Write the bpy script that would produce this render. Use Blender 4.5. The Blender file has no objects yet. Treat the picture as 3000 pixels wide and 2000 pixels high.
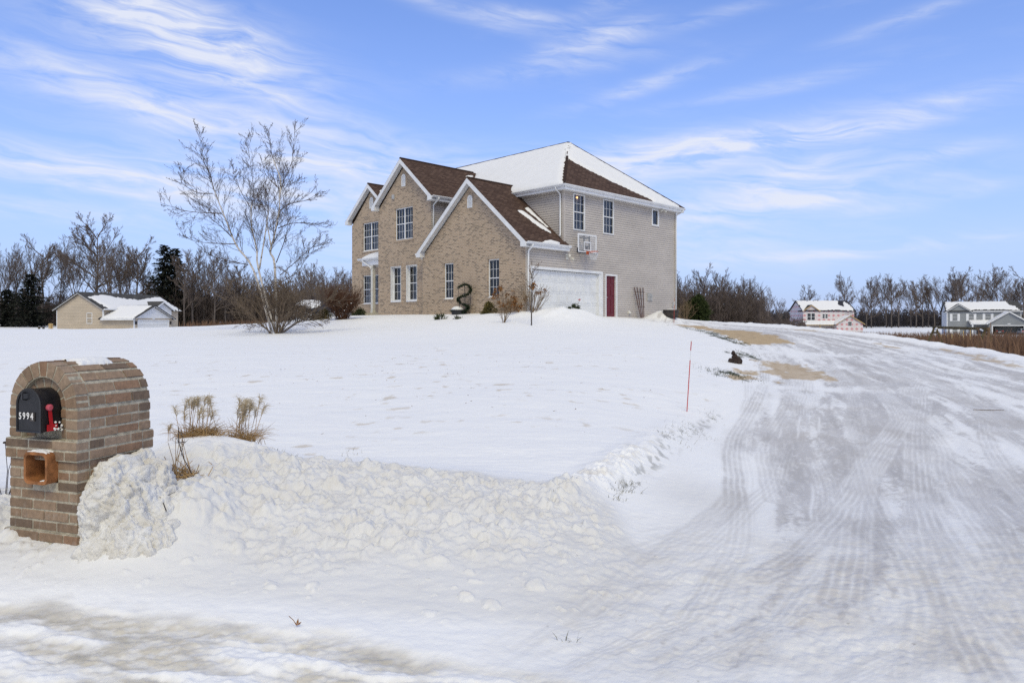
import bpy, bmesh, math, random
import numpy as np
from mathutils import Vector, Matrix, Quaternion

S = bpy.context.scene
C = S.collection
R = math.radians

# ------------------------------------------------------------------ camera
cam_d = bpy.data.cameras.new('camera'); cam = bpy.data.objects.new('camera', cam_d); C.objects.link(cam)
cam.location = (0, 0, 1.65); cam.rotation_euler = (R(90), 0, 0)
cam_d.sensor_width = 36; cam_d.lens = 25.164; cam_d.shift_y = -52/3000
cam_d.clip_start = .05; cam_d.clip_end = 5000
S.camera = cam
S.view_settings.view_transform = 'Standard'; S.view_settings.look = 'None'
S.view_settings.exposure = 0.0; S.view_settings.gamma = 1.0

# ------------------------------------------------------------------ sun and sky
SUN_EL, SUN_AZ = 50, 174          # degrees; azimuth clockwise from +Y (the view direction)
sd = bpy.data.lights.new('sun', 'SUN'); sd.energy = 1.75; sd.angle = R(26); sd.color = (1.0, .90, .58)
so = bpy.data.objects.new('sun', sd); C.objects.link(so)
dv = Vector((math.sin(R(SUN_AZ))*math.cos(R(SUN_EL)), math.cos(R(SUN_AZ))*math.cos(R(SUN_EL)), math.sin(R(SUN_EL))))
so.rotation_euler = dv.to_track_quat('Z', 'Y').to_euler(); so.location = dv*300
W = bpy.data.worlds.new('World'); S.world = W; W.use_nodes = True
wt = W.node_tree; wt.nodes.clear()

class NT:
    """small node-tree writer"""
    def __init__(s, t): s.t = t
    def n(s, ty, **k):
        o = s.t.nodes.new(ty)
        for a, b in k.items(): setattr(o, a, b)
        return o
    def put(s, sock, v):
        if v is None: return
        if hasattr(v, 'links') or hasattr(v, 'is_linked'): s.t.links.new(v, sock)
        else: sock.default_value = v
    def m(s, op, a, b=None, c=None, clamp=False):
        o = s.n('ShaderNodeMath', operation=op, use_clamp=clamp)
        for i, v in enumerate((a, b, c)): s.put(o.inputs[i], v)
        return o.outputs[0]
    def mix(s, f, a, b, bt='MIX'):
        o = s.n('ShaderNodeMix', data_type='RGBA', blend_type=bt)
        s.put(o.inputs[0], f); s.put(o.inputs[6], a); s.put(o.inputs[7], b); return o.outputs[2]
    def noise(s, vec, scale, detail=4, rough=.55, out=0, dist=0):
        o = s.n('ShaderNodeTexNoise'); s.put(o.inputs['Vector'], vec)
        o.inputs['Scale'].default_value = scale; o.inputs['Detail'].default_value = detail
        o.inputs['Roughness'].default_value = rough; o.inputs['Distortion'].default_value = dist
        return o.outputs[out]
    def ramp(s, f, stops, interp='LINEAR'):
        o = s.n('ShaderNodeValToRGB'); o.color_ramp.interpolation = interp
        e = o.color_ramp.elements
        while len(e) < len(stops): e.new(.5)
        for i, (p, c) in enumerate(stops):
            e[i].position = p; e[i].color = (c, c, c, 1) if not hasattr(c, '__len__') else (*c, 1)
        s.put(o.inputs[0], f); return o.outputs[0]
    def xyz(s, v):
        o = s.n('ShaderNodeSeparateXYZ'); s.put(o.inputs[0], v); return o.outputs
    def com(s, x, y, z=0.0):
        o = s.n('ShaderNodeCombineXYZ')
        for i, v in enumerate((x, y, z)): s.put(o.inputs[i], v)
        return o.outputs[0]
    def bump(s, h, strength=.5, dist=.02):
        o = s.n('ShaderNodeBump'); o.inputs['Strength'].default_value = strength; o.inputs['Distance'].default_value = dist
        s.put(o.inputs['Height'], h); return o.outputs[0]

w = NT(wt)
sky = w.n('ShaderNodeTexSky', sky_type='NISHITA', sun_disc=False, sun_elevation=R(SUN_EL), sun_rotation=R(SUN_AZ),
          altitude=200, air_density=1.0, dust_density=.6, ozone_density=1.6)
SKY_STRENGTH = .13
d3 = w.n('ShaderNodeTexCoord').outputs['Generated']
dx, dy, dz = w.xyz(d3)
az = w.m('MULTIPLY', w.m('ARCTAN2', dx, dy), 57.2958)
el = w.m('MULTIPLY', w.m('ARCSINE', dz), 57.2958)
# cirrus: each streak is a soft tilted ellipse on the sky, broken up by stretched noise
def streak(a0, e0, ra, re, tilt, amp):
    ca, sa = math.cos(R(tilt)), math.sin(R(tilt))
    a = w.m('SUBTRACT', az, a0); e = w.m('SUBTRACT', el, e0)
    p = w.m('DIVIDE', w.m('ADD', w.m('MULTIPLY', a, ca), w.m('MULTIPLY', e, sa)), ra)
    q = w.m('DIVIDE', w.m('SUBTRACT', w.m('MULTIPLY', e, ca), w.m('MULTIPLY', a, sa)), re)
    d = w.m('ADD', w.m('MULTIPLY', p, p), w.m('MULTIPLY', q, q))
    return w.m('MULTIPLY', w.m('EXPONENT', w.m('MULTIPLY', d, -1.0)), amp)
STREAKS = [(-23.5, 20.3, 7.5, 1.9, -14, .95), (-28, 20.8, 10, 2.6, -10, .45), (-27, 14.6, 9, .9, -9, .6), (-31, 10.2, 12, 1.0, -6, .95),
           (-30, 16.5, 10, 1.0, -8, .55), (-15, 14.2, 12, 1.6, -8, .5), (-19, 10.8, 16, 2.4, -4, .5), (-8, 8.6, 16, 3.0, 0, .4),
           (6.5, 21.5, 4.0, .9, 12, .75), (3, 19.5, 8, .7, 6, .4), (1.2, 23.2, 3.2, .6, -8, .5), (17, 13.4, 11, 1.2, 6, .95), (8, 12.6, 9, 1.6, 4, .55),
           (25, 13.6, 7, .5, 3, .6), (21.5, 10.6, 6, 1.5, 10, .7), (14, 8.2, 11, 2.6, 6, .45), (30, 8.5, 6, .6, 8, .4), (26, 5.2, 9, .5, 3, .5),
           (4, 5.4, 30, 1.6, 0, .25), (32, 15, 5, .5, 6, .4), (29, 20.5, 5, .5, 10, .35),
           (9, 24.5, 4, .7, 20, .45), (-4, 23.5, 5, .6, -12, .5), (11, 18.2, 5, .6, 14, .5), (20, 17.2, 7, .5, 5, .4), (24, 9.2, 8, .7, 5, .6), (31, 11.5, 4, .5, 6, .5), (-12, 12, 9, .8, -4, .45), (-22, 17.6, 7, .8, -10, .6), (5, 10.2, 7, .7, 6, .4), (-34, 7.6, 8, .7, -3, .5), (16, 22.5, 5, .5, 10, .3)]
tot = None
for st in STREAKS:
    k = streak(*st); tot = k if tot is None else w.m('ADD', tot, k)
warp = w.noise(w.com(w.m('MULTIPLY', az, .10), w.m('MULTIPLY', el, .25), 3.0), 1.0, 3, .5, out=1)
wx, wy, wz = w.xyz(warp)
fz = w.com(w.m('ADD', w.m('MULTIPLY', az, .13), w.m('MULTIPLY', wx, 1.6)),
           w.m('ADD', w.m('ADD', w.m('MULTIPLY', el, .85), w.m('MULTIPLY', az, .09)), w.m('MULTIPLY', wy, 2.6)), 0.0)
fib = w.noise(fz, 1.0, 9, .62, dist=.35)
fib2 = w.noise(w.com(w.m('MULTIPLY', az, .07), w.m('MULTIPLY', el, .3), 7.0), 1.0, 6, .6)
fx = w.ramp(fib, [(.36, 0.0), (.66, 1.0)])
gen = w.ramp(fib2, [(.54, 0.0), (.85, .25)])
cl = w.m('ADD', w.m('MULTIPLY', tot, w.m('ADD', w.m('MULTIPLY', fx, 1.15), .10)), w.m('MULTIPLY', gen, fx), clamp=True)
# unseen thin cloud overhead and behind the camera, added to make skylight less blue
back = w.m('MULTIPLY', w.m('SUBTRACT', .15, dy, clamp=True), .75, clamp=True)
back = w.m('MAXIMUM', back, w.ramp(dz, [(.62, 0.0), (.85, .62)]))
fill_veil = w.m('MULTIPLY', back, w.m('ADD', .7, w.m('MULTIPLY', fib2, .6)), clamp=True)
up = w.m('GREATER_THAN', dz, 0.0)
haze = w.m('POWER', w.m('SUBTRACT', 1.0, w.m('ABSOLUTE', dz), clamp=True), 3.3)
skyc = w.n('ShaderNodeVectorMath', operation='MULTIPLY'); wt.links.new(sky.outputs[0], skyc.inputs[0]); skyc.inputs[1].default_value = (SKY_STRENGTH*.83, SKY_STRENGTH*1.10, SKY_STRENGTH*1.68)
HAZE_C, CLOUD_C = (.485, .592, .885, 1), (.80, .835, .95, 1)
col = w.mix(w.m('MULTIPLY', haze, .97), skyc.outputs[0], HAZE_C)
col = w.mix(w.m('MULTIPLY', w.m('MULTIPLY', cl, .92), up), col, CLOUD_C)
col = w.mix(w.m('MULTIPLY', fill_veil, up), col, (.73, .72, .69, 1))
bg = w.n('ShaderNodeBackground'); wt.links.new(col, bg.inputs[0]); bg.inputs[1].default_value = 1.0
wo = w.n('ShaderNodeOutputWorld'); wt.links.new(bg.outputs[0], wo.inputs[0])
S.cycles.max_bounces = 6; S.cycles.diffuse_bounces = 3; S.cycles.transparent_max_bounces = 12
S.cycles.use_denoising = False

# ------------------------------------------------------------------ tagging and mesh helpers
def tag(o, label=None, cat=None, group=None, kind=None):
    if label: o['label'] = label
    if cat: o['category'] = cat
    if group: o['group'] = group
    if kind: o['kind'] = kind
    return o
def empty(name, loc, rz=0, label=None, cat=None, group=None):
    o = bpy.data.objects.new(name, None); C.objects.link(o); o.location = loc; o.rotation_euler = (0, 0, rz)
    o.empty_display_size = .2
    return tag(o, label, cat, group)
def copy_tree(o, parent=None):
    c = o.copy(); C.objects.link(c)
    if parent: c.parent = parent
    for ch in list(o.children): copy_tree(ch, c)
    return c

class Fr:
    """a vertical plane: s along it, z up, d outwards"""
    def __init__(f, o, a, n): f.o = Vector(o); f.a = Vector(a); f.n = Vector(n)
    def P(f, s, z, d=0): return f.o + f.a*s + f.n*d + Vector((0, 0, z))

class MB:
    def __init__(s): s.v = []; s.f = []; s.mi = []
    def face(s, pts, mi=0):
        i = len(s.v); s.v.extend([tuple(p) for p in pts]); s.f.append(tuple(range(i, i+len(pts)))); s.mi.append(mi); return s
    def hexa(s, p, mi=0):   # 8 points: bottom 4, top 4
        i = len(s.v); s.v.extend([tuple(q) for q in p])
        for q in ((3, 2, 1, 0), (4, 5, 6, 7), (0, 1, 5, 4), (1, 2, 6, 5), (2, 3, 7, 6), (3, 0, 4, 7)):
            s.f.append(tuple(i+k for k in q)); s.mi.append(mi)
        return s
    def box(s, x0, x1, y0, y1, z0, z1, mi=0):
        return s.hexa([(x0, y0, z0), (x1, y0, z0), (x1, y1, z0), (x0, y1, z0), (x0, y0, z1), (x1, y0, z1), (x1, y1, z1), (x0, y1, z1)], mi)
    def fbox(s, fr, s0, s1, z0, z1, d0, d1, mi=0):
        P = fr.P
        return s.hexa([P(s0, z0, d1), P(s1, z0, d1), P(s1, z0, d0), P(s0, z0, d0), P(s0, z1, d1), P(s1, z1, d1), P(s1, z1, d0), P(s0, z1, d0)], mi)
    def prism(s, poly, ext, mi=0):   # polygon (3D points) swept by the vector ext
        n = len(poly); i = len(s.v); e = Vector(ext)
        s.v.extend([tuple(p) for p in poly]); s.v.extend([tuple(Vector(p)+e) for p in poly])
        s.f.append(tuple(range(i+n-1, i-1, -1))); s.f.append(tuple(range(i+n, i+2*n))); s.mi += [mi, mi]
        for k in range(n):
            s.f.append((i+k, i+(k+1) % n, i+n+(k+1) % n, i+n+k)); s.mi.append(mi)
        return s
    def bar(s, a, b, wd, th, mi=0, up=(0, 0, 1)):
        a = Vector(a); b = Vector(b); t = (b-a).normalized(); u = Vector(up)
        if abs(t.dot(u)) > .98: u = Vector((1, 0, 0))
        x = t.cross(u).normalized()*wd/2; y = x.cross(t).normalized()*th/2
        return s.hexa([a-x-y, a+x-y, b+x-y, b-x-y, a-x+y, a+x+y, b+x+y, b-x+y], mi)
    def tube(s, pts, rad, n=5, cap=True, mi=0):
        pts = [Vector(p) for p in pts]; m = len(pts)
        if not hasattr(rad, '__len__'): rad = [rad]*m
        i0 = len(s.v); pu = None
        for k in range(m):
            t = (pts[min(k+1, m-1)]-pts[max(k-1, 0)])
            t = t.normalized() if t.length > 1e-9 else Vector((0, 0, 1))
            if pu is None: pu = t.orthogonal().normalized()
            u = (pu-t*pu.dot(t)); u = u.normalized() if u.length > 1e-6 else t.orthogonal().normalized(); pu = u
            v = t.cross(u)
            for j in range(n):
                a = 2*math.pi*j/n
                s.v.append(tuple(pts[k]+(u*math.cos(a)+v*math.sin(a))*rad[k]))
        for k in range(m-1):
            for j in range(n):
                a = i0+k*n+j; b = i0+k*n+(j+1) % n
                s.f.append((a, b, b+n, a+n)); s.mi.append(mi)
        if cap:
            s.f.append(tuple(i0+j for j in range(n-1, -1, -1))); s.f.append(tuple(i0+(m-1)*n+j for j in range(n))); s.mi += [mi, mi]
        return s
    def lathe(s, prof, n=16, c=(0, 0, 0), mi=0):
        i0 = len(s.v)
        for r, z in prof:
            for j in range(n):
                a = 2*math.pi*j/n; s.v.append((c[0]+r*math.cos(a), c[1]+r*math.sin(a), c[2]+z))
        for k in range(len(prof)-1):
            for j in range(n):
                a = i0+k*n+j; b = i0+k*n+(j+1) % n
                s.f.append((a, b, b+n, a+n)); s.mi.append(mi)
        s.f.append(tuple(i0+j for j in range(n-1, -1, -1))); s.f.append(tuple(i0+(len(prof)-1)*n+j for j in range(n))); s.mi += [mi, mi]
        return s
    def build(s, name, mats, parent=None, smooth=False, loc=None):
        me = bpy.data.meshes.new(name); me.from_pydata(s.v, [], s.f)
        if not isinstance(mats, (list, tuple)): mats = [mats]
        for q in mats: me.materials.append(q)
        if len(mats) > 1: me.polygons.foreach_set('material_index', s.mi)
        if smooth: me.polygons.foreach_set('use_smooth', [True]*len(me.polygons))
        me.update()
        o = bpy.data.objects.new(name, me); C.objects.link(o)
        if parent: o.parent = parent
        if loc: o.location = loc
        return o

# ------------------------------------------------------------------ materials
MATS = {}
def material(name):
    m = bpy.data.materials.new(name); m.use_nodes = True; t = m.node_tree; t.nodes.clear()
    k = NT(t); p = k.n('ShaderNodeBsdfPrincipled'); o = k.n('ShaderNodeOutputMaterial')
    t.links.new(p.outputs[0], o.inputs[0]); MATS[name] = m
    return m, k, p
def plain(name, col, rough=.6, var=.12, scale=6, spec=.3, bump=0, bscale=40, metal=0, col2=None, detail=4):
    """a colour that varies a little over the surface, with an optional fine relief"""
    m, k, p = material(name); tc = k.n('ShaderNodeTexCoord').outputs['Object']
    nz = k.noise(tc, scale, detail, .6)
    c2 = col2 or tuple(c*(1-2.2*var) for c in col)
    c1 = tuple(min(1, c*(1+var)) for c in col)
    k.put(p.inputs['Base Color'], k.ramp(nz, [(.3, c2), (.7, c1)]))
    p.inputs['Roughness'].default_value = rough; p.inputs['Specular IOR Level'].default_value = spec; p.inputs['Metallic'].default_value = metal
    if bump: k.put(p.inputs['Normal'], k.bump(k.noise(tc, bscale, 3, .6), bump, .01))
    return m
white_trim = plain('white_trim', (.74, .75, .77), .45, .05, 3)
white_door = plain('white_door', (.74, .75, .76), .5, .04, 2)
cream_trim = plain('cream_trim', (.66, .64, .58), .6, .08, 3)
snow_m = plain('snow_cover', (.78, .78, .785), .75, .02, 3, .2, .25, 30)
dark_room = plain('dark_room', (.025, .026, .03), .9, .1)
curtain_m = plain('curtain_cloth', (.30, .30, .32), .9, .25, 9)
black_metal = plain('black_metal', (.012, .012, .016), .32, .25, 14, .5, .12, 60)
black_paint = plain('black_paint', (.02, .02, .025), .5, .1)
red_paint = plain('red_paint', (.55, .02, .03), .4, .15, 8)
red_door_m = plain('red_door', (.135, .018, .028), .45, .06, 3)
orange_paint = plain('orange_paint', (.62, .13, .04), .4, .1)
clay = plain('clay', (.33, .14, .055), .7, .22, 18, .2, .35, 120)
stake_red = plain('stake_red', (.55, .06, .05), .4, .1)
mortar_m = plain('mortar', (.47, .43, .345), .95, .2, 25, .1, .6, 150)
porch_stone = plain('porch_stone', (.46, .40, .28), .8, .12, 4)
wood_weathered = plain('wood_weathered', (.12, .095, .05), .85, .3, 9, .15, .3, 30)
wood_fresh = plain('wood_fresh', (.50, .36, .18), .8, .15, 5)
wood_dark = plain('wood_dark', (.11, .055, .045), .7, .2, 6)
grey_box = plain('grey_box', (.42, .42, .42), .5, .1)
pot_dark = plain('pot_dark', (.03, .032, .036), .6, .2)
barrel_m = plain('barrel_wood', (.06, .05, .045), .75, .25, 8)

def glass_mat():
    m = bpy.data.materials.new('window_glass'); m.use_nodes = True; t = m.node_tree; t.nodes.clear(); k = NT(t)
    tr = k.n('ShaderNodeBsdfTransparent'); tr.inputs[0].default_value = (.62, .64, .68, 1)
    gl = k.n('ShaderNodeBsdfGlossy'); gl.inputs['Roughness'].default_value = .03
    fr = k.n('ShaderNodeFresnel'); fr.inputs[0].default_value = 1.5
    mx = k.n('ShaderNodeMixShader'); k.put(mx.inputs[0], k.m('ADD', k.m('MULTIPLY', fr.outputs[0], 1.0), .03, clamp=True))
    t.links.new(tr.outputs[0], mx.inputs[1]); t.links.new(gl.outputs[0], mx.inputs[2])
    o = k.n('ShaderNodeOutputMaterial'); t.links.new(mx.outputs[0], o.inputs[0]); return m
glass = glass_mat()

def brick_mat(name, stops, mort, bw=.21, rh=.075, msz=.011, stain=True):
    m, k, p = material(name); tc = k.n('ShaderNodeTexCoord').outputs['Object']
    x, y, z = k.xyz(tc); v = k.com(k.m('ADD', x, y), z)
    b = k.n('ShaderNodeTexBrick'); k.put(b.inputs['Vector'], v)
    b.inputs['Color1'].default_value = (0, 0, 0, 1); b.inputs['Color2'].default_value = (1, 1, 1, 1); b.inputs['Mortar'].default_value = (.5, .5, .5, 1)
    b.inputs['Scale'].default_value = 1; b.inputs['Mortar Size'].default_value = msz; b.inputs['Mortar Smooth'].default_value = .1
    b.inputs['Brick Width'].default_value = bw; b.inputs['Row Height'].default_value = rh; b.inputs['Bias'].default_value = 0
    # dark bricks gather in loose drifts
    drift = k.noise(k.com(k.m('MULTIPLY', k.m('ADD', x, y), .6), z), 1.6, 3, .6)
    val = k.m('ADD', b.outputs['Color'], k.m('MULTIPLY', k.m('SUBTRACT', drift, .5), .6), clamp=True)
    c = k.ramp(val, stops)
    c = k.mix(k.m('MULTIPLY', k.noise(tc, 40, 3), .28), c, (.20, .15, .11, 1))
    c = k.mix(b.outputs['Fac'], c, mort)
    if stain:
        c = k.mix(k.m('MULTIPLY', k.ramp(k.noise(tc, .5, 5, .65), [(.45, 0.0), (.75, 1.0)]), .22), c, (.22, .17, .12, 1))
    k.put(p.inputs['Base Color'], c); p.inputs['Roughness'].default_value = .9; p.inputs['Specular IOR Level'].default_value = .15
    k.put(p.inputs['Normal'], k.bump(k.m('SUBTRACT', 1.0, b.outputs['Fac']), .6, .01)); return m
house_brick = brick_mat('house_brick', [(0, (.42, .305, .212)), (.40, (.45, .335, .240)), (.66, (.39, .285, .20)), (.78, (.245, .18, .132)), (1, (.20, .148, .112))], (.53, .45, .35, 1))

def siding_mat(name, col):
    m, k, p = material(name); tc = k.n('ShaderNodeTexCoord').outputs['Object']; x, y, z = k.xyz(tc)
    c1 = tuple(c*1.04 for c in col); c2 = tuple(c*.86 for c in col)
    n1 = k.noise(k.com(k.m('MULTIPLY', k.m('ADD', x, y), .5), k.m('MULTIPLY', z, 1.2)), 1.0, 5, .6)
    k.put(p.inputs['Base Color'], k.ramp(n1, [(.3, c2), (.65, c1)])); p.inputs['Roughness'].default_value = .5; p.inputs['Specular IOR Level'].default_value = .3
    return m
siding_m = siding_mat('siding_taupe', (.50, .455, .415))
siding_beige = siding_mat('siding_beige', (.50, .42, .32))
siding_grey = siding_mat('siding_grey', (.26, .275, .29))
siding_pale = siding_mat('siding_pale', (.52, .53, .54))

def shingle_mat(name, ca, cb, cc, bw=.30, rh=.14):
    m, k, p = material(name); tc = k.n('ShaderNodeTexCoord').outputs['UV']
    b = k.n('ShaderNodeTexBrick'); k.put(b.inputs['Vector'], tc)
    b.inputs['Color1'].default_value = (0, 0, 0, 1); b.inputs['Color2'].default_value = (1, 1, 1, 1); b.inputs['Mortar'].default_value = (.2, .2, .2, 1)
    b.inputs['Scale'].default_value = 1; b.inputs['Mortar Size'].default_value = .012; b.inputs['Brick Width'].default_value = bw; b.inputs['Row Height'].default_value = rh
    c = k.ramp(b.outputs['Color'], [(0, ca), (.55, cb), (1, cc)])
    c = k.mix(k.m('MULTIPLY', b.outputs['Fac'], .7), c, tuple(q*.35 for q in ca)+(1,))
    c = k.mix(k.m('MULTIPLY', k.noise(tc, 1.2, 5, .6), .35), c, tuple(q*.7 for q in ca)+(1,))
    k.put(p.inputs['Base Color'], c); p.inputs['Roughness'].default_value = .95; p.inputs['Specular IOR Level'].default_value = .1
    k.put(p.inputs['Normal'], k.bump(k.m('SUBTRACT', 1.0, b.outputs['Fac']), .8, .015)); return m
shingle_brown = shingle_mat('shingle_brown', (.075, .047, .038), (.105, .068, .054), (.14, .092, .072))
shingle_grey = shingle_mat('shingle_grey', (.06, .06, .062), (.085, .083, .083), (.11, .108, .105), .5, .25)
shingle_black = shingle_mat('shingle_black', (.035, .035, .045), (.05, .05, .06), (.065, .065, .075), .5, .25)

def bark_mat(name, c1, c2, scale=8):
    return plain(name, c1, .9, .1, scale, .1, col2=c2)
bark_grey = bark_mat('bark_grey', (.125, .105, .092), (.055, .045, .04))
bark_far = bark_mat('bark_far', (.135, .115, .105), (.08, .068, .062), 2)
twig_far = bark_mat('twig_far', (.185, .15, .132), (.115, .092, .082), 2)
twig_brown = bark_mat('twig_brown', (.16, .11, .075), (.07, .045, .032), 5)
twig_red = bark_mat('twig_red', (.13, .068, .042), (.06, .032, .022), 5)
twig_tan = bark_mat('twig_tan', (.26, .19, .12), (.12, .085, .055), 5)
straw_m = bark_mat('straw', (.50, .34, .17), (.25, .15, .07), 6)
plume_m = bark_mat('plume', (.62, .53, .38), (.45, .36, .24), 9)
dead_leaf = bark_mat('dead_leaf', (.28, .14, .05), (.12, .055, .025), 9)
dark_stem = bark_mat('dark_stem', (.06, .045, .04), (.03, .022, .02), 9)
evergreen_m = bark_mat('evergreen', (.05, .065, .022), (.02, .03, .012), 4)
needle_far = bark_mat('needle_far', (.030, .034, .026), (.014, .016, .014), 1.2)
leaf_green = bark_mat('leaf_green', (.06, .07, .03), (.025, .035, .016), 9)
garland_m = bark_mat('garland_green', (.028, .05, .025), (.012, .022, .012), 12)
brush_m = bark_mat('brush_brown', (.20, .12, .075), (.085, .05, .036), .8)

def birch_mat():
    m, k, p = material('birch_bark'); g = k.n('ShaderNodeTexCoord').outputs['Object']; x, y, z = k.xyz(g)
    bands = k.noise(k.com(k.m('MULTIPLY', x, 3), k.m('MULTIPLY', y, 3), k.m('MULTIPLY', z, 9)), 1.0, 4, .7)
    k.put(p.inputs['Base Color'], k.ramp(bands, [(.36, (.10, .085, .075)), (.46, (.50, .46, .42)), (.7, (.66, .63, .60))]))
    p.inputs['Roughness'].default_value = .8; return m
birch_bark = birch_mat()
CTL=[(-6,3,0),(-3,3,0),(0,2.8,0),(3,2.8,0),(6,3,0),(-8,1,0),(8,1,0),(0,1,0),(-5,-2,0),(5,-2,0),(0,-6,0),(-12,-6,0),(12,-6,0),(0,-60,-0.3),(-60,-10,0),(60,-10,-0.3),(-300,-50,0),(300,-50,-0.5),(0,-400,0),(-7,5,0.12),(-4.5,5,0.14),(-3,5.2,0.16),(-1.5,5.2,0.14),(-0.3,5,0.1),(1,5,0.06),(3,5,0.05),(5,5,0.05),(-5.72,8,0.3),(-4.2,8,0.3),(-2.67,8,0.3),(-1.14,8,0.3),(0.38,8,0.3),(1.34,8,0.25),(3.05,8,-0.06),(4.58,8,-0.06),(-8.58,12,0.52),(-6.29,12,0.52),(-4.01,12,0.52),(-1.72,12,0.52),(0.57,12,0.52),(2,12,0.42),(2.81,11.5,0.24),(3.84,11.5,0.16),(5.48,11.5,0.13),(7.68,11.5,0.08),(-14.31,20,0.9),(-10.49,20,0.93),(-6.68,20,0.93),(-2.86,20,0.93),(0.95,20,0.93),(4.29,18,0.71),(6.01,18,0.47),(8.58,18,0.43),(12.02,18,0.36),(-23.61,33,1.27),(-18.88,33,1.3),(-14.16,33,1.43),(-28.61,40,1.33),(-22.89,40,1.36),(-17.17,40,1.52),(-14.31,40,1.65),(-11.44,40,1.86),(-8.84,36,1.86),(-9.94,30,1.31),(-13.35,28,1.16),(-16.12,26,1.07),(-6.29,33,1.62),(-3.24,34,1.94),(-0.36,30,1.69),(0.79,29,1.57),(-6.2,26,1.13),(-2.48,26,1.19),(2.48,26,1.32),(-5.44,38,2.12),(-8.8,41,2.12),(-10.25,43,2.12),(-2.67,35,2.1),(0.63,33,2.06),(3.1,34.2,2.01),(5.29,37,2.02),(9.29,41,1.87),(5.51,33,1.68),(3.46,29,1.51),(5.33,26,1.19),(4.51,21,0.93),(9.44,36,1.53),(10.23,33,1.43),(10.68,28,1.16),(9.54,25,0.91),(12.68,28,0.96),(14.31,25,0.67),(11.73,41,1.71),(13.52,40.5,1.63),(15.61,38.5,1.45),(17.17,36,1.2),(17.31,33,1.02),(17.74,30,0.85),(16.69,25,0.68),(16.09,22.5,0.58),(16.21,20,0.39),(14.31,50,1.32),(18.65,46,0.73),(20.51,43,0.48),(22.47,38,0.07),(20.74,29,-0.24),(20.27,25,-0.4),(14.43,55,0.9),(25.75,60,-0.5),(34.33,60,-0.75),(35.77,50,-0.75),(34.33,40,-0.7),(41.96,110,-0.8),(57.7,110,-0.9),(78.68,110,-0.95),(94.42,110,-0.95),(70.58,185,-0.9),(94.42,180,-0.9),(128.76,180,-0.9),(154.51,180,-0.9),(114.45,300,0),(157.37,300,0.25),(214.59,300,0.25),(271.82,300,0.25),(-38.63,45,1.1),(-39.34,55,0.95),(-31.47,55,1),(-23.61,55,1.1),(-15.74,55,1.45),(-60.8,85,0.6),(-48.64,85,0.6),(-36.48,85,0.8),(-24.32,85,1),(-85.84,120,0.5),(-68.67,120,0.5),(-51.5,120,0.8),(-34.33,120,1),(-121.6,170,1.2),(-97.28,170,1.2),(-72.96,170,1.2),(-48.64,170,1.2),(-214.59,300,1.2),(-128.76,300,1.2),(-42.92,300,1.2),(28.61,300,0.6),(-108.73,120,0.5),(-18.12,20,0.6),(-10.87,12,0.4),(-7.25,8,0.25),(4.16,36.14,1.97),(9.11,41.09,1.97),(-1.5,41.79,1.97),(3.45,46.74,1.97),(-7.16,47.45,1.97),(-2.21,52.4,1.97),(-8.58,60,1.7),(0,65,1.7),(8.58,60,1.7),(-14.31,100,1),(0,110,1),(14.31,100,1),(-900,900,1.2),(0,900,1.2),(900,900,1.2),(-700,300,1),(700,300,0)]
import numpy as np
def _wrap(X,Y):
    r=np.sqrt(X*X+Y*Y)+1e-6
    return np.stack([np.arctan2(X,Y)*2.2,np.log(r+1.0)*1.6],-1)
def _U(d2): return np.where(d2<1e-12,0,d2*np.log(d2+1e-12))
_c=np.array(CTL,float); _q=_wrap(_c[:,0],_c[:,1]); _n=len(_c)
_K=_U(((_q[:,None]-_q[None])**2).sum(-1))+np.eye(_n)*2e-3
_P=np.concatenate([np.ones((_n,1)),_q],1)
_M=np.block([[_K,_P],[_P.T,np.zeros((3,3))]])
_w=np.linalg.solve(_M,np.concatenate([_c[:,2],np.zeros(3)]))
def base_z(X,Y):
    X=np.asarray(X,float);Y=np.asarray(Y,float);sh=X.shape
    q=_wrap(X.ravel(),Y.ravel());out=np.empty(len(q))
    for i in range(0,len(q),20000):
        s=q[i:i+20000]
        d2=((s[:,None]-_q[None])**2).sum(-1)
        out[i:i+20000]=_U(d2)@_w[:_n]+_w[_n]+s@_w[_n+1:]
    return out.reshape(sh)
# ------------------------------------------------------------------ terrain
def _h(ix, iy, s):
    with np.errstate(over='ignore'):
        n = (ix.astype(np.uint32)*np.uint32(374761393)+iy.astype(np.uint32)*np.uint32(668265263)+np.uint32(s*2246822519 & 0xffffffff))
        n = (n ^ (n >> np.uint32(13)))*np.uint32(1274126177); n = n ^ (n >> np.uint32(16))
    return n
def pn(x, y, s=0):     # gradient noise, about -0.7 .. 0.7
    xf = np.floor(x); yf = np.floor(y); ix = xf.astype(np.int64); iy = yf.astype(np.int64); fx = x-xf; fy = y-yf
    def g(i, j):
        a = _h(ix+i, iy+j, s).astype(np.float64)*(2*math.pi/4294967296.0)
        return np.cos(a)*(fx-i)+np.sin(a)*(fy-j)
    u = fx*fx*fx*(fx*(fx*6-15)+10); v = fy*fy*fy*(fy*(fy*6-15)+10)
    a = g(0, 0); b = g(1, 0); c = g(0, 1); d = g(1, 1)
    return (a+(b-a)*u)*(1-v)+(c+(d-c)*u)*v
def fbm(x, y, s=0, o=4, g=.5):
    t = 0; a = 1
    for i in range(o): t = t+a*pn(x*2**i, y*2**i, s+i*17); a *= g
    return t
def billow(x, y, s=0, o=3, g=.5):
    t = 0; a = 1
    for i in range(o): t = t+a*np.abs(pn(x*2**i+.37*i, y*2**i, s+i*13))*1.5; a *= g
    return t
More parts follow.
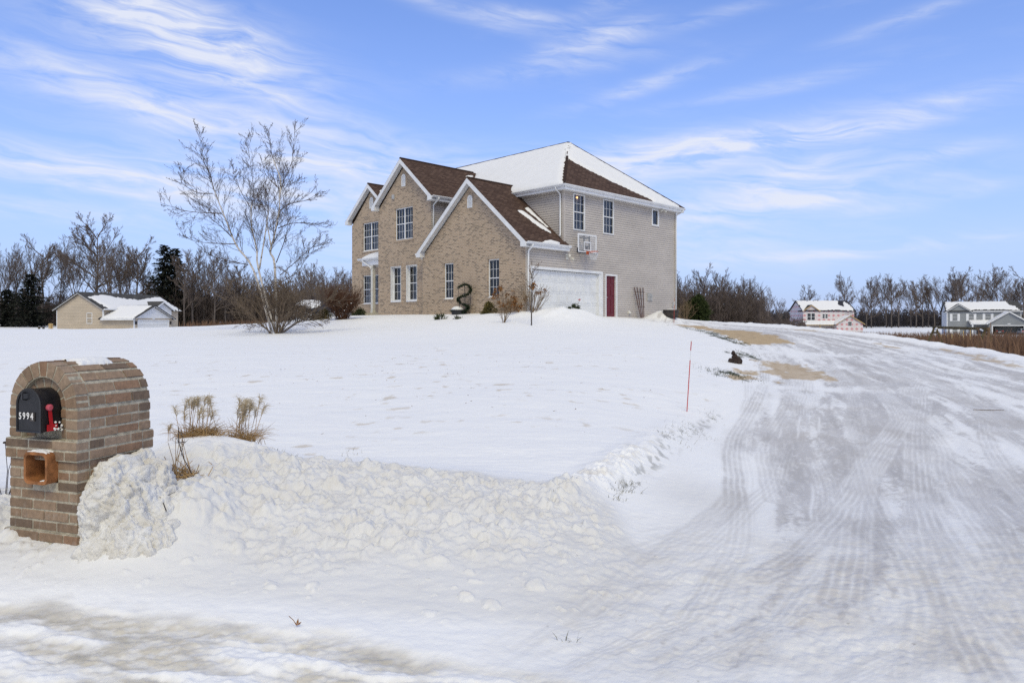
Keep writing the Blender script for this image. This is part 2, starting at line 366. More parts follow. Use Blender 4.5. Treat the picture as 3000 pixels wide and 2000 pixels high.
def clods(x, y, s, keep=.6, rmin=.25, rmax=.62):
    """domes of random size strewn over the plane, in cell units"""
    xf = np.floor(x).astype(np.int64); yf = np.floor(y).astype(np.int64); h = np.zeros(x.shape)
    for i in (-1, 0, 1):
        for j in (-1, 0, 1):
            cx, cy = xf+i, yf+j; u = 1/4294967296.0
            a = _h(cx, cy, s)*u; b = _h(cx, cy, s+1)*u; c = _h(cx, cy, s+2)*u; e = _h(cx, cy, s+3)*u
            r = rmin+(rmax-rmin)*c*c; d2 = ((x-cx-.15-.7*a)**2+(y-cy-.15-.7*b)**2)/(r*r)
            h = np.maximum(h, np.where(e < keep, r*np.sqrt(np.clip(1-d2, 0, 1)), 0))
    return h
def ss(a, b, x):
    t = np.clip((x-a)/(b-a), 0, 1); return t*t*(3-2*t)
def pl_dist(X, Y, pts, val=None):
    """distance to a polyline, length along it, signed side, and an optional value carried along it"""
    best = np.full(X.shape, 1e9); sa = np.zeros(X.shape); sg = np.zeros(X.shape); vv = np.zeros(X.shape); acc = 0
    for i in range(len(pts)-1):
        ax, ay = pts[i]; bx, by = pts[i+1]; ex, ey = bx-ax, by-ay; L = math.hypot(ex, ey)
        t = np.clip(((X-ax)*ex+(Y-ay)*ey)/(L*L), 0, 1); qx = X-ax-t*ex; qy = Y-ay-t*ey; d = np.hypot(qx, qy); m = d < best
        best = np.where(m, d, best); sa = np.where(m, acc+t*L, sa); sg = np.where(m, np.sign(ex*(Y-ay)-ey*(X-ax)), sg)
        if val is not None: vv = np.where(m, val[i]+(val[i+1]-val[i])*t, vv)
        acc += L
    return best, sa, sg, vv
def in_poly(X, Y, poly):
    """signed distance, positive inside"""
    ins = np.zeros(X.shape, bool); n = len(poly)
    for i in range(n):
        x0, y0 = poly[i]; x1, y1 = poly[(i+1) % n]
        c = ((y0 > Y) != (y1 > Y)) & (X < (x1-x0)*(Y-y0)/((y1-y0) if abs(y1-y0) > 1e-9 else 1e-9)+x0); ins ^= c
    d, _, _, _ = pl_dist(X, Y, list(poly)+[poly[0]]); return np.where(ins, d, -d)
def spline(pts, n=6):
    P = [np.array(p, float) for p in pts]; P = [2*P[0]-P[1]]+P+[2*P[-1]-P[-2]]; o = []
    for i in range(1, len(P)-2):
        for k in range(n):
            t = k/n; a, b, c, d = P[i-1:i+3]
            o.append(tuple(.5*((2*b)+(-a+c)*t+(2*a-5*b+4*c-d)*t*t+(-a+3*b-3*c+d)*t**3)))
    o.append(tuple(P[-2])); return o

BX = [-9, -6, -4, -2.9, -2.2, -1.2, -.4, .1, .55, .95]
BC = [5.5, 5.4, 5.35, 5.6, 6.05, 5.95, 5.75, 5.65, 5.6, 5.6]
BH = [.10, .12, .14, .22, .26, .23, .19, .13, .08, .0]
BT = [4.4, 4.35, 4.25, 4.15, 4.05, 3.9, 3.75, 3.75, 3.95, 4.3]
EDGE = [(.42, 5.85), (.75, 6.5), (1.12, 7.25), (1.55, 8.2), (2.05, 9.4), (2.6, 10.9), (3.4, 12.8)]
EDGEH = [.11, .10, .08, .06, .035, .015, .0]
FARRIDGE = [(4.7, 43.5), (8.2, 42.6), (11.9, 41.0), (13.7, 35.6), (15.3, 31.6), (16.2, 28.9), (16.6, 26.5), (16.0, 23.4), (14.8, 20)]
DRIVE = [(-.5, 3.1), (.12, 4.15), (.40, 5.03), (.85, 6.1), (1.42, 7.5), (2.3, 10.2), (3.73, 13.5), (5.1, 17.0), (6.2, 20.6), (7.3, 24.3), (7.9, 28.6), (8.1, 33.0),
         (7.6, 35.2), (5.5, 36.0), (3.6, 35.4), (4.7, 36.6), (7, 40.5), (9.5, 41.3), (11.4, 40.6), (13.2, 35.2), (14.7, 31.2), (15.5, 28.8), (16.0, 26), (15.5, 23.5), (14.3, 20), (14.5, 14), (14.5, 8), (14, 3.1)]
ROADE = [(-40, 6.2), (-12, 4.6), (-6, 4.1), (-2.81, 3.95), (-1.92, 3.83), (-1.61, 3.74), (-1.13, 3.65), (-.66, 3.48), (-.24, 3.33), (.6, 3.1), (3, 2.7), (12, 2.4), (40, 1.8)]
HC, HS = .622, 32.6    # the garage corner of the brick house in plan
def uv_xy(u, v): return HC-(u-v)*.70710678, HS+(u+v)*.70710678

def terrain(X, Y, zb=None):
    z = base_z(X, Y) if zb is None else zb; o = {}
    r = np.hypot(X, Y)
    # lawn undulation and wind crust
    z = z+.035*fbm(X/3.1, Y/3.1, 5, 3)*ss(6, 12, r)*(1-ss(150, 300, r))
    yedge = np.interp(X, [p[0] for p in ROADE], [p[1] for p in ROADE])+.10*fbm(X/.5, Y/.5, 77, 3)
    yc = np.interp(X, BX, BC); hc = np.interp(X, BX, BH); yt = np.interp(X, BX, BT)
    yc = yc+.15*fbm(X/.8, Y*0, 31, 2)
    pf = ss(0, 1, (Y-yt)/(yc-yt)); pb = 1-ss(0, 1, (Y-yc)/1.5)
    bank = hc*np.where(Y < yc, pf**.85, pb)
    # the mound behind the mailbox, snow round its foot
    mound = .36*np.exp(-(((X+2.85)/.78)**2+((Y-6.55)/.70)**2)**1.3)
    z = z+np.maximum(bank, mound)+.25*np.minimum(bank, mound)+.03*np.exp(-((X+3.3)/.7)**2-((Y-4.55)/.3)**2)+.20*np.exp(-((X+2.30)/.33)**2-((Y-5.0)/.45)**2)+.06*np.exp(-((X+2.55)/.25)**2-((Y-4.55)/.16)**2)
    # rough ploughed snow
    rough = np.clip(ss(0, .12, bank), 0, 1)*(1-ss(.2, .9, Y-yc))*ss(0, .45, Y-yt)
    rough = rough*(1-.75*ss(.2, .9, (yc-.55-Y))*ss(-.2, .35, fbm(X/.7, Y/.7, 41, 3)+.1))
    low = ss(-.1, .4, fbm(X/.9, Y/.9, 12, 2)+.15)
    wx = X+.05*fbm(X/.12, Y/.12, 33, 3); wy = Y+.05*fbm(X/.12, Y/.12, 34, 3)
    lum = (clods(wx/.42, wy/.42, 3, .32)*.12+.05*fbm(X/.5, Y/.5, 4, 2))*low+clods(wx/.19, wy/.19, 9, .55)*.080+clods(wx/.10, wy/.10, 15, .65)*.052+clods(X/.055, Y/.055, 19, .6)*.026+.026*fbm(X/.10, Y/.10, 16, 4)
    z = z+rough*lum
    # clods scattered over the lower skirt
    sk = ss(0, .25, Y-yt)*(1-ss(0, 1.1, Y-yc))*ss(.0, .05, hc)
    cl = (clods(wx/.20, wy/.20, 55, .16, .15, .36)*.075+clods(wx/.10, wy/.10, 59, .25, .15, .5)*.045)
    z = z+sk*cl
    # ploughed ridge along the driveway
    d, sl, sg, hv = pl_dist(X, Y, EDGE, EDGEH)
    d = np.abs(d+.05*pn(X/.3, Y/.3, 21)); er = hv*(1-ss(.02, .30, np.where(sg > 0, d*.75, d*1.2)))
    z = z+er*(.8+.6*clods(wx/.16, wy/.16, 23, .8)+.5*clods(X/.07, Y/.07, 27, .7)+.25*fbm(X/.4, Y/.4, 24, 3))
    d2, _, _, _ = pl_dist(X, Y, FARRIDGE); fr = .11*np.exp(-(d2/.6)**2)
    z = z+fr*(.5+.9*clods(X/.7, Y/.7, 25, .7)+.4*clods(X/.3, Y/.3, 26, .6))
    # bed mounds by the house
    def g(cx, cy, sx, h): return h*np.exp(-(((X-cx)/sx)**2+((Y-cy)/sx)**2))
    bx, by = uv_xy(-1.1, .7); z = z+g(bx, by, 1.3, .42)*(1+.3*fbm(X/.5, Y/.5, 61, 3)); bx, by = uv_xy(-1.3, 2.4); z = z+g(bx, by, .9, .30); bx, by = uv_xy(-.3, -.9); z = z+g(bx, by, .8, .16)
    bx, by = uv_xy(-.8, 9.9); z = z+g(bx, by, .7, .50)
    bx, by = uv_xy(1.2, -1.2); z = z+g(bx, by, .9, .12)
    # driveway
    dv = in_poly(X, Y, DRIVE)+.18*fbm(X/1.1, Y/1.1, 71, 3); dm = ss(-.15, .5, dv)*ss(-.1, .35, Y-yedge)
    t = X*.34+Y*.94; n = X*.94-Y*.34
    rd = 1-ss(-.05, .22, Y-yedge)
    z = z+dm*(.010*fbm(n/.22, t/.7, 81, 4)+.004*pn(X/.05, Y/.05, 83))-dm*.03
    # packed ridge of the tracked snow near the street
    nearm = ss(3.0, 3.6, Y)*(1-ss(4.6, 6.2, Y))*ss(-.3, .8, X)
    z = z+nearm*(.020*billow(X/.3, Y/.3, 85, 4)+.004*fbm((X+Y)/.11, (X-Y)/.4, 86, 3)+.006*fbm(X/.07, Y/.07, 87, 3))
    z = z+rd*(-.03+.018*fbm(X/.35, Y/.16, 91, 5)+.010*fbm(X/.07, Y/.045, 92, 3)+.018*ss(.0, .3, fbm(X/.9+1.7, (Y-X*-.2)/.22, 93, 3)))
    # fine grain
    z = z+(1-dm)*(1-rd)*(1-rough)*(.005*fbm(X/.13, Y/.08, 95, 3)*(1-ss(15, 30, r))+.016*fbm(X/.9, Y/.45, 96, 4)*(1-ss(30, 60, r)))
    z = z+ss(0, 4, -(in_poly(X, Y, [uv_xy(0, .2), uv_xy(0, 12.4), uv_xy(17.7, 12.4), uv_xy(17.7, 2.4), uv_xy(12, 2.4), uv_xy(12, .6), uv_xy(7.5, .6), uv_xy(7.5, .2)])))*0
    o.update(bank=bank, rough=rough, lum=lum, er=er, dv=dv, dm=dm, rd=rd, yedge=yedge, t=t, n=n, nearm=nearm, fr=fr, sk=sk, cl=cl, yc=yc, yt=yt)
    return z, o

TRACKS = dict(
    a=[(2.09, 3.0), (2.68, 4.45), (4.09, 7.14), (6.19, 10.92), (8.44, 14.75), (10.13, 18.3), (12.05, 23.84), (12.66, 27.95), (12.05, 30.45)],
    b=[(1.9, 4.2), (2.28, 4.88), (3.74, 7.69), (5.22, 9.96), (7.15, 12.92), (9.2, 16.92), (10.78, 21.75)],
    c=[(1.6, 4.6), (2.4, 5.59), (4.64, 9.19), (6.23, 11.46), (7.6, 14.6)], d=[(2.0, 6.4), (2.33, 7.51), (3.07, 9.9), (4.31, 12.73), (5.78, 16.37), (6.89, 19.78), (7.74, 23.19)],
    e=[(2.5, 6.8), (2.86, 8.0), (3.55, 10.06), (4.78, 12.53), (6.4, 16.4)], g=[(4.9, 10.2), (5.89, 12.35), (7.31, 15.63), (9.03, 20.36), (10.05, 23.41), (10.6, 27)],
    h=[(2.6, 3.4), (3.3, 4.77), (4.82, 7.9), (6.36, 10.93), (8.96, 18.79), (9.82, 22.38)], i=[(1.9, 3.3), (2.55, 4.46), (3.29, 6.39), (4.48, 9.2), (5.3, 11)],
    j=[(6.0, 7.4), (6.96, 9.72), (9.19, 14.83), (12.2, 23.25), (13.21, 29.16)], k=[(.4, 4.1), (.91, 4.77), (1.5, 5.7), (2.12, 6.74)],
    l=[(-.2, 3.4), (.4, 4.2), (.9, 5.0), (1.61, 5.81), (2.2, 7)], m=[(2.5, 3.2), (2.86, 4.45), (3.88, 6.68), (5.0, 8.8)], q=[(3.4, 3.2), (4.6, 6.0), (6.3, 9.4), (8.2, 12.5)], r=[(4.6, 3.4), (6.6, 7.2), (9.0, 11.2), (11, 16)])
FLY = [2.6, 4, 5, 6.1, 7.5, 10.2, 13.5, 17, 20.6, 24.3, 28.6, 33, 37, 42]; FLL = [-2.2, -.2, .35, .85, 1.4, 2.3, 3.7, 5.1, 6.2, 7.3, 7.9, 8.1, 8.0, 9.5]
FRY = [2.6, 5, 8, 14, 20, 23.5, 26, 29, 31, 35, 41]; FRR = [8, 11, 13, 14.6, 14.6, 15.6, 16, 15.6, 14.8, 13.3, 11.6]
TRW = dict(a=.9, b=.9, d=.8, c=.7, g=.7, k=.35, l=.3, i=.5)
SAND = [([(7.9, 35.6), (9.9, 36.9), (9.3, 33.0), (10.4, 30.4), (10.5, 27.8), (10.2, 26.1), (9.0, 24.9), (8.0, 24.4), (8.1, 26.2), (8.4, 31.3), (8.2, 34.5)], 1.0),
        ([(5.5, 17.9), (6.3, 18.2), (5.8, 16.3), (4.9, 15.9)], .9), ([(7.1, 20.6), (7.9, 19.9), (8.0, 18.4), (7.8, 17.0), (6.5, 16.8), (6.5, 17.7), (6.7, 19.2)], .8),
        ([(14.25, 27.9), (14.5, 26.6), (14.4, 25.8), (13.9, 26.9)], .7), ([(15.7, 26), (14.6, 22.1), (13.9, 19.5), (13.7, 19.8), (14.2, 22.2), (15.3, 26.0)], .7), ([(13.6, 33.5), (14, 32.2), (13.2, 32.2), (12.8, 33.4)], .6)]
GRASS = [[(8.25, 31.1), (8.2, 28.7), (7.95, 25.3), (7.9, 24.2), (7.5, 24.9), (7.7, 28.6)], [(5.1, 17.4), (5.6, 17.6), (5.1, 15.9), (4.6, 16.0)], [(6.6, 21.6), (7.1, 22.1), (7.0, 20.6), (6.5, 20.9)], [(7.7, 34), (8.1, 34.5), (8.1, 32), (7.8, 32)]]

def ground_colour(X, Y, z, o):
    n = len(X); r = np.hypot(X, Y)
    snow = np.array([.840, .843, .850]); col = np.tile(snow, (n, 1)); rough = np.full(n, .75)
    def blend(c, f):
        nonlocal col
        f = np.clip(f, 0, 1)[:, None]; col = col*(1-f)+np.array(c)*f
    # road grit in the ploughed snow
    st = ss(-.15, .45, fbm(X/.55, Y/.4, 101, 4)+.12)
    blend((.57, .53, .46), o['rough']*st*(.50+.45*ss(.35, .9, billow(X/.12, Y/.12, 9, 2))))
    blend((.52, .45, .34), o['rough']*ss(.08, .45, fbm(X/.16, Y/.12, 103, 3))*.55)
    blend((.30, .25, .19), o['rough']*ss(.36, .5, pn(X/.05, Y/.04, 104))*.4)
    blend((.56, .50, .40), np.clip(o['er']*6, 0, 1)*ss(.0, .45, fbm(X/.2, Y/.25, 105, 4))*.75)
    blend((.62, .56, .46), o['sk']*ss(.012, .03, o['cl'])*.45)
    blend((.66, .62, .55), o['nearm']*ss(-.1, .45, fbm(X/.5, Y/.4, 107, 4))*.55); blend((.50, .485, .47), o['nearm']*ss(.12, .5, fbm((X*.8+Y*.6)/.5, (X*.6-Y*.8)/.1, 108, 4))*.45)
    blend((.655, .648, .638), np.clip(o['sk']*.6+o['rough']*.55+o['nearm']*.6, 0, .8))
    # litter blown over the lawn
    lawn = (1-o['dm'])*(1-np.clip(o['rough'], 0, 1))*ss(6.5, 8, Y)
    blend((.55, .47, .36), lawn*ss(.30, .55, fbm(X/.35, Y/.35, 109, 4))*ss(-.05, .3, fbm(X/3, Y/2.2, 111, 2)+.03)*(1-ss(17, 25, r))*.65)
    # driveway: packed snow, ice and bare patches
    dm = o['dm']; t = o['t']; nn = o['n']
    fl = np.interp(Y, FLY, FLL); fr_ = np.interp(Y, FRY, FRR); sf = (X-fl)/(fr_-fl)          # 0 at the left edge, 1 at the right
    sf = sf+.012*fbm(X/1.5, Y/4, 120, 2)
    f = .95*fbm(sf*8, Y/7+.3*sf, 121, 3)+.75*fbm(sf*26, Y/4, 122, 4)+.14*fbm(sf*110, Y/2.2, 123, 2)+.30*fbm(nn/.22, t/.8, 126, 4)+.20*fbm(X/.05, Y/.04, 124, 2)
    east = ss(.03, .30, sf)
    packed = .60+1.0*(f+.27-.48*east+.40*(1-ss(-.2, .9, o['dv']))+.42*o['nearm']-.10*ss(4.5, 7, Y)*(1-ss(14, 20, Y)))
    packed = np.clip(packed, 0, 1)
    # bands swept clean by blown snow across the drive
    packed = np.maximum(packed, .9*np.exp(-((Y-15.2-.12*(X-6))/.55)**2)*ss(.2, -.1, sf-.35+.2*fbm(X/.8, Y/.8, 127, 3))); packed = np.maximum(packed, .9*np.exp(-((Y-22.6-.1*(X-8))/.9)**2)*ss(.25, -.1, sf-.45+.2*fbm(X/.8, Y/.8, 128, 3)))
    packed = np.where(dm > 0, .42*packed+.58*ss(.22, .66, packed+.02+.36*fbm(nn/.06, t/.16, 131, 3)+.34*fbm(nn/.16, t/1.1, 133, 3)+.30*fbm(sf*70, Y/1.6, 137, 2)+.12*pn(X/.022, Y/.02, 135)), packed)
    lanes = np.random.RandomState(12)
    for q in range(15):
        s0 = lanes.uniform(.02, .98); am, wl, ph = lanes.uniform(.0, .02), lanes.uniform(18, 40), lanes.uniform(0, 6.28); c0 = s0+am*np.sin(Y/wl*6.28+ph)+lanes.uniform(-.10, .10)*np.exp(-(Y-3)/5)
        dd = (sf-c0)*(fr_-fl); m = (1-ss(.10, .135, np.abs(dd)))*ss(-.3, .2, fbm(Y/3.0, X*0+q, 140+q, 2)+.05)*dm*(1-ss(18, 34, r))*lanes.uniform(.5, .95)
        ribs = .5+.5*np.cos(dd/.052*6.28); packed = packed*(1-m)+m*np.clip(packed*.6+.34*ribs**2+.06, 0, 1); packed = np.maximum(packed, .75*m*np.exp(-((np.abs(dd)-.145)/.02)**2)*0+packed)
        packed = np.maximum(packed, .8*np.exp(-((np.abs(dd)-.15)/.022)**2)*ss(0, .35, fbm(Y/2.0, X*0+q, 160+q, 2)+.05)*dm*(1-ss(18, 34, r)))
    sel = np.where((dm > 0) & (r < 31))[0]; xs, ys, rs, pk = X[sel], Y[sel], r[sel], packed[sel]
    for q, (name, pts) in enumerate(TRACKS.items()):
        d, s, sg, _ = pl_dist(xs, ys, spline(pts, 4)); near = d < .45; d, s, sg = d[near], s[near], sg[near]; x1, y1, r1 = xs[near], ys[near], rs[near]
        wdt = .125; d2 = d*sg+.015*pn(x1/.5, y1/.5, 130+q)
        fade = ss(-.55, .10, fbm(x1/2.2, y1/2.2, 150+q, 2)+.08)*(1-ss(18, 31, r1))*(.45+.55*ss(-.5, .2, fbm(x1/.2, y1/.3, 155+q, 3))); m = (1-ss(wdt*.8, wdt*1.15, np.abs(d2)))*fade
        ribs = .5+.5*np.cos(d2/.06*2*math.pi+.6*pn(x1/.3, y1/.6, 160+q)); lug = .5+.5*np.cos(s/.09*2*math.pi+np.sign(d2)*1.5)
        v = np.clip(.22+.5*ribs**2+.12*lug+.3*pn(x1/.25, y1/.5, 170+q), 0, 1); w1 = m*TRW.get(name, .6)
        p1 = pk[near]; p1 = p1*(1-w1)+w1*v
        edge = np.exp(-((np.abs(d2)-wdt*1.2)/.022)**2)*fade; pk[near] = np.maximum(p1, edge*.7*TRW.get(name, .6))
    packed[sel] = pk
    ice = (1-packed)*dm
    blend((.50, .484, .478), ice*.95); blend((.40, .385, .375), ice*ss(-.05, .4, fbm(nn/.35, t/1.4, 139, 4))*.5); blend((.66, .65, .65), ice*ss(.12, .35, fbm(nn/.05, t/.2, 141, 3))*.5)
    brown = ss(-.1, .5, fbm(X/1.3, Y/1.0, 125, 3)+.02)
    blend((.46, .43, .40), ice*brown*.45)
    ip = np.exp(-(((X-1.75)/.55)**2+((Y-6.5)/.8)**2)); blend((.40, .375, .345), ip*ss(-.15, .25, f+.1)*.7*(1-.6*packed))
    rough = rough-ice*.10
    for poly, a in SAND:
        sdv = in_poly(X, Y, poly); k = ss(-.12, .12, sdv+.55*fbm(nn/.5, t/1.1, 181, 4)+.25*fbm(X/.14, Y/.3, 183, 3)-.05)*a
        blend((.47, .355, .215), k); blend((.33, .25, .16), k*ss(.1, .4, fbm(X/.2, Y/.5, 185, 3))*.5); rough = rough*(1-k)+.9*k
    for poly in GRASS:
        sdv = in_poly(X, Y, poly); k = ss(-.1, .15, sdv+.8*fbm(X/.3, Y/.7, 191, 4)-.12); blend((.07, .075, .035), k*.92)
    d, s, sg, _ = pl_dist(X, Y, [(1.0, 6.38), (1.6, 7.8), (2.0, 9.1), (2.68, 10.4), (3.3, 11.6)])
    blend((.30, .30, .28), (1-ss(.02, .16, d))*ss(.05, .3, fbm(X/.09, Y/.25, 195, 3))*.6)
    # street: wet slush over asphalt
    rd = o['rd']; wet = ss(-.28, .32, fbm(X/.9+1.7, (Y+X*.2)/.22, 93, 3)*-1.0+.18*fbm(X/.1, Y/.06, 201, 3)+.05)
    blend((.54, .495, .405), rd*wet*.85*(.55+.45*ss(-.25, .2, fbm(X/.12, Y/.06, 207, 4)))); blend((.38, .355, .31), rd*wet*ss(.0, .5, fbm(X/.4, Y/.2, 203, 4))*.6); rough = rough-rd*wet*.5
    blend((.44, .40, .33), ss(-.05, .1, o['yedge']+.12+.1*fbm(X/.2, Y/.2, 205, 3)-Y)*(1-rd)*.25)
    # dark grit specks
    sp = ss(.48, .56, pn(X/.035, Y/.03, 211))*np.clip(o['nearm']+o['dm']*.25*(1-ss(8, 14, r))+.5*o['rough'], 0, 1)*ss(.0, .4, fbm(X/.8, Y/.5, 213, 2))
    blend((.22, .20, .18), sp*.55)
    # stubble showing through the far fields
    blend((.55, .50, .43), ss(70, 120, r)*ss(.1, .5, fbm(X/18, Y/9, 221, 4))*.45)
    return col, np.clip(rough, .2, .95)

def build_ground():
    th = np.concatenate([np.radians(np.linspace(-180, -44, 70))[:-1], np.radians(np.linspace(-44, 44, 900)), np.radians(np.linspace(44, 180, 70))[1:-1]])
    rr = np.concatenate([np.linspace(.25, 2.6, 34)[:-1], 2.6*np.exp(np.linspace(0, math.log(8/2.6), 500))[:-1], 8*np.exp(np.linspace(0, math.log(14/8), 130))[:-1], 14*np.exp(np.linspace(0, math.log(60/14), 240))[:-1], 60*np.exp(np.linspace(0, math.log(2500/60), 95))])
    nt, nr = len(th), len(rr)
    X = (np.sin(th)[None]*rr[:, None]).ravel(); Y = (np.cos(th)[None]*rr[:, None]).ravel()
    ia = np.unique(np.append(np.arange(0, nr, 5), nr-1)); ja = np.unique(np.append(np.arange(0, nt, 4), nt-1))
    zc = base_z(np.sin(th[ja])[None]*rr[ia][:, None], np.cos(th[ja])[None]*rr[ia][:, None])
    zr = np.stack([np.interp(np.arange(nt), ja, q) for q in zc]); wi = np.interp(np.arange(nr), ia, np.arange(len(ia))); w0 = np.minimum(wi.astype(int), len(ia)-2); wf = (wi-w0)[:, None]
    zb = (zr[w0]*(1-wf)+zr[w0+1]*wf).ravel()
    z, o = terrain(X, Y, zb); col, rgh = ground_colour(X, Y, z, o)
    far = ss(600, 1500, np.hypot(X, Y)); z = z*(1-far)+1.0*far
    i = np.arange(nr-1)[:, None]*nt; j = np.arange(nt)[None]; jn = (j+1) % nt
    F = np.stack([i+j, i+jn, i+nt+jn, i+nt+j], -1).reshape(-1, 4)
    V = np.stack([X, Y, z], -1)
    # shared vertex normals so that the sheets meet without a seam
    fn = np.cross(V[F[:, 2]]-V[F[:, 0]], V[F[:, 3]]-V[F[:, 1]]); vn = np.zeros_like(V)
    for q in range(4): np.add.at(vn, F[:, q], fn)
    vn *= np.sign(vn[:, 2:3]+1e-12); vn /= np.linalg.norm(vn, axis=1, keepdims=True)+1e-12
    lab = np.zeros(len(X), int)
    lab[(o['dv'] > 0)] = 1
    lab[(o['bank'] > .05) | (o['er'] > .05)] = 2
    lab[o['rd'] > .5] = 3
    fl = lab[F[:, 0]]
    m, k, p = material('snow_ground'); a = k.n('ShaderNodeAttribute', attribute_name='albedo'); b = k.n('ShaderNodeAttribute', attribute_name='gloss')
    g = k.n('ShaderNodeNewGeometry').outputs['Position']
    c = k.mix(.10, a.outputs['Color'], k.noise(g, 90, 3, .6, out=1), 'SOFT_LIGHT')
    k.put(p.inputs['Base Color'], c); k.put(p.inputs['Roughness'], b.outputs['Fac']); p.inputs['Specular IOR Level'].default_value = .28
    h = k.m('ADD', k.noise(g, 22, 5, .65), k.m('MULTIPLY', k.noise(g, 110, 3, .6), .45)); k.put(p.inputs['Normal'], k.bump(h, .55, .010))
    for idx, name in enumerate(('ground', 'driveway', 'snow_bank', 'road')):
        Fs = F[fl == idx]; used = np.unique(Fs); re = np.full(len(X), -1); re[used] = np.arange(len(used)); Fs = re[Fs]
        me = bpy.data.meshes.new(name); me.vertices.add(len(used)); me.vertices.foreach_set('co', V[used].astype(np.float32).ravel())
        me.loops.add(Fs.size); me.loops.foreach_set('vertex_index', Fs.ravel().astype(np.int32))
        me.polygons.add(len(Fs)); me.polygons.foreach_set('loop_start', np.arange(0, Fs.size, 4, dtype=np.int32)); me.polygons.foreach_set('loop_total', np.full(len(Fs), 4, np.int32))
        me.update(); me.validate(); me.polygons.foreach_set('use_smooth', np.ones(len(me.polygons), bool))
        at = me.attributes.new('albedo', 'FLOAT_COLOR', 'POINT'); at.data.foreach_set('color', np.concatenate([col[used], np.ones((len(used), 1))], 1).astype(np.float32).ravel())
        at = me.attributes.new('gloss', 'FLOAT', 'POINT'); at.data.foreach_set('value', rgh[used].astype(np.float32))
        me.normals_split_custom_set_from_vertices(vn[used].astype(np.float32))
        me.materials.append(m); ob = bpy.data.objects.new(name, me); C.objects.link(ob); ob['kind'] = 'structure'
build_ground()
def gz(x, y): return float(terrain(np.array([float(x)]), np.array([float(y)]))[0][0])
# ------------------------------------------------------------------ building kit (plans in metres: x = v, y = u of each house)
def wall_poly(mb, fr, outer, holes=(), d=0.0, reveal=0.0, mi=0):
    bm = bmesh.new(); es = []
    def loop(pts):
        vs = [bm.verts.new((p[0], p[1], 0)) for p in pts]
        for i in range(len(vs)): es.append(bm.edges.new((vs[i], vs[(i+1) % len(vs)])))
    loop(outer)
    for a, b, c, e in holes: loop([(a, c), (b, c), (b, e), (a, e)])
    bmesh.ops.triangle_fill(bm, edges=es, use_beauty=True)
    for f in bm.faces: mb.face([fr.P(v.co.x, v.co.y, d) for v in f.verts], mi)
    bm.free()
    if reveal:
        for a, b, c, e in holes:
            q = [(a, c), (b, c), (b, e), (a, e)]
            for i in range(4):
                p0, p1 = q[i], q[(i+1) % 4]; mb.face([fr.P(*p0, d), fr.P(*p1, d), fr.P(*p1, d-reveal), fr.P(*p0, d-reveal)], mi)
def lap_siding(mb, fr, z0, z1, prof, holes=(), step=.115, lip=.016, slot=.009, deep=.03):
    """lapped boards: each course leans out to its lower edge, over a narrow open joint"""
    z = z0
    while z < z1-1e-4:
        zt = min(z+step, z1); cuts = sorted({z, min(z+slot, zt), zt}|{h[2] for h in holes if z < h[2] < zt}|{h[3] for h in holes if z < h[3] < zt})
        for a, b in zip(cuts[:-1], cuts[1:]):
            (l0, r0), (l1, r1) = prof(a), prof(b); gap = a < z+slot-1e-4
            da, db = lip*(1-(a-z)/step), lip*(1-(b-z)/step)
            hs = sorted((h[0], h[1]) for h in holes if h[2] < (a+b)/2 < h[3])
            segs = []; cl, cl1 = l0, l1
            for h0, h1 in hs:
                segs.append((cl, h0, cl1, h0)); cl = cl1 = h1
            segs.append((cl, r0, cl1, r1))
            for s0, s1, t0, t1 in segs:
                if s1-s0 < 1e-3 and t1-t0 < 1e-3: continue
                s1, t1 = max(s0, s1), max(t0, t1); P = fr.P
                if gap:
                    mb.face([P(s0, a, -deep), P(s1, a, -deep), P(t1, b, -deep), P(t0, b, -deep)])
                    mb.face([P(t0, b, -deep), P(t1, b, -deep), P(t1, b, db), P(t0, b, db)]); mb.face([P(s0, a, 0), P(s1, a, 0), P(s1, a, -deep), P(s0, a, -deep)])
                else: mb.face([P(s0, a, da), P(s1, a, da), P(t1, b, db), P(t0, b, db)])
        z = zt
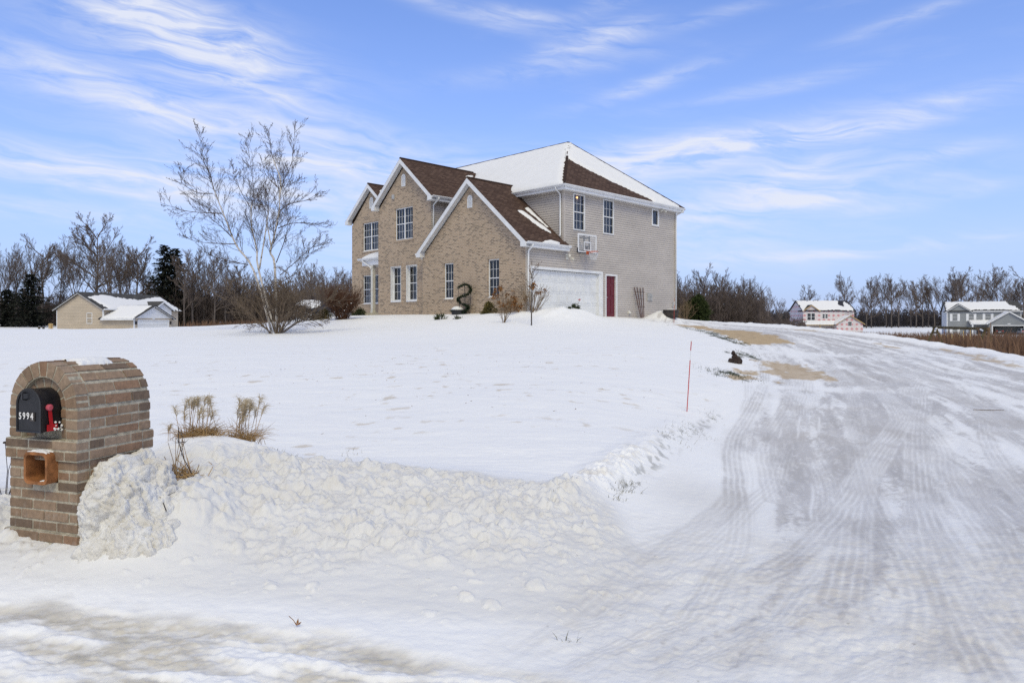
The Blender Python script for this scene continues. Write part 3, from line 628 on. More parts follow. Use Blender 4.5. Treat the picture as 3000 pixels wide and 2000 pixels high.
def window(parent, fr, s0, s1, z0, z1, units=1, cols=3, rows=2, sashes=2, rec=.07, fw=.055, curtain='low', mats=None, proud=0, mw=.014, shade=None, sill_snow=0, lab=None, room=.5):
    """double-hung window: frame and bars, glass, curtain and a dark room behind"""
    wm = mats or white_trim; mb = MB(); gl = MB(); d = -rec
    F = lambda a, b, c, e, d0, d1, m=mb: m.fbox(fr, a, b, c, e, d0, d1)
    F(s0, s1, z0, z0+fw, d-.05, d+.02+proud); F(s0, s1, z1-fw, z1, d-.05, d+.02+proud)
    F(s0, s0+fw, z0+fw, z1-fw, d-.05, d+.018+proud); F(s1-fw, s1, z0+fw, z1-fw, d-.05, d+.018+proud)
    w = (s1-s0-2*fw-(units-1)*fw*1.5)/units
    for u in range(units):
        a = s0+fw+u*(w+fw*1.5); b = a+w
        if u: F(a-fw*1.5, a, z0+fw, z1-fw, d-.05, d+.016+proud)
        zz = [z0+fw+(z1-z0-2*fw)*i/sashes for i in range(sashes+1)]
        for i in range(sashes):
            lo, hi = zz[i], zz[i+1]; dd = d-(0.012 if i == 0 and sashes > 1 else 0)
            if i: F(a, b, lo-.022, lo+.022, d-.04, d+.008+proud)
            for k in range(1, cols): F(a+w*k/cols-mw/2, a+w*k/cols+mw/2, lo+.02, hi-.02, dd-.016, dd-.002)
            for k in range(1, rows): F(a, b, lo+(hi-lo)*k/rows-mw/2, lo+(hi-lo)*k/rows+mw/2, dd-.018, dd-.004)
        q = [fr.P(a, z0+fw, d-.022), fr.P(b, z0+fw, d-.022), fr.P(b, z1-fw, d-.022), fr.P(a, z1-fw, d-.022)]; gl.face(q if fr.a.cross(Vector((0, 0, 1))).dot(fr.n) > 0 else q[::-1])
    o = mb.build('window', wm, parent); gl.build('pane', glass, o)
    if lab: o['label'] = lab
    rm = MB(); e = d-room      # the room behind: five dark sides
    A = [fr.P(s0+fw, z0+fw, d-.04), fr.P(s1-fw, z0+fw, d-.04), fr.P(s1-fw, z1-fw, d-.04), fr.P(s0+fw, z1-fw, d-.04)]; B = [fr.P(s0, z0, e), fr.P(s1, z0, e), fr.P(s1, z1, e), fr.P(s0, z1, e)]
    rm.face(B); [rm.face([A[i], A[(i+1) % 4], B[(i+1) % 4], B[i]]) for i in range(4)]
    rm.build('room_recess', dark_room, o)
    if curtain:
        ct = MB(); n = 26; zt = z1-fw if curtain in ('full', 'sides') else (z0+z1)/2-.02
        for u in range(units):
            a = s0+fw+u*(w+fw*1.5); spans = [(a, a+w)] if curtain != 'sides' else [(a, a+w*.3), (a+w*.7, a+w)]
            for q0, q1 in spans:
                for k in range(n):
                    x0, x1 = q0+(q1-q0)*k/n, q0+(q1-q0)*(k+1)/n; y0, y1 = d-.10+.02*math.sin(k*1.9), d-.10+.02*math.sin((k+1)*1.9)
                    ct.face([fr.P(x0, z0+fw, y0), fr.P(x1, z0+fw, y1), fr.P(x1, zt, y1), fr.P(x0, zt, y0)])
        ct.build('curtain', curtain_m, o)
    if sill_snow:
        sn = MB(); n = 12
        for k in range(n):
            x0, x1 = s0+(s1-s0)*k/n, s0+(s1-s0)*(k+1)/n; h0 = sill_snow*(.55+.45*math.sin(k*.9+s0*3)**2)*(1 if 0 < k else .4); h1 = sill_snow*(.55+.45*math.sin((k+1)*.9+s0*3)**2)*(1 if k < n-1 else .4)
            sn.hexa([fr.P(x0, z0-.04, .035), fr.P(x1, z0-.04, .035), fr.P(x1, z0-.04, -rec+.02), fr.P(x0, z0-.04, -rec+.02), fr.P(x0, z0-.04+h0*.7, .02), fr.P(x1, z0-.04+h1*.7, .02), fr.P(x1, z0+h1, -rec+.02), fr.P(x0, z0+h0, -rec+.02)])
        sn.build('sill_snow', snow_m, o)
    return o
def roof_slab(name, quads, mat, parent, th=.12, uvdir=None):
    """roof planes given by their top corners; UVs run along and up each slope"""
    mb = MB(); uvs = []
    for q in quads:
        q = [Vector(p) for p in q]; nrm = (q[1]-q[0]).cross(q[-1]-q[0]).normalized()
        if nrm.z < 0: nrm = -nrm
        mb.prism(q, -nrm*th)
    o = mb.build(name, mat, parent); me = o.data; uv = me.uv_layers.new(name='uv')
    for p in me.polygons:
        n = p.normal; t = Vector((n.y, -n.x, 0)); t = t.normalized() if t.length > .05 else Vector((1, 0, 0)); b = n.cross(t)
        for li in p.loop_indices:
            c = me.vertices[me.loops[li].vertex_index].co; uv.data[li].uv = (c.dot(t), c.dot(b))
    return o
def roof_snow(parent, o, a, b, polys, th=.09, res=.14, edge=.22, seed=1, amp=.16, name='roof_snow', cuts=()):
    """a blanket lying on a roof plane: o origin, a/b unit axes in the plane, polys in (s, t)"""
    o, a, b = Vector(o), Vector(a).normalized(), Vector(b).normalized(); n = a.cross(b).normalized(); n = n if n.z > 0 else -n
    P = [p for pl in polys for p in pl]; s0, s1 = min(p[0] for p in P)-.2, max(p[0] for p in P)+.2; t0, t1 = min(p[1] for p in P)-.2, max(p[1] for p in P)+.2
    ns, nt = int((s1-s0)/res)+2, int((t1-t0)/res)+2
    g, h = np.meshgrid(np.linspace(s0, s1, ns), np.linspace(t0, t1, nt), indexing='ij'); d = np.full(g.shape, -9.)
    for pl in polys: d = np.maximum(d, in_poly(g, h, pl))
    for pl in cuts: d = np.minimum(d, -in_poly(g, h, pl))
    d = d+amp*fbm(g/.55, h/.55, seed, 4)+amp*.5*fbm(g/.16, h/.16, seed+5, 2)
    k = np.clip(d/edge, 0, 1); hh = np.where(d > 0, th*(np.sqrt(k)*.9+.1)+.012*fbm(g/1.2, h/1.2, seed+9, 2), -.03)
    mb = MB(); mb.v = [tuple(o+a*g[i, j]+b*h[i, j]+n*hh[i, j]) for i in range(ns) for j in range(nt)]
    for i in range(ns-1):
        for j in range(nt-1):
            if max(d[i, j], d[i+1, j], d[i, j+1], d[i+1, j+1]) > 0: mb.f.append((i*nt+j, (i+1)*nt+j, (i+1)*nt+j+1, i*nt+j+1)); mb.mi.append(0)
    ob = mb.build(name, snow_m, parent, True)
    return ob
def gutter(mb, a, b, out, h=.11, w=.12):
    """K-style gutter from a to b, out = outward direction"""
    a, b, out = Vector(a), Vector(b), Vector(out); z = Vector((0, 0, 1))
    pr = [(0, 0), (w*.6, 0), (w*.75, .45*h), (w, .62*h), (w, h), (w*.88, h), (w*.85, .75*h), (0, .75*h)]
    mb.prism([a+out*p+z*(q-h) for p, q in pr], b-a)
def downspout(parent, pts, r=.042, name='downspout'):
    mb = MB(); mb.tube(spline3(pts), r, 8); return mb.build(name, white_trim, parent, True)
def spline3(pts, n=3):
    o = []; P = [Vector(p) for p in pts]
    for i, p in enumerate(P):
        if 0 < i < len(P)-1:
            d0 = (P[i-1]-p); d1 = (P[i+1]-p); l = min(.09, d0.length*.4, d1.length*.4); a, b = p+d0.normalized()*l, p+d1.normalized()*l
            for k in range(n+1):
                t = k/n; o.append(a*(1-t)**2+p*2*t*(1-t)+b*t*t)
        else: o.append(p)
    return o
def rake(mb, pk, el, er, vfront, hgt=.20, th=.03, back=.33, foot=.34):
    """white rake boards and soffits of a gable facing -x: pk ridge top, el/er eave tops as (y, z)"""
    for e in (el, er):
        dy, dz = e[0]-pk[0], e[1]-pk[1]; L = math.hypot(dy, dz); ny, nz = (dz/L, -dy/L); ny, nz = (ny, nz) if nz < 0 else (-ny, -nz)
        A, B = (pk[0], pk[1]-.03), (e[0], e[1]-.03); sgn = 1 if dy > 0 else -1
        vz = hgt/abs(dy/L)
        q = [(vfront-.012, A[0], A[1]), (vfront-.012, B[0], B[1]), (vfront-.012, B[0], B[1]-vz*.75), (vfront-.012, B[0]-sgn*foot, B[1]-vz*.75), (vfront-.012, B[0]-sgn*foot, B[1]+foot*abs(dz/dy)-vz), (vfront-.012, A[0], A[1]-vz)]
        mb.prism(q, (th, 0, 0))
        # soffit under the overhang
        k = vz*.72
        mb.face([(vfront+.01, A[0], A[1]-k), (vfront+.01, B[0], B[1]-k), (vfront+back, B[0], B[1]-k), (vfront+back, A[0], A[1]-k)])
        mb.prism([(vfront+.018, B[0], B[1]-.04), (vfront+.018, B[0], B[1]-vz*.75), (vfront+.018, B[0]-sgn*foot, B[1]-vz*.75), (vfront+.018, B[0]-sgn*foot, B[1]-.04+foot*.3)], (back-.02, 0, 0))
def louvre(parent, fr, s0, s1, z0, z1):
    mb = MB(); c = (s0+s1)/2; r = (s1-s0)/2; zs = z1-r; n = 10
    outer = [(s0, z0), (s1, z0)]+[(c+r*math.cos(math.pi*i/n), zs+r*math.sin(math.pi*i/n)) for i in range(n+1)]; ri = r-.045
    inner = [(s0+.045, z0+.05), (s1-.045, z0+.05)]+[(c+ri*math.cos(math.pi*i/n), zs+ri*math.sin(math.pi*i/n)) for i in range(n+1)]
    m = len(outer)
    for i in range(m):
        j = (i+1) % m; mb.hexa([fr.P(*outer[i], 0), fr.P(*outer[j], 0), fr.P(*inner[j], 0), fr.P(*inner[i], 0), fr.P(*outer[i], .03), fr.P(*outer[j], .03), fr.P(*inner[j], .03), fr.P(*inner[i], .03)])
    mb.face([fr.P(*q, .003) for q in inner]); z = z0+.07
    while z < z1-.06:
        hw = ri if z < zs else math.sqrt(max(0, ri*ri-(z-zs)**2)); mb.hexa([fr.P(c-hw, z, .024), fr.P(c+hw, z, .024), fr.P(c+hw, z+.012, .024), fr.P(c-hw, z+.012, .024), fr.P(c-hw, z+.03, .005), fr.P(c+hw, z+.03, .005), fr.P(c+hw, z+.042, .005), fr.P(c-hw, z+.042, .005)]); z += .062
    return mb.build('gable_vent', white_trim, parent)

# ------------------------------------------------------------------ the brick house
house = empty('brick_house', (HC, HS, 0), R(45), 'two storey house with brown brick gables, taupe siding and white two car garage door', 'house')
FL = 2.03; ZB = 1.5
def front(v): return Fr((v, 0, 0), (0, 1, 0), (-1, 0, 0))
def sideR(u): return Fr((0, u, 0), (1, 0, 0), (0, -1, 0))
def sideL(u): return Fr((0, u, 0), (1, 0, 0), (0, 1, 0))
def backf(v): return Fr((v, 0, 0), (0, 1, 0), (1, 0, 0))
VB, UL, ZE = 12.51, 17.87, 8.08
PITCH = .855
# brick gable fronts
win_g = [(5.07, 5.82, 2.93, 4.73), (1.74, 2.53, 2.93, 4.73)]
win_m = [(10.04, 11.02, 2.86, 4.87), (8.58, 9.56, 2.86, 4.87), (8.97, 10.62, 6.33, 8.11)]
win_l = [(14.85, 16.62, 2.93, 4.72), (14.85, 16.62, 6.28, 8.06)]
b1 = MB(); wall_poly(b1, front(0), [(0, ZB), (7.58, ZB), (7.58, 5.2), (3.75, 8.46), (3.71, 8.46), (0, 5.3)], win_g, 0, .11)
wall_poly(b1, sideL(7.58), [(0, ZB), (.4, ZB), (.4, 5.3), (0, 5.3)])
wall_g = b1.build('brick_wall', house_brick, house)
b2 = MB(); VM = .4; wall_poly(b2, front(VM), [(7.38, ZB), (12.25, ZB), (12.25, 8.2), (9.74, 10.42), (9.70, 10.42), (7.38, 8.25)], win_m[2:], 0, .11)
b2 = MB(); wall_poly(b2, front(VM), [(7.38, ZB), (12.25, ZB), (12.25, 8.2), (9.74, 10.42), (9.70, 10.42), (7.38, 8.25)], win_m, 0, .10)
wall_poly(b2, sideL(12.25), [(VM, ZB), (2.64, ZB), (2.64, 8.25), (VM, 8.25)])
b2.build('brick_wall', house_brick, house)
b3 = MB(); VL = 2.2; wall_poly(b3, front(VL), [(12.3, ZB), (UL, ZB), (UL, 8.0), (15.61, 10.1), (15.57, 10.1), (13.2, 8.0), (12.3, 8.0)], win_l, 0, .11)
wall_poly(b3, sideL(UL), [(VL, ZB), (2.9, ZB), (2.9, 8.05), (VL, 8.05)])
b3.build('brick_wall', house_brick, house)
# brick trim: soldier heads and sills stand a little proud, arches round the vents
soldier = brick_mat('soldier_brick', [(0, (.36, .265, .185)), (.5, (.42, .31, .22)), (.8, (.25, .18, .13)), (1, (.2, .145, .11))], (.50, .43, .34, 1), .075, .21, .011, False)
for fr, ws in ((front(0), win_g), (front(VM), win_m), (front(VL), win_l)):
    for a, b, c, e in ws:
        MB().fbox(fr, a-.12, b+.12, e+.002, e+.20, .0, .010).build('window_head', soldier, house); MB().fbox(fr, a-.10, b+.10, c-.125, c-.045, 0, .022).build('window_sill', soldier, house)
# siding
s1 = MB()
hA = [(3.32, 4.21, 6.23, 8.02), (5.68, 6.58, 6.25, 8.03), (10.06, 10.75, 7.09, 8.04), (.42, 5.54, ZB, 4.20), (5.92, 6.84, ZB, 4.16)]
lap_siding(s1, sideR(0), ZB, ZE, lambda z: (0.0 if z < 5.26 else 2.64, VB), hA)
s1.build('siding_wall', siding_m, house)
s2 = MB(); lap_siding(s2, front(2.64), 5.2, ZE, lambda z: (0, 7.38)); s2.build('siding_wall', siding_m, house)
s3 = MB(); lap_siding(s3, sideR(7.38), 5.0, 8.25, lambda z: (VM, 2.64)); s3.build('siding_wall', siding_m, house)
s4 = MB(); lap_siding(s4, sideL(UL), ZB, ZE, lambda z: (2.9, VB)); lap_siding(s4, backf(VB), ZB, ZE, lambda z: (0, UL)); s4.build('siding_wall', siding_m, house)
MB().box(2.64, 2.74, -.022, .0, 5.2, ZE).box(2.615, 2.64, -.022, .10, 5.2, ZE).build('corner_board', siding_m, house)
MB().box(VB-.1, VB, -.022, 0, ZB, ZE).box(VB, VB+.022, -.022, .1, ZB, ZE).build('corner_board', siding_m, house)
MB().box(.0, .09, -.022, 0, ZB, 5.26).build('corner_board', siding_m, house)
# roofs
OV = .35; E0 = 8.30; vF, vBk, uR, uL = 2.64-OV, VB+OV, -OV, UL+OV; vR = (vF+vBk)/2; ZR = 11.95; uA, uB = 3.91, 14.0
A, B, Cc, D = (vF, uR, E0), (vBk, uR, E0), (vBk, uL, E0), (vF, uL, E0); P0, P1 = (vR, uA, ZR), (vR, uB, ZR)
roof_slab('roof', [(D, A, P0, P1), (A, B, P0), (B, Cc, P1, P0), (Cc, D, P1)], shingle_brown, house)
def gable_roof(pk, ey0, ey1, ze0, ze1, v0, v1, v1b=None):
    return roof_slab('gable_roof', [((v0, ey0, ze0), (v1, ey0, ze0), (v1, pk[0], pk[1]), (v0, pk[0], pk[1])), ((v0, ey1, ze1), (v0, pk[0], pk[1]), (v1b or v1, pk[0], pk[1]), (v1b or v1, ey1, ze1))], shingle_brown, house)
gable_roof((3.71, 8.80), -.30, 7.76, 5.37, 5.37, -.30, 2.76, 2.62)
gable_roof((9.72, 10.79), 6.94, 12.50, 8.40, 8.40, .08, 5.7)
gable_roof((15.59, 10.45), 12.98, 18.20, 8.30, 8.30, VL-.32, 6.0)
for a, b in ((P0, P1), (A, Vector(A).lerp(Vector(P0), .62)), (B, P0), ((-.30, 3.71, 8.80), (2.9, 3.71, 8.80)), ((.08, 9.72, 10.79), (5.5, 9.72, 10.79)), ((VL-.32, 15.59, 10.45), (5.1, 15.59, 10.45))):
    ridge = MB(); ridge.tube([Vector(a)+Vector((0, 0, -.02)), Vector(b)+Vector((0, 0, -.02))], .075, 6); ridge.build('ridge_cap', shingle_brown, house)
tr = MB()
rake(tr, (3.71, 8.80), (7.76, 5.37), (-.30, 5.37), -.30); tr.build('rake_board', white_trim, house)
tr = MB(); rake(tr, (9.72, 10.79), (12.50, 8.40), (6.94, 8.40), .08); tr.build('rake_board', white_trim, house)
tr = MB(); rake(tr, (15.59, 10.45), (18.20, 8.30), (12.98, 8.30), VL-.32); tr.build('rake_board', white_trim, house)
sf = MB()   # soffits and fascia of the level eaves
sf.box(vF+.02, vBk-.02, uR+.02, .0, 8.06, 8.10); sf.box(vF+.02, 2.64, .0, 7.38, 8.06, 8.10); sf.box(vF, vF+.02, uR, 7.4, 8.05, 8.25); sf.box(vF, vBk, uR-.001, uR+.019, 8.05, 8.25)
sf.box(VB, vBk-.02, .0, UL, 8.06, 8.10); sf.box(vBk-.02, vBk, uR, uL, 8.05, 8.25); sf.box(2.9, vBk-.02, UL, uL-.02, 8.06, 8.10)
sf.box(-.28, 2.62, -.28, 0, 5.13, 5.16); sf.box(-.27, 2.74, -.30, -.28, 5.12, 5.32); sf.box(-.0, .39, 7.6, 7.74, 5.12, 5.3)
sf.box(.1, 2.3, 6.96, 7.38, 8.16, 8.19); sf.box(.1, 2.3, 6.94, 6.96, 8.15, 8.35)
sf.build('soffit', white_trim, house)
for a, b, out in (((vF, uR-.10, 8.29), (vF, 7.0, 8.29), (-1, 0, 0)), ((vF-.1, uR, 8.29), (vBk, uR, 8.29), (0, -1, 0)), ((-.29, -.30, 5.37), (2.78, -.30, 5.37), (0, -1, 0)), ((.09, 6.94, 8.40), (2.4, 6.94, 8.40), (0, -1, 0)), ((-.29, 7.76, 5.36), (.38, 7.76, 5.36), (0, 1, 0))):
    g = MB(); gutter(g, a, b, out); g.build('gutter', white_trim, house)
downspout(house, [(.10, -.36, 5.28), (.10, -.36, 5.18), (.10, -.075, 4.98), (.10, -.06, 2.2), (-.0, -.16, 2.1)])
downspout(house, [(vF-.06, .16, 8.2), (vF-.06, .16, 8.1), (2.57, .16, 7.9), (2.57, .16, 5.98), (2.47, .10, 5.86)])
downspout(house, [(.52, 6.87, 8.32), (.52, 6.87, 8.22), (.52, 7.31, 7.98), (.52, 7.31, 5.85)])
downspout(house, [(.05, 7.83, 5.28), (.05, 7.83, 5.18), (.33, 7.72, 4.98), (.34, 7.66, 4.9)])
downspout(house, [(vBk-.2, -.40, 8.2), (vBk-.2, -.40, 8.1), (VB-.05, -.07, 7.9), (VB-.05, -.06, 2.0)])
# windows
for a, b, c, e in win_g: window(house, front(0), a, b, c, e, rec=.09, curtain=None, sill_snow=.035)
for a, b, c, e in win_m[:2]:
    window(house, front(VM), a+.02, b-.02, c+.08, e-.02, rec=.20, fw=.06, curtain='low', sill_snow=.03)
    rv = MB(); fr = front(VM)
    rv.fbox(fr, b-.02, b, c, e, -.2, .01); rv.fbox(fr, a, a+.02, c, e, -.2, .01); rv.fbox(fr, a+.02, b-.02, e-.02, e, -.2, .01); rv.fbox(fr, a+.02, b-.02, c, c+.08, -.2, .03)
    rv.build('window_casing', white_trim, house)
window(house, front(VM), *win_m[2], units=2, rec=.09, curtain='low')
window(house, front(VL), *win_l[0], units=2, rec=.09, curtain='low', sill_snow=.05)
window(house, front(VL), *win_l[1], units=2, rec=.09, curtain='low', sill_snow=.04)
wA = window(house, sideR(0), *hA[0], rec=.0, proud=.025, curtain='full'); window(house, sideR(0), *hA[1], rec=.0, proud=.025, curtain='full')
window(house, sideR(0), *hA[2], cols=1, rows=1, sashes=1, rec=.0, proud=.025, curtain='full', fw=.085)
lampm = bpy.data.materials.new('lamp_glow'); lampm.use_nodes = True; pb = lampm.node_tree.nodes['Principled BSDF']; pb.inputs['Emission Color'].default_value = (1, .5, .15, 1); pb.inputs['Emission Strength'].default_value = 5
lb = MB(); lb.lathe([(.005, .05), (.03, .045), (.05, .0), (.03, -.045), (.005, -.05)], 10, sideR(0).P(3.72, 7.86, -.07)); lb.build('ceiling_lamp', lampm, wA)
for fr, q in ((front(0), (3.62, 3.98, 7.36, 7.98)), (front(VM), (9.62, 9.98, 9.28, 9.96)), (front(VL), (15.42, 15.82, 8.92, 9.62))): louvre(house, fr, *q)
for fr, (a, b, z0, z1) in ((front(0), (3.62, 3.98, 7.36, 7.98)), (front(VM), (9.62, 9.98, 9.28, 9.96)), (front(VL), (15.42, 15.82, 8.92, 9.62))):
    c, r = (a+b)/2, (b-a)/2; zs = z1-r; ab = MB()   # arched brick surround of the vent
    for i in range(9):
        t0, t1 = math.pi*i/9+.015, math.pi*(i+1)/9-.015; pts = [(c+q*math.cos(t), zs+q*math.sin(t)) for q, t in ((r+.01, t0), (r+.13, t0), (r+.13, t1), (r+.01, t1))]
        ab.prism([fr.P(*p, .001) for p in pts], fr.n*.014)
    ab.fbox(fr, a-.11, a-.01, z0, zs, 0, .012); ab.fbox(fr, b+.01, b+.11, z0, zs, 0, .012); ab.fbox(fr, a-.11, b+.11, z0-.13, z0-.01, 0, .016)
    ab.build('vent_surround', soldier, house)
MB().fbox(front(VM), 10.62, 10.84, 8.68, 8.93, 0, .07).build('wall_box', grey_box, house)
# garage door with raised panels
gd = MB(); fr = sideR(0); gd.fbox(fr, .44, 5.52, 1.9, 4.16, -.19, -.15)
for r_ in range(4):
    z0 = 2.02+r_*.535; gd.fbox(fr, .45, 5.51, z0+.004, z0+.528, -.15, -.14)
    for c_ in range(8):
        a = .52+c_*.625
        for k, (m_, d_) in enumerate(((0, -.134), (.035, -.137), (.06, -.132))):
            if k != 1: gd.fbox(fr, a+.02+m_, a+.58-m_, z0+.09+m_, z0+.45-m_, -.14, d_+.004+.006*(k == 2))
gd.build('garage_door', white_door, house)
gt = MB(); gt.fbox(fr, .30, .42, 1.9, 4.30, -.15, .03); gt.fbox(fr, 5.54, 5.66, 1.9, 4.30, -.15, .03); gt.fbox(fr, .42, 5.54, 4.18, 4.30, -.15, .03); gt.fbox(fr, .42, .44, 1.9, 4.18, -.15, .012); gt.fbox(fr, 5.40, 5.54, 1.9, 4.18, -.145, -.005)
gt.build('garage_door_frame', white_trim, house)
dr = MB(); dr.fbox(fr, 5.97, 6.79, 2.0, 4.12, -.12, -.08)
for z0, z1 in ((2.2, 2.95), (3.08, 3.62), (3.72, 4.0)):
    for a in (6.08, 6.42): dr.fbox(fr, a, a+.26, z0, z1, -.08, -.07); dr.fbox(fr, a+.03, a+.23, z0+.03, z1-.03, -.07, -.062)
do = dr.build('door', red_door_m, house); hd = MB(); P = fr.P(6.03, 3.0, 0); hd.tube([P+Vector((0, .08, 0)), P+Vector((0, .02, 0))], .015, 8); hd.lathe([(.005, -.028), (.025, -.018), (.028, 0), (.025, .018), (.005, .028)], 10, P+Vector((0, .0, 0))); hd.build('handle', grey_box, do)
dt = MB(); dt.fbox(fr, 5.89, 5.96, 1.95, 4.2, -.1, .03); dt.fbox(fr, 6.80, 6.89, 1.95, 4.2, -.1, .03); dt.fbox(fr, 5.96, 6.80, 4.12, 4.2, -.1, .03); dt.build('door_frame', white_trim, house)
# fixtures on the siding
ub = MB(); ub.fbox(fr, 9.62, 10.09, 2.91, 3.31, 0, .05); [ub.fbox(fr, 9.68+.13*i, 9.69+.13*i+.09, 2.96+.17*j, 3.10+.17*j, .05, .07) for i in range(3) for j in range(2)]; ub.build('utility_box', grey_box, house)
vt = MB(); vt.fbox(fr, 7.84, 8.02, 2.18, 2.34, 0, .03); vt.hexa([fr.P(7.86, 2.2, .12), fr.P(8.0, 2.2, .12), fr.P(8.0, 2.2, .03), fr.P(7.86, 2.2, .03), fr.P(7.86, 2.32, .05), fr.P(8.0, 2.32, .05), fr.P(8.0, 2.32, .03), fr.P(7.86, 2.32, .03)]); vt.build('dryer_vent', cream_trim, house)
MB().fbox(fr, 12.12, 12.24, 2.62, 2.85, 0, .06).build('outlet_box', grey_box, house)
fx = MB(); fx.fbox(fr, 2.78, 2.96, 4.75, 5.02, 0, .03)
for sx, a in ((-.05, (-.1, -.28, .02)), (.06, (.16, -.24, -.16))):
    P = fr.P(2.87+sx, 4.9, .03); q = P+Vector(a)*.6; fx.tube([P, q], .018, 6); fx.tube([q, q+Vector(a).normalized()*.05, q+Vector(a).normalized()*.13], [.035, .055, .065], 10)
fx.build('floodlight', cream_trim, house)
ef = MB(); ef.lathe([(.07, .0), (.07, -.03), (.02, -.04)], 10, (10.9, -.18, 8.06))
for sx in (-.13, .13): ef.tube([(10.9, -.18, 8.02), (10.9+sx, -.22, 7.99), (10.9+sx*1.9, -.24, 7.93)], [.02, .045, .06], 8)
ef.build('floodlight', cream_trim, house)
# porch between the two left gables
roof_slab('porch_roof', [((.98, 15.1, 5.62), (.98, 12.26, 5.62), (2.2, 12.26, 6.12), (2.2, 15.1, 6.12))], shingle_brown, house, .1)
pb_ = MB(); pb_.box(1.06, 2.19, 12.27, 14.95, 5.18, 5.5); pb_.box(1.0, 2.19, 12.27, 15.05, 5.44, 5.52); pb_.build('porch_beam', white_trim, house)
g = MB(); gutter(g, (.98, 12.27, 5.61), (.98, 15.2, 5.61), (-1, 0, 0)); g.build('gutter', white_trim, house); downspout(house, [(.92, 14.7, 5.5), (.92, 14.65, 5.42), (1.05, 14.0, 5.05), (1.05, 13.98, 4.95)])
MB().box(1.08, 1.28, 13.84, 14.04, 2.3, 5.19).box(1.06, 1.30, 13.82, 14.06, 5.06, 5.18).box(1.06, 1.30, 13.82, 14.06, 2.3, 2.42).build('porch_column', cream_trim, house)
MB().box(.9, 2.19, 12.27, 14.45, 1.7, 2.30).build('porch_base', porch_stone, house)
# snow on the roofs
def plane_axes(o, a_to, b_to):
    o = Vector(o); a = (Vector(a_to)-o).normalized(); b = Vector(b_to)-o; b = (b-a*b.dot(a)).normalized(); return o, a, b
o_, a_, b_ = plane_axes(A, D, P0); sl = math.hypot(vR-vF, ZR-E0); wU = uL-uR
roof_snow(house, o_, a_, b_, [[(.16, .06), (wU-.1, .06), (uB-uR, sl-.1), (uA-uR-.06, sl-.06), (1.42, 1.85)]], .10, seed=3, amp=.05, cuts=[[(6.9, -.5), (7.3, .35), (10.06, 4.1), (12.9, .4), (18.9, -.5)], [(13, -.5), (13.6, .6), (15.9, 2.5), (18.7, .4), (18.7, -.5)]])
o_, a_, b_ = plane_axes(A, B, P0); sr = math.hypot(uA-uR, ZR-E0); wV = vBk-vF
roof_snow(house, o_, a_, b_, [[(.0, .03), (wV-.25, .05), (wV/2-.02, sr-.06)]], .09, seed=7, amp=.13, cuts=[HIPBARE if 'HIPBARE' in globals() else [(-.3, -.5), (.0, .2), (2.2, 3.05), (2.55, 3.65), (2.85, 3.45), (4.2, 2.15), (6.3, .95), (7.5, .25), (7.7, -.5)]])
o_, a_, b_ = plane_axes((-.30, -.30, 5.37), (2.7, -.30, 5.37), (-.30, 3.71, 8.80))
roof_snow(house, o_, a_, b_, [[(1.55, 2.75), (1.95, 2.8), (2.62, 1.1), (2.5, .95), (2.1, 1.3)]], .07, .07, .12, 11, .08, 'roof_snow')
roof_snow(house, o_, a_, b_, [[(2.35, 3.1), (2.66, 3.2), (2.78, 1.5), (2.66, 1.5)]], .07, .06, .10, 12, .05, 'roof_snow')
roof_snow(house, o_, a_, b_, [[(1.1, .0), (2.2, .02), (2.5, .15), (1.9, .32), (1.6, .28)]], .07, .06, .10, 13, .06, 'roof_snow')
o_, a_, b_ = plane_axes((.08, 6.94, 8.40), (5, 6.94, 8.40), (.08, 9.72, 10.79))
roof_snow(house, o_, a_, b_, [[(2.15, .0), (2.5, .5), (4.6, 3.1), (5.0, 3.2), (3.0, .2), (2.5, -.1)]], .09, .09, .12, 14, .14, 'roof_snow')
o_, a_, b_ = plane_axes((VL-.32, 12.98, 8.30), (6, 12.98, 8.30), (VL-.32, 15.59, 10.45))
roof_snow(house, o_, a_, b_, [[(.35, 1.2), (.55, 2.75), (3.5, 2.9), (3.5, .2), (.35, .2)]], .09, .09, .12, 15, .08, 'roof_snow')
o_, a_, b_ = plane_axes((.98, 12.3, 5.62), (.98, 15.1, 5.62), (2.2, 12.3, 6.12))
roof_snow(house, o_, a_, b_, [[(-.1, .0), (2.55, .02), (2.2, .7), (1.2, 1.25), (-.1, 1.3)]], .17, .08, .3, 16, .03, 'roof_snow')
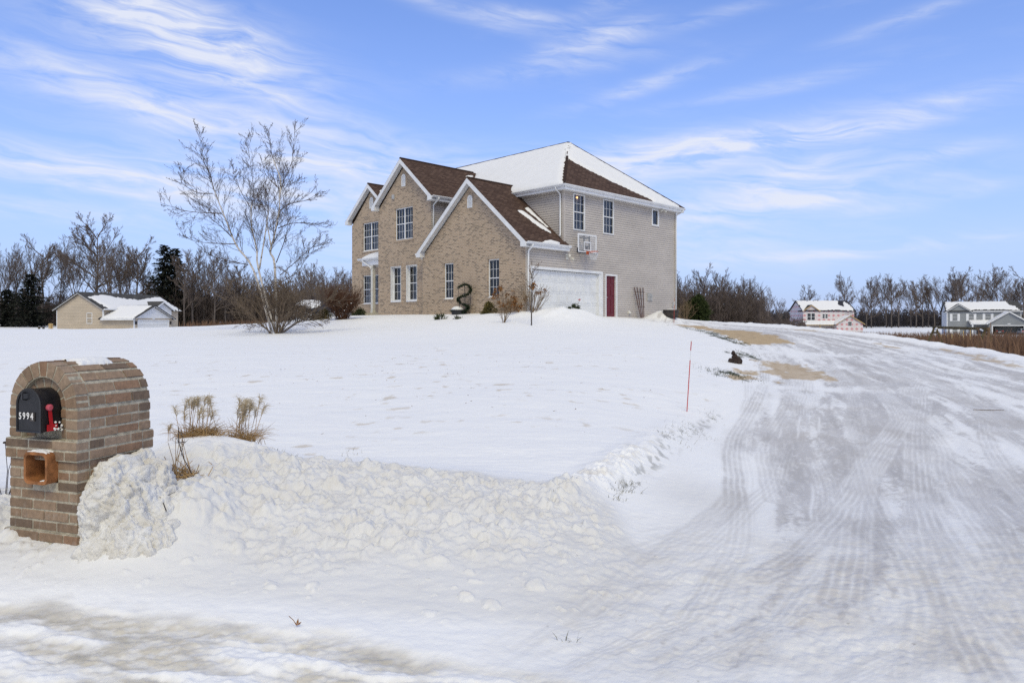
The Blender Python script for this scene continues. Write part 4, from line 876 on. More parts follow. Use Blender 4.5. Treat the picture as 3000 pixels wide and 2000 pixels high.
# ------------------------------------------------------------------ brick mailbox
MZ = .10
mbx = empty('brick_mailbox', (-3.083, 4.704, MZ), R(-19), 'waist high brick mailbox pillar with arched top and black letter box', 'mailbox')
rng = random.Random(4)
def pillar_bricks():
    tones = [(.270, .186, .128), (.298, .212, .150), (.235, .165, .117), (.172, .125, .094), (.318, .235, .172), (.268, .168, .112)]
    ms = []
    for i, c in enumerate(tones):
        m, k, p = material('pillar_brick_%s' % 'abcdef'[i]); tc = k.n('ShaderNodeTexCoord').outputs['Object']
        a = k.noise(tc, 26, 6, .7); b = k.noise(tc, 5, 4, .6); x, y, z = k.xyz(tc)
        st = k.noise(k.com(k.m('MULTIPLY', k.m('ADD', x, y), 60), k.m('MULTIPLY', z, 6)), 1.0, 3, .6)   # drag-faced texture
        col = k.ramp(a, [(.3, tuple(q*.72 for q in c)), (.7, tuple(q*1.18 for q in c))])
        col = k.mix(k.m('MULTIPLY', k.ramp(b, [(.5, 0.0), (.8, 1.0)]), .5), col, (.13, .10, .075, 1))
        salt = k.m('MULTIPLY', k.ramp(k.noise(k.com(k.m('MULTIPLY', x, 22), y, k.m('MULTIPLY', z, 9)), 1.0, 5, .65), [(.55, 0.0), (.72, 1.0)]), k.ramp(z, [(.05, .55), (.55, .0)]))
        col = k.mix(salt, col, (.50, .47, .44, 1))
        k.put(p.inputs['Base Color'], col); p.inputs['Roughness'].default_value = .92; p.inputs['Specular IOR Level'].default_value = .15
        k.put(p.inputs['Normal'], k.bump(k.m('ADD', st, k.m('MULTIPLY', a, .8)), .7, .006)); ms.append(m)
    return ms
BM = pillar_bricks()
bk = MB(); mo = MB()
def brick(x0, x1, y0, y1, z0, z1):
    j = lambda: rng.uniform(-.0028, .0028); t = rng.choice([0, 0, 1, 1, 2, 2, 3, 4, 5])
    c = .005; X0, X1, Y0, Y1, Z0, Z1 = x0+j(), x1+j(), y0+j(), y1+j(), z0+j()*.5, z1+j()*.5
    i = len(bk.v)     # an eased-edge block: inner rings on each face
    P = []
    for z, e in ((Z0, c), (Z0+c, 0), (Z1-c, 0), (Z1, c)):
        for x, y in ((X0, Y0), (X1, Y0), (X1, Y1), (X0, Y1)):
            sx = 1 if x == X0 else -1; sy = 1 if y == Y0 else -1
            P += [(x+sx*(c+e*.0 if e == 0 else c), y+sy*(0 if e == 0 else c), z)] if False else [(x+sx*e, y+sy*e, z)]
    bk.v.extend(P)
    bk.f.append((i+3, i+2, i+1, i)); bk.mi.append(t); bk.f.append((i+12, i+13, i+14, i+15)); bk.mi.append(t)
    for l in range(3):
        for q in range(4): a = i+l*4+q; b = i+l*4+(q+1) % 4; bk.f.append((a, b, b+4, a+4)); bk.mi.append(t)
Jt = .010; BL, BHt = .203, .057
def run(a, b, first):
    """brick spans along a wall from a to b starting with a piece of length first"""
    o = []; p = a; l = first
    while p < b-.02:
        q = min(p+l, b)
        if b-q < .045: q = b
        o.append((p, q)); p = q+Jt; l = BL
    return o
def course(z, hw, y0, y1, k, front_gap=None, hole=None):
    t = .09
    for a, b in run(-hw, hw, BL if k % 2 else .097):
        if front_gap and b > front_gap[0] and a < front_gap[1]: continue
        for a_, b_ in (((a, min(b, hole[0])), (max(a, hole[1]), b)) if hole else ((a, b),)):
            if b_-a_ > .02: brick(a_, b_, y0, y0+t, z, z+BHt)
    for a, b in run(-hw, hw, .097 if k % 2 else BL): brick(a, b, y1-t, y1, z, z+BHt)
    for sx in (-1, 1):
        for a, b in run(y0+t+Jt, y1-t-Jt, .105 if k % 2 else .20):
            x0, x1 = (hw-t, hw) if sx > 0 else (-hw, -hw+t); brick(x0, x1, a, b, z, z+BHt)
pitch = .067; k0 = 0; z = -.14
D = .58
for k in range(5): course(z, .325, -.020, D+.02, k); z += pitch          # plinth
for k in range(7):                                                          # shaft, left open round the clay pipe
    course(z, .300, .0, D, k+1, None, (-.076, .136) if z+BHt > .512 and z < .72 else None); z += pitch
for k in range(2): course(z, .318, -.018, D+.018, k); z += pitch           # band
zu = z
for k in range(3):
    course(z, .304, .0, D, k, (-.25, .25))
    for a, b in ((-.304, -.206), (.206, .304)): brick(a, b, .0, .09, z, z+BHt)
    for a, b in ((-.197, -.118), (.122, .197)): brick(a, b, .035, .12, z, z+BHt)
    z += pitch
zs = z+.002
def wedge(r0, r1, t0, t1, y0, y1):
    t = rng.choice([0, 0, 1, 1, 2, 2, 4, 4, 5]); j = rng.uniform(-.003, .003)
    q = [(r*math.cos(a), zs+r*math.sin(a)) for r, a in ((r0, t0), (r1+j, t0), (r1+j, t1), (r0, t1))]
    bk.prism([(x, y0+j, zz) for x, zz in q], (0, y1-y0, 0), t)
for i in range(11):
    t0, t1 = math.pi*i/11, math.pi*(i+1)/11; g = .0055/.25
    wedge(.205, .300, t0+g, t1-g, .0, .088)
    ga = .014/.3
    ys = run(.10, D, BL if i % 2 else .11)
    for a, b in ys:
        t = rng.choice([0, 0, 1, 1, 2, 3, 5]); m0, m1 = t0+ga, t1-ga; rr = .303+rng.uniform(-.003, .003)
        c0 = (rr*math.cos(m0), zs+rr*math.sin(m0)); c1 = (rr*math.cos(m1), zs+rr*math.sin(m1)); i0 = (.25*math.cos(m0), zs+.25*math.sin(m0)); i1 = (.25*math.cos(m1), zs+.25*math.sin(m1))
        bk.prism([(i0[0], a, i0[1]), (c0[0], a, c0[1]), (c1[0], a, c1[1]), (i1[0], a, i1[1])], (0, b-a, 0), t)
for i in range(7):
    t0, t1 = math.pi*i/7, math.pi*(i+1)/7; g = .008/.16; wedge(.122, .197, t0+g, t1-g, .035, .12)
bk.build('brickwork', BM, mbx)
# mortar core, a little behind the brick faces
def ring(hw, y0, y1, z0, z1): mo.box(-hw, hw, y0, y1, z0, z1)
ring(.322, -.017, D+.017, -.14, -.14+5*pitch-Jt*.5); z = -.14+5*pitch
mo.box(-.297, .297, .46, D-.003, z-.006, z+7*pitch-.003); mo.box(-.297, -.074, .003, .46, z-.006, z+7*pitch-.003); mo.box(.134, .297, .003, .46, z-.006, z+7*pitch-.003); mo.box(-.074, .134, .003, .46, z-.006, .513); mo.box(-.074, .134, .003, .46, .719, z+7*pitch-.003); z += 7*pitch; ring(.315, -.015, D+.015, z-.004, z+2*pitch-.006); z += 2*pitch
mo.box(.200, .301, .003, D-.003, z-.007, zs); mo.box(-.301, -.200, .003, D-.003, z-.007, zs); mo.box(-.199, -.117, .042, D-.01, z-.007, zs); mo.box(.121, .199, .042, D-.01, z-.007, zs)
n = 22
for r0, r1, y0, y1 in ((.198, .296, .003, D-.004), (.119, .197, .039, D-.012)):
    for i in range(n):
        t0, t1 = math.pi*i/n, math.pi*(i+1)/n; q = [(r*math.cos(a), zs+r*math.sin(a)) for r, a in ((r0, t0), (r1, t0), (r1, t1), (r0, t1))]; mo.prism([(x, y0, zz) for x, zz in q], (0, y1-y0, 0))
mo.box(-.2, .2, .14, D-.015, z-.007, zs+.15)
mo.box(-.117, .1205, .046, .14, zu-.004, zs-.001); mo.prism([(.126*math.cos(math.pi*i/20), .046, zs+.126*math.sin(math.pi*i/20)) for i in range(21)], (0, .094, 0))
mo.build('mortar', mortar_m, mbx)
# the letter box
def arch_loop(x0, x1, z0, zsp, n=14):
    c, r = (x0+x1)/2, (x1-x0)/2; return [(x0, z0), (x1, z0)]+[(c+r*math.cos(math.pi*i/n), zsp+r*.98*math.sin(math.pi*i/n)) for i in range(n+1)]
X0, X1, Zb, Zsp = -.098, .113, .955-MZ, 1.128-MZ
bx = MB(); lp = arch_loop(X0, X1, Zb, Zsp); bx.prism([(x, -.085, zz) for x, zz in lp], (0, .3, 0))
box = bx.build('letter_box', black_metal, mbx)
dr = MB(); c = ((X0+X1)/2, (Zb+Zsp)/2+.03); l2 = [(c[0]+(x-c[0])*1.035, c[1]+(zz-c[1])*1.03) for x, zz in lp]; l3 = [(c[0]+(x-c[0])*.93, c[1]+(zz-c[1])*.94) for x, zz in lp]
dr.prism([(x, -.100, zz) for x, zz in l2], (0, .013, 0))
m_ = len(l2)
for i in range(m_):
    j = (i+1) % m_; dr.hexa([(l2[i][0], -.1002, l2[i][1]), (l2[j][0], -.1002, l2[j][1]), (l3[j][0], -.1002, l3[j][1]), (l3[i][0], -.1002, l3[i][1]), (l2[i][0], -.106, l2[i][1]), (l2[j][0], -.106, l2[j][1]), (l3[j][0], -.104, l3[j][1]), (l3[i][0], -.104, l3[i][1])])
dr.tube([(c[0]-.03, -.101, 1.205-MZ), (c[0]-.03, -.122, 1.205-MZ), (c[0]-.03, -.122, 1.165-MZ), (c[0]-.03, -.101, 1.16-MZ)], .005, 6)
door = dr.build('door', black_metal, box)
sticker = plain('number_sticker', (.07, .062, .06), .5, .06, 40)
numw = plain('number_white', (.80, .79, .78), .5, .03, 40)
for i, ch in enumerate('5994'):
    x = -.062+i*.0345; zc = 1.055-MZ+.001*((i*7) % 3-1)
    fd = bpy.data.curves.new('digit', 'FONT'); fd.body = ch; fd.size = .060; fd.align_x = 'CENTER'; fd.align_y = 'CENTER'; fd.extrude = .0006; fd.offset = .0012
    fo = bpy.data.objects.new('digit', fd); C.objects.link(fo); bpy.context.view_layer.update()
    me = bpy.data.meshes.new_from_object(fo.evaluated_get(bpy.context.evaluated_depsgraph_get())); bpy.data.objects.remove(fo)
    me.name = 'digit'; me.materials.clear(); me.materials.append(numw)
    fo = bpy.data.objects.new('digit', me); C.objects.link(fo); fo.parent = box; fo.location = (x, -.1075, zc); fo.rotation_euler = (R(90), 0, 0); fo.scale = (.82, 1, 1)
    if i == 3: MB().box(x-.019, x+.019, -.1062, -.1005, zc-.030, zc+.027).build('number_plate', sticker, box)
fl = MB(); xf = X1+.006
fl.box(xf, xf+.007, -.065, .005, .958-MZ, 1.0-MZ); fl.hexa([(xf, -.048, 1.0-MZ), (xf+.007, -.048, 1.0-MZ), (xf+.007, -.026, 1.0-MZ), (xf, -.026, 1.0-MZ), (xf, -.058, 1.105-MZ), (xf+.007, -.058, 1.105-MZ), (xf+.007, -.038, 1.105-MZ), (xf, -.038, 1.105-MZ)])
flag = fl.build('flag', red_paint, box)
kb = MB(); kb.tube([(xf-.004, -.050, 1.110-MZ), (xf+.012, -.050, 1.110-MZ), (xf+.017, -.050, 1.110-MZ)], [.021, .021, .013], 18); kb.build('flag_knob', plain('faded_red', (.55, .10, .14), .5, .08, 30), flag)
# clay pipe that holds newspapers
def rsq(cx, cz, h, r, n=6):
    o = []
    for q, (sx, sz) in enumerate(((1, 1), (-1, 1), (-1, -1), (1, -1))):
        for i in range(n+1):
            a = math.pi/2*(q+i/n); o.append((cx+sx*(h-r)+r*math.cos(a), cz+sz*(h-r)+r*math.sin(a)))
    return o
cp = MB(); o_ = rsq(.030, .716-MZ, .104, .042); i_ = rsq(.030, .716-MZ, .085, .030); m_ = len(o_)
for i in range(m_):
    j = (i+1) % m_; y0, y1 = -.075, .45
    cp.face([(o_[i][0], y0, o_[i][1]), (o_[j][0], y0, o_[j][1]), (o_[j][0], y1, o_[j][1]), (o_[i][0], y1, o_[i][1])]); cp.face([(i_[j][0], y0, i_[j][1]), (i_[i][0], y0, i_[i][1]), (i_[i][0], y1, i_[i][1]), (i_[j][0], y1, i_[j][1])])
    cp.face([(o_[j][0], y0, o_[j][1]), (o_[i][0], y0, o_[i][1]), (i_[i][0], y0, i_[i][1]), (i_[j][0], y0, i_[j][1])])
cp.face([(x, .44, zz) for x, zz in i_]); tube_o = cp.build('newspaper_tube', clay, mbx)
def lump_patch(name, parent, f, x0, x1, y0, y1, th, seed, res=.008, amp=.4):
    """a thin crust of snow over a surface z = f(x, y)"""
    nx, ny = int((x1-x0)/res)+2, int((y1-y0)/res)+2; g, h = np.meshgrid(np.linspace(x0, x1, nx), np.linspace(y0, y1, ny), indexing='ij')
    d = np.minimum(1-np.abs((g-(x0+x1)/2)/((x1-x0)/2)), 1-np.abs((h-(y0+y1)/2)/((y1-y0)/2)))+amp*fbm(g/((x1-x0)*.25), h/((y1-y0)*.2), seed, 4)-.15
    H = np.where(d > 0, th*np.sqrt(np.clip(d*1.6, 0, 1))+th*.35*fbm(g/.03, h/.03, seed+3, 3), -.012); m = MB(); m.v = [(g[i, j], h[i, j], f(g[i, j], h[i, j])+H[i, j]) for i in range(nx) for j in range(ny)]
    for i in range(nx-1):
        for j in range(ny-1):
            if max(d[i, j], d[i+1, j], d[i, j+1], d[i+1, j+1]) > 0: m.f.append((i*ny+j, (i+1)*ny+j, (i+1)*ny+j+1, i*ny+j+1)); m.mi.append(0)
    return m.build(name, snow_m, parent, True)
lump_patch('snow_crust', mbx, lambda x, y: zs+math.sqrt(max(.0, .304**2-x*x)), -.05, .15, .14, .47, .016, 3)
lump_patch('snow_crust', tube_o, lambda x, y: .820-MZ-max(0, abs(x-.03)-.06)**2*6, -.05, .12, -.075, .0, .014, 8)
lump_patch('snow_crust', tube_o, lambda x, y: .632-MZ, .045, .11, -.07, .03, .006, 9, .006)
pf = MB()
for i in range(14):
    a = rng.uniform(0, 6.28); q = Vector((xf+.012+rng.uniform(0, .012), .0+rng.uniform(-.03, .03), .985-MZ+rng.uniform(-.03, .028))); s = rng.uniform(.005, .010); pf.lathe([(.001, -s), (s*.8, -s*.5), (s, 0), (s*.8, s*.5), (.001, s)], 6, q)
pf.build('snow_crust', snow_m, flag, True)

# snow thrown up against the side of the mailbox
def snow_heap():
    from mathutils import noise as mn
    ca, sa = math.cos(R(-19)), math.sin(R(-19)); n1, n2 = 150, 300; G = np.zeros((n1+1, n2+1, 3))
    for i in range(n1+1):
        x = .27+.78*i/n1; T = float(np.interp(x, [.27, .36, .46, .56, .70, .85, 1.05], [.70, .73, .72, .62, .44, .28, .10])); T += .05*mn.noise(Vector((x*7, 3, 1)))
        f = -.03+.06*mn.noise(Vector((x*5, 8, 2)))+.10*max(0, (x-.5)/.5); bk_ = .66-.18*max(0, (x-.45)/.6); cy = (f+bk_)/2; hy = (bk_-f)/2; zb = -.08
        for j in range(n2+1):
            t = math.pi*(1-j/n2); c, q = math.cos(t), math.sin(t); e = .42+.5*min(1, max(0, (x-.42)/.4))
            y = cy+hy*math.copysign(abs(c)**e, c); z = zb+(T-zb)*abs(q)**e*(1-.09*max(0, c*-1)); y -= .13*max(0, 1-(z-.1)/.45)**2*(1 if c < 0 else 0)*min(1, max(0, (x-.30)/.12)); G[i, j] = (x, y, z)
    di = np.gradient(G, axis=0); dj = np.gradient(G, axis=1); N = np.cross(dj, di); N /= np.linalg.norm(N, axis=2, keepdims=True)+1e-9; N *= np.where(N[:, n2//2:n2//2+1, 2:3] < 0, -1, 1)
    m = MB()
    for i in range(n1+1):
        for j in range(n2+1):
            p = Vector(G[i, j]); q = p+Vector(mn.noise_vector(p*11))*.022
            dome = lambda k, o: math.sqrt(max(0, 1-(1.35*mn.voronoi(q*k+Vector((o, 2*o, 3*o)))[0][0])**2))
            d = .032*dome(8, 0)+.020*dome(17, 3)+.012*dome(34, 5)+.045*mn.fractal(p*5, 1, 2, 3)+.016*mn.fractal(p*22, .8, 2, 4)-.03
            if p.x < .34: d *= max(0, (p.x-.27)/.07)
            p = p+Vector(N[i, j])*d; m.v.append((-3.083+p.x*ca-p.y*sa, 4.704+p.x*sa+p.y*ca, p.z))
    for i in range(n1):
        for j in range(n2): a = i*(n2+1)+j; m.f.append((a, a+1, a+n2+2, a+n2+1)); m.mi.append(0)
    mt, kk, p = material('dirty_snow'); tc = kk.n('ShaderNodeNewGeometry').outputs['Position']
    c = kk.ramp(kk.noise(tc, 7, 6, .65), [(.38, (.76, .755, .75)), (.58, (.66, .635, .59)), (.76, (.50, .46, .39))]); c = kk.mix(kk.m('MULTIPLY', kk.ramp(kk.noise(tc, 45, 3, .6), [(.62, 0.0), (.75, 1.0)]), .5), c, (.42, .37, .29, 1))
    kk.put(p.inputs['Base Color'], c); p.inputs['Roughness'].default_value = .8; p.inputs['Specular IOR Level'].default_value = .2
    kk.put(p.inputs['Normal'], kk.bump(kk.m('ADD', kk.noise(tc, 40, 5, .7), kk.m('MULTIPLY', kk.noise(tc, 120, 3, .6), .4)), .8, .014))
    o = m.build('snow_heap', mt, None, True); o['kind'] = 'structure'
snow_heap()

# ------------------------------------------------------------------ things round the house
def HW(u, v, z=None):
    x, y = uv_xy(u, v); return (x, y, gz(x, y) if z is None else z)
# basketball hoop on the wall
hp = empty('basketball_hoop', HW(-.0, 3.95, 5.1), R(45), 'clear wall mounted basketball backboard with orange rim above the garage door', 'basketball hoop')
H0 = Fr((0, -.42, 0), (1, 0, 0), (0, -1, 0)); za, zb_ = .02, .92; a0, a1 = -.76, .68
clear = bpy.data.materials.new('clear_board'); clear.use_nodes = True; _p = clear.node_tree.nodes['Principled BSDF']; _t = clear.node_tree
_m = _t.nodes.new('ShaderNodeMixShader'); _tr = _t.nodes.new('ShaderNodeBsdfTransparent'); _m.inputs[0].default_value = .16; _p.inputs['Base Color'].default_value = (.6, .62, .65, 1); _p.inputs['Roughness'].default_value = .1
_t.links.new(_tr.outputs[0], _m.inputs[1]); _t.links.new(_p.outputs[0], _m.inputs[2]); _t.links.new(_m.outputs[0], _t.nodes['Material Output'].inputs[0])
MB().fbox(H0, a0+.02, a1-.02, za+.02, zb_-.02, -.012, 0).build('backboard', clear, hp)
m = MB(); w_ = .07
m.fbox(H0, a0, a1, zb_-w_, zb_, -.016, .014); m.fbox(H0, a0, a1, za, za+w_*.7, -.016, .014); m.fbox(H0, a0, a0+w_, za+w_*.7, zb_-w_, -.016, .014); m.fbox(H0, a1-w_, a1, za+w_*.7, zb_-w_, -.016, .014)
q0, q1, r0, r1 = -.30, .26, .12, .56; t_ = .05
m.fbox(H0, q0, q1, r1-t_, r1, .001, .006); m.fbox(H0, q0, q1, r0, r0+t_, .001, .006); m.fbox(H0, q0, q0+t_, r0+t_, r1-t_, .001, .006); m.fbox(H0, q1-t_, q1, r0+t_, r1-t_, .001, .006)
m.build('white_border', white_trim, hp)
m = MB(); m.fbox(H0, a0-.01, a1+.01, za-.05, za-.001, -.03, .02); m.fbox(H0, a0-.035, a0-.002, za-.05, .22, -.03, .02); m.fbox(H0, a1+.002, a1+.03, za-.05, .2, -.03, .02); m.build('edge_pad', black_paint, hp)
m = MB()
for x in (-.22, .18): m.fbox(H0, x-.025, x+.025, -.02, .86, -.07, -.03); m.bar(H0.P(x, .78, -.05), H0.P(x, .78, -.42), .05, .05); m.bar(H0.P(x, .1, -.05), H0.P(x, .1, -.42), .05, .05)
m.fbox(H0, -.22, .18, .30, .34, -.07, -.03); m.fbox(H0, -.09, .05, -.02, .30, -.06, -.02)
m.build('bracket', black_paint, hp)
m = MB(); rc = H0.P(-.02, .05, .15+.23); n = 28
m.tube([rc+Vector((.23*math.cos(6.2832*i/n), .23*math.sin(6.2832*i/n), 0)) for i in range(n+1)], .013, 6); m.fbox(H0, -.12, .08, -.06, .09, .0, .03)
m.bar(H0.P(-.09, .0, .02), H0.P(-.16, .045, .24), .02, .03); m.bar(H0.P(.05, .0, .02), H0.P(.12, .045, .24), .02, .03); m.fbox(H0, -.10, .06, .03, .06, .03, .16); m.build('rim', orange_paint, hp)
m = MB()
for i in range(12):
    for s_ in (1, -1):
        pts = []
        for j in range(5):
            r_ = .225-.095*j/4+.01*math.sin(j); a = 6.2832*(i+s_*j*.5)/12; pts.append(rc+Vector((r_*math.cos(a), r_*math.sin(a), -.40*j/4)))
        m.tube(pts, .006, 3, False)
m.build('net', white_trim, hp)

# planter with a garland spiral, against the brick gable
pl = empty('garland_planter', HW(4.0, -.42, 2.02), R(45), 'dark tub with snow and an evergreen garland spiral on a wire obelisk', 'planter')
m = MB(); m.lathe([(.20, -.12), (.30, .0), (.33, .22), (.36, .24), (.36, .30), (.31, .30), (.30, .24)], 20, (0, .22, 0)); m.build('tub', pot_dark, pl)
m = MB(); m.lathe([(.31, .28), (.30, .36), (.22, .44), (.10, .485), (.01, .49)], 18, (0, .26, 0)); m.build('snow_cap', snow_m, pl, True)
m = MB(); tops = []
for i in range(4):
    a = 6.2832*i/4+.6; b = Vector((.06+.22*math.cos(a), -.22+.25*math.sin(a), .05)); t = Vector((.06+.26*math.cos(a), -.20+.40*math.sin(a), 1.52)); m.tube([b, t], .010, 5); tops.append(t)
for zz, k in ((.6, .4), (1.1, .75)): m.tube([Vector((.06+(.22+.04*k)*math.cos(6.2832*i/16), -.21+(.25+.15*k)*math.sin(6.2832*i/16), zz)) for i in range(17)], .006, 4)
m.build('obelisk', black_paint, pl)
def needles(mb, pts, r, n, ln, rg, wd=.012):
    for i in range(n):
        k = rg.uniform(0, len(pts)-1.001); q = int(k); p = Vector(pts[q]).lerp(Vector(pts[q+1]), k-q); d = Vector((rg.gauss(0, 1), rg.gauss(0, 1), rg.gauss(0, 1))).normalized()
        p = p+d*rg.uniform(0, r); e = (d+Vector((rg.gauss(0, .5), rg.gauss(0, .5), rg.gauss(0, .5)))).normalized(); s = e.orthogonal().normalized()*wd; l = ln*rg.uniform(.6, 1.3); mb.face([p-s, p+s, p+e*l+s*.3, p+e*l-s*.3])
zig = [(.0, .28, 1.32), (.02, .05, 1.50), (.05, -.2, 1.56), (.1, -.45, 1.50), (.12, -.60, 1.36), (.1, -.58, 1.18), (.05, -.38, 1.02), (.0, -.1, .98), (.0, .16, .92), (.02, .26, .80), (.05, .15, .66), (.1, -.1, .56), (.12, -.36, .50), (.1, -.42, .36), (.05, -.25, .25), (.05, -.10, .14), (.1, -.3, .06), (.0, .4, .26), (-.1, .5, .22)]
m = MB(); rg = random.Random(5); needles(m, spline3(zig[:17]), .075, 3600, .07, rg, .011); needles(m, [(-.2, -.05, .27), (-.36, .2, .27), (-.2, .56, .24), (.1, .6, .24)], .05, 420, .06, rg, .006); m.build('garland', garland_m, pl)

# barrel planter and wooden trellis by the side wall
bp = empty('barrel_planter', HW(-1.35, 9.9, None), R(45), 'dark half barrel planter standing in snow near the far corner of the siding wall', 'planter'); bp.location.z -= .10
m = MB(); m.lathe([(.34, 0), (.39, .18), (.43, .44), (.38, .44), (.37, .38)], 22); m.build('barrel', barrel_m, bp)
for zz, r_ in ((.08, .362), (.34, .421)): MB().lathe([(r_, zz-.022), (r_+.006, zz-.02), (r_+.010, zz+.02), (r_+.003, zz+.022)], 22).build('hoop', pot_dark, bp)
m = MB(); m.lathe([(.37, .36), (.33, .43), (.2, .47), (.01, .48)], 18); m.build('snow_cap', snow_m, bp, True)
tl = empty('wooden_trellis', HW(-.10, 8.74, 1.95), R(45), 'dark brown fan shaped wooden trellis leaning on the siding right of the red door', 'trellis')
for i, x in enumerate((-.42, -.16, .12, .40)): MB().bar((x*.35, -.22, .0), (x, .02, 1.66+.02*(i % 2)), .045, .022, 0, (0, 1, 0)).build('slat', wood_dark, tl)
for i, (zz, wd) in enumerate(((.62, .30), (1.02, .34), (1.42, .46))): yy = -.22+.24*zz/1.66+.024; MB().bar((-wd, yy-.05, zz), (wd, yy-.05, zz), .04, .02).build('crossbar', wood_dark, tl)

# driveway markers
def marker(name, x, y, top, lean, label):
    e = empty(name, (x, y, gz(x, y)-.05), 0, label, 'marker', 'driveway markers'); L = top
    p = lambda k: (lean*k*L, 0, k*L)
    m = MB(); m.tube([p(0), p(.735)], .0075, 8); m.tube([p(.865), p(.985)], .0075, 8); m.build('rod', stake_red, e)
    m = MB(); m.tube([p(.735), p(.865)], .0078, 8); m.build('reflective_band', white_trim, e); m = MB(); m.tube([p(.985), p(1)], .0078, 8); m.build('tip', cream_trim, e)
marker('driveway_marker', 2.81, 11.51, 1.19, .062, 'red driveway marker rod leaning in the snow beside the driveway')
mx, my = 8.35, 36.9; marker('driveway_marker', mx, my, 1.35, .015, 'red driveway marker rod in front of the far corner of the brick house')
st = MB(); st.tube([(8.25, 12.80, gz(8.25, 12.8)+.01), (8.5, 12.77, gz(8.5, 12.77)+.014), (8.78, 12.77, gz(8.78, 12.77)+.012)], [.005, .006, .004], 5)
tag(st.build('fallen_stick', twig_tan), 'thin reddish stick lying on the icy driveway', 'stick')
# dark clod of frozen soil
cx, cy = 6.0, 19.2; m = MB(); rg = random.Random(2)
for (dx, dy, dz, r) in ((0, 0, .06, .13), (-.12, .02, .05, .08), (.1, .05, .05, .10), (-.02, .02, .17, .075), (-.06, 0, .27, .055)):
    n1, n2 = 8, 12; i0 = len(m.v)
    for i in range(n1+1):
        for j in range(n2):
            t, a = math.pi*i/n1, 2*math.pi*j/n2; q = r*(1+rg.uniform(-.22, .22)); m.v.append((cx+dx+q*math.sin(t)*math.cos(a), cy+dy+q*math.sin(t)*math.sin(a), gz(cx, cy)+dz+q*math.cos(t)))
    for i in range(n1):
        for j in range(n2): a = i0+i*n2+j; b = i0+i*n2+(j+1) % n2; m.f.append((a, b, b+n2, a+n2)); m.mi.append(0)
tag(m.build('frozen_clod', dark_stem), 'lumpy dark brown clod of frozen earth on the snow beside the driveway', 'clod')
# ------------------------------------------------------------------ plants
class Twigs:
    """thin branches as three-sided slips"""
    def __init__(s): s.a = []; s.b = []; s.ra = []; s.rb = []
    def seg(s, a, b, ra, rb): s.a.append(tuple(a)); s.b.append(tuple(b)); s.ra.append(ra); s.rb.append(rb)
    def build(s, name, mat, parent=None, extra=None):
        A, B = np.array(s.a), np.array(s.b); ra, rb = np.array(s.ra)[:, None], np.array(s.rb)[:, None]
        t = B-A; t /= np.linalg.norm(t, axis=1, keepdims=True)+1e-9; h = np.where(np.abs(t[:, 2:3]) > .9, np.array([[1., 0, 0]]), np.array([[0, 0, 1.]]))
        u = np.cross(t, h); u /= np.linalg.norm(u, axis=1, keepdims=True)+1e-9; v = np.cross(t, u); V = []
        for P, r in ((A, ra), (B, rb)):
            for k in range(3): an = 2*math.pi*k/3; V.append(P+(u*math.cos(an)+v*math.sin(an))*r)
        V = np.stack(V, 1).reshape(-1, 3); n = len(A); i = (np.arange(n)*6)[:, None]
        F = np.concatenate([np.stack([i+k, i+(k+1) % 3, i+3+(k+1) % 3, i+3+k], -1).reshape(-1, 4) for k in range(3)])
        if extra is not None: F = np.concatenate([F, extra[1]+len(V)]); V = np.concatenate([V, extra[0]])
        return np_mesh(name, V, F, mat, parent)
def np_mesh(name, V, F, mat, parent=None):
    me = bpy.data.meshes.new(name); me.vertices.add(len(V)); me.vertices.foreach_set('co', np.asarray(V, np.float32).ravel()); k = F.shape[1]
    me.loops.add(F.size); me.loops.foreach_set('vertex_index', F.astype(np.int32).ravel()); me.polygons.add(len(F))
    me.polygons.foreach_set('loop_start', np.arange(0, F.size, k, dtype=np.int32)); me.polygons.foreach_set('loop_total', np.full(len(F), k, np.int32)); me.update(); me.validate()
    me.materials.append(mat); o = bpy.data.objects.new(name, me); C.objects.link(o)
    if parent: o.parent = parent
    return o
def rvec(rg, s=1.0): return Vector((rg.gauss(0, s), rg.gauss(0, s), rg.gauss(0, s)))
def grow(tw, p, d, L, r, lev, rg, P, tips=None):
    """one branch and its children; P: per-level (children, angle, length ratio), up-turn, wander, thinnest radius"""
    n = 5 if lev < 2 else 3; p = Vector(p); d = Vector(d).normalized(); pts = [p.copy()]; ds = [d.copy()]
    for i in range(n):
        d = (d+rvec(rg, P['wander'])+Vector((0, 0, P['up']*(1 if lev else .3)))).normalized(); q = p+d*(L/n); f0, f1 = 1-.8*i/n, 1-.8*(i+1)/n
        tw.seg(p, q, max(r*f0, P['rmin']), max(r*f1, P['rmin']*.7)); p = q; pts.append(p.copy()); ds.append(d.copy())
    if tips is not None: tips.append(p.copy())
    if lev < len(P['lv']):
        nc, ang, ratio, start = P['lv'][lev]
        for k in range(nc):
            t = start+(1-start)*((k+rg.random())/nc); f = min(t*n, n-.001); i = int(f); q = pts[i].lerp(pts[i+1], f-i); dd = ds[i+1]
            o = dd.orthogonal().normalized(); o = Quaternion(dd, rg.uniform(0, 6.283)) @ o; an = R(ang*rg.uniform(.65, 1.3))
            cd = dd*math.cos(an)+o*math.sin(an); ll = L*ratio*rg.uniform(.6, 1.25)*(1-.45*t if lev == 0 else 1-.3*t)
            grow(tw, q, cd, ll, r*(.62-.25*t) if lev else r*.5*(1-.5*t), lev+1, rg, P, tips)
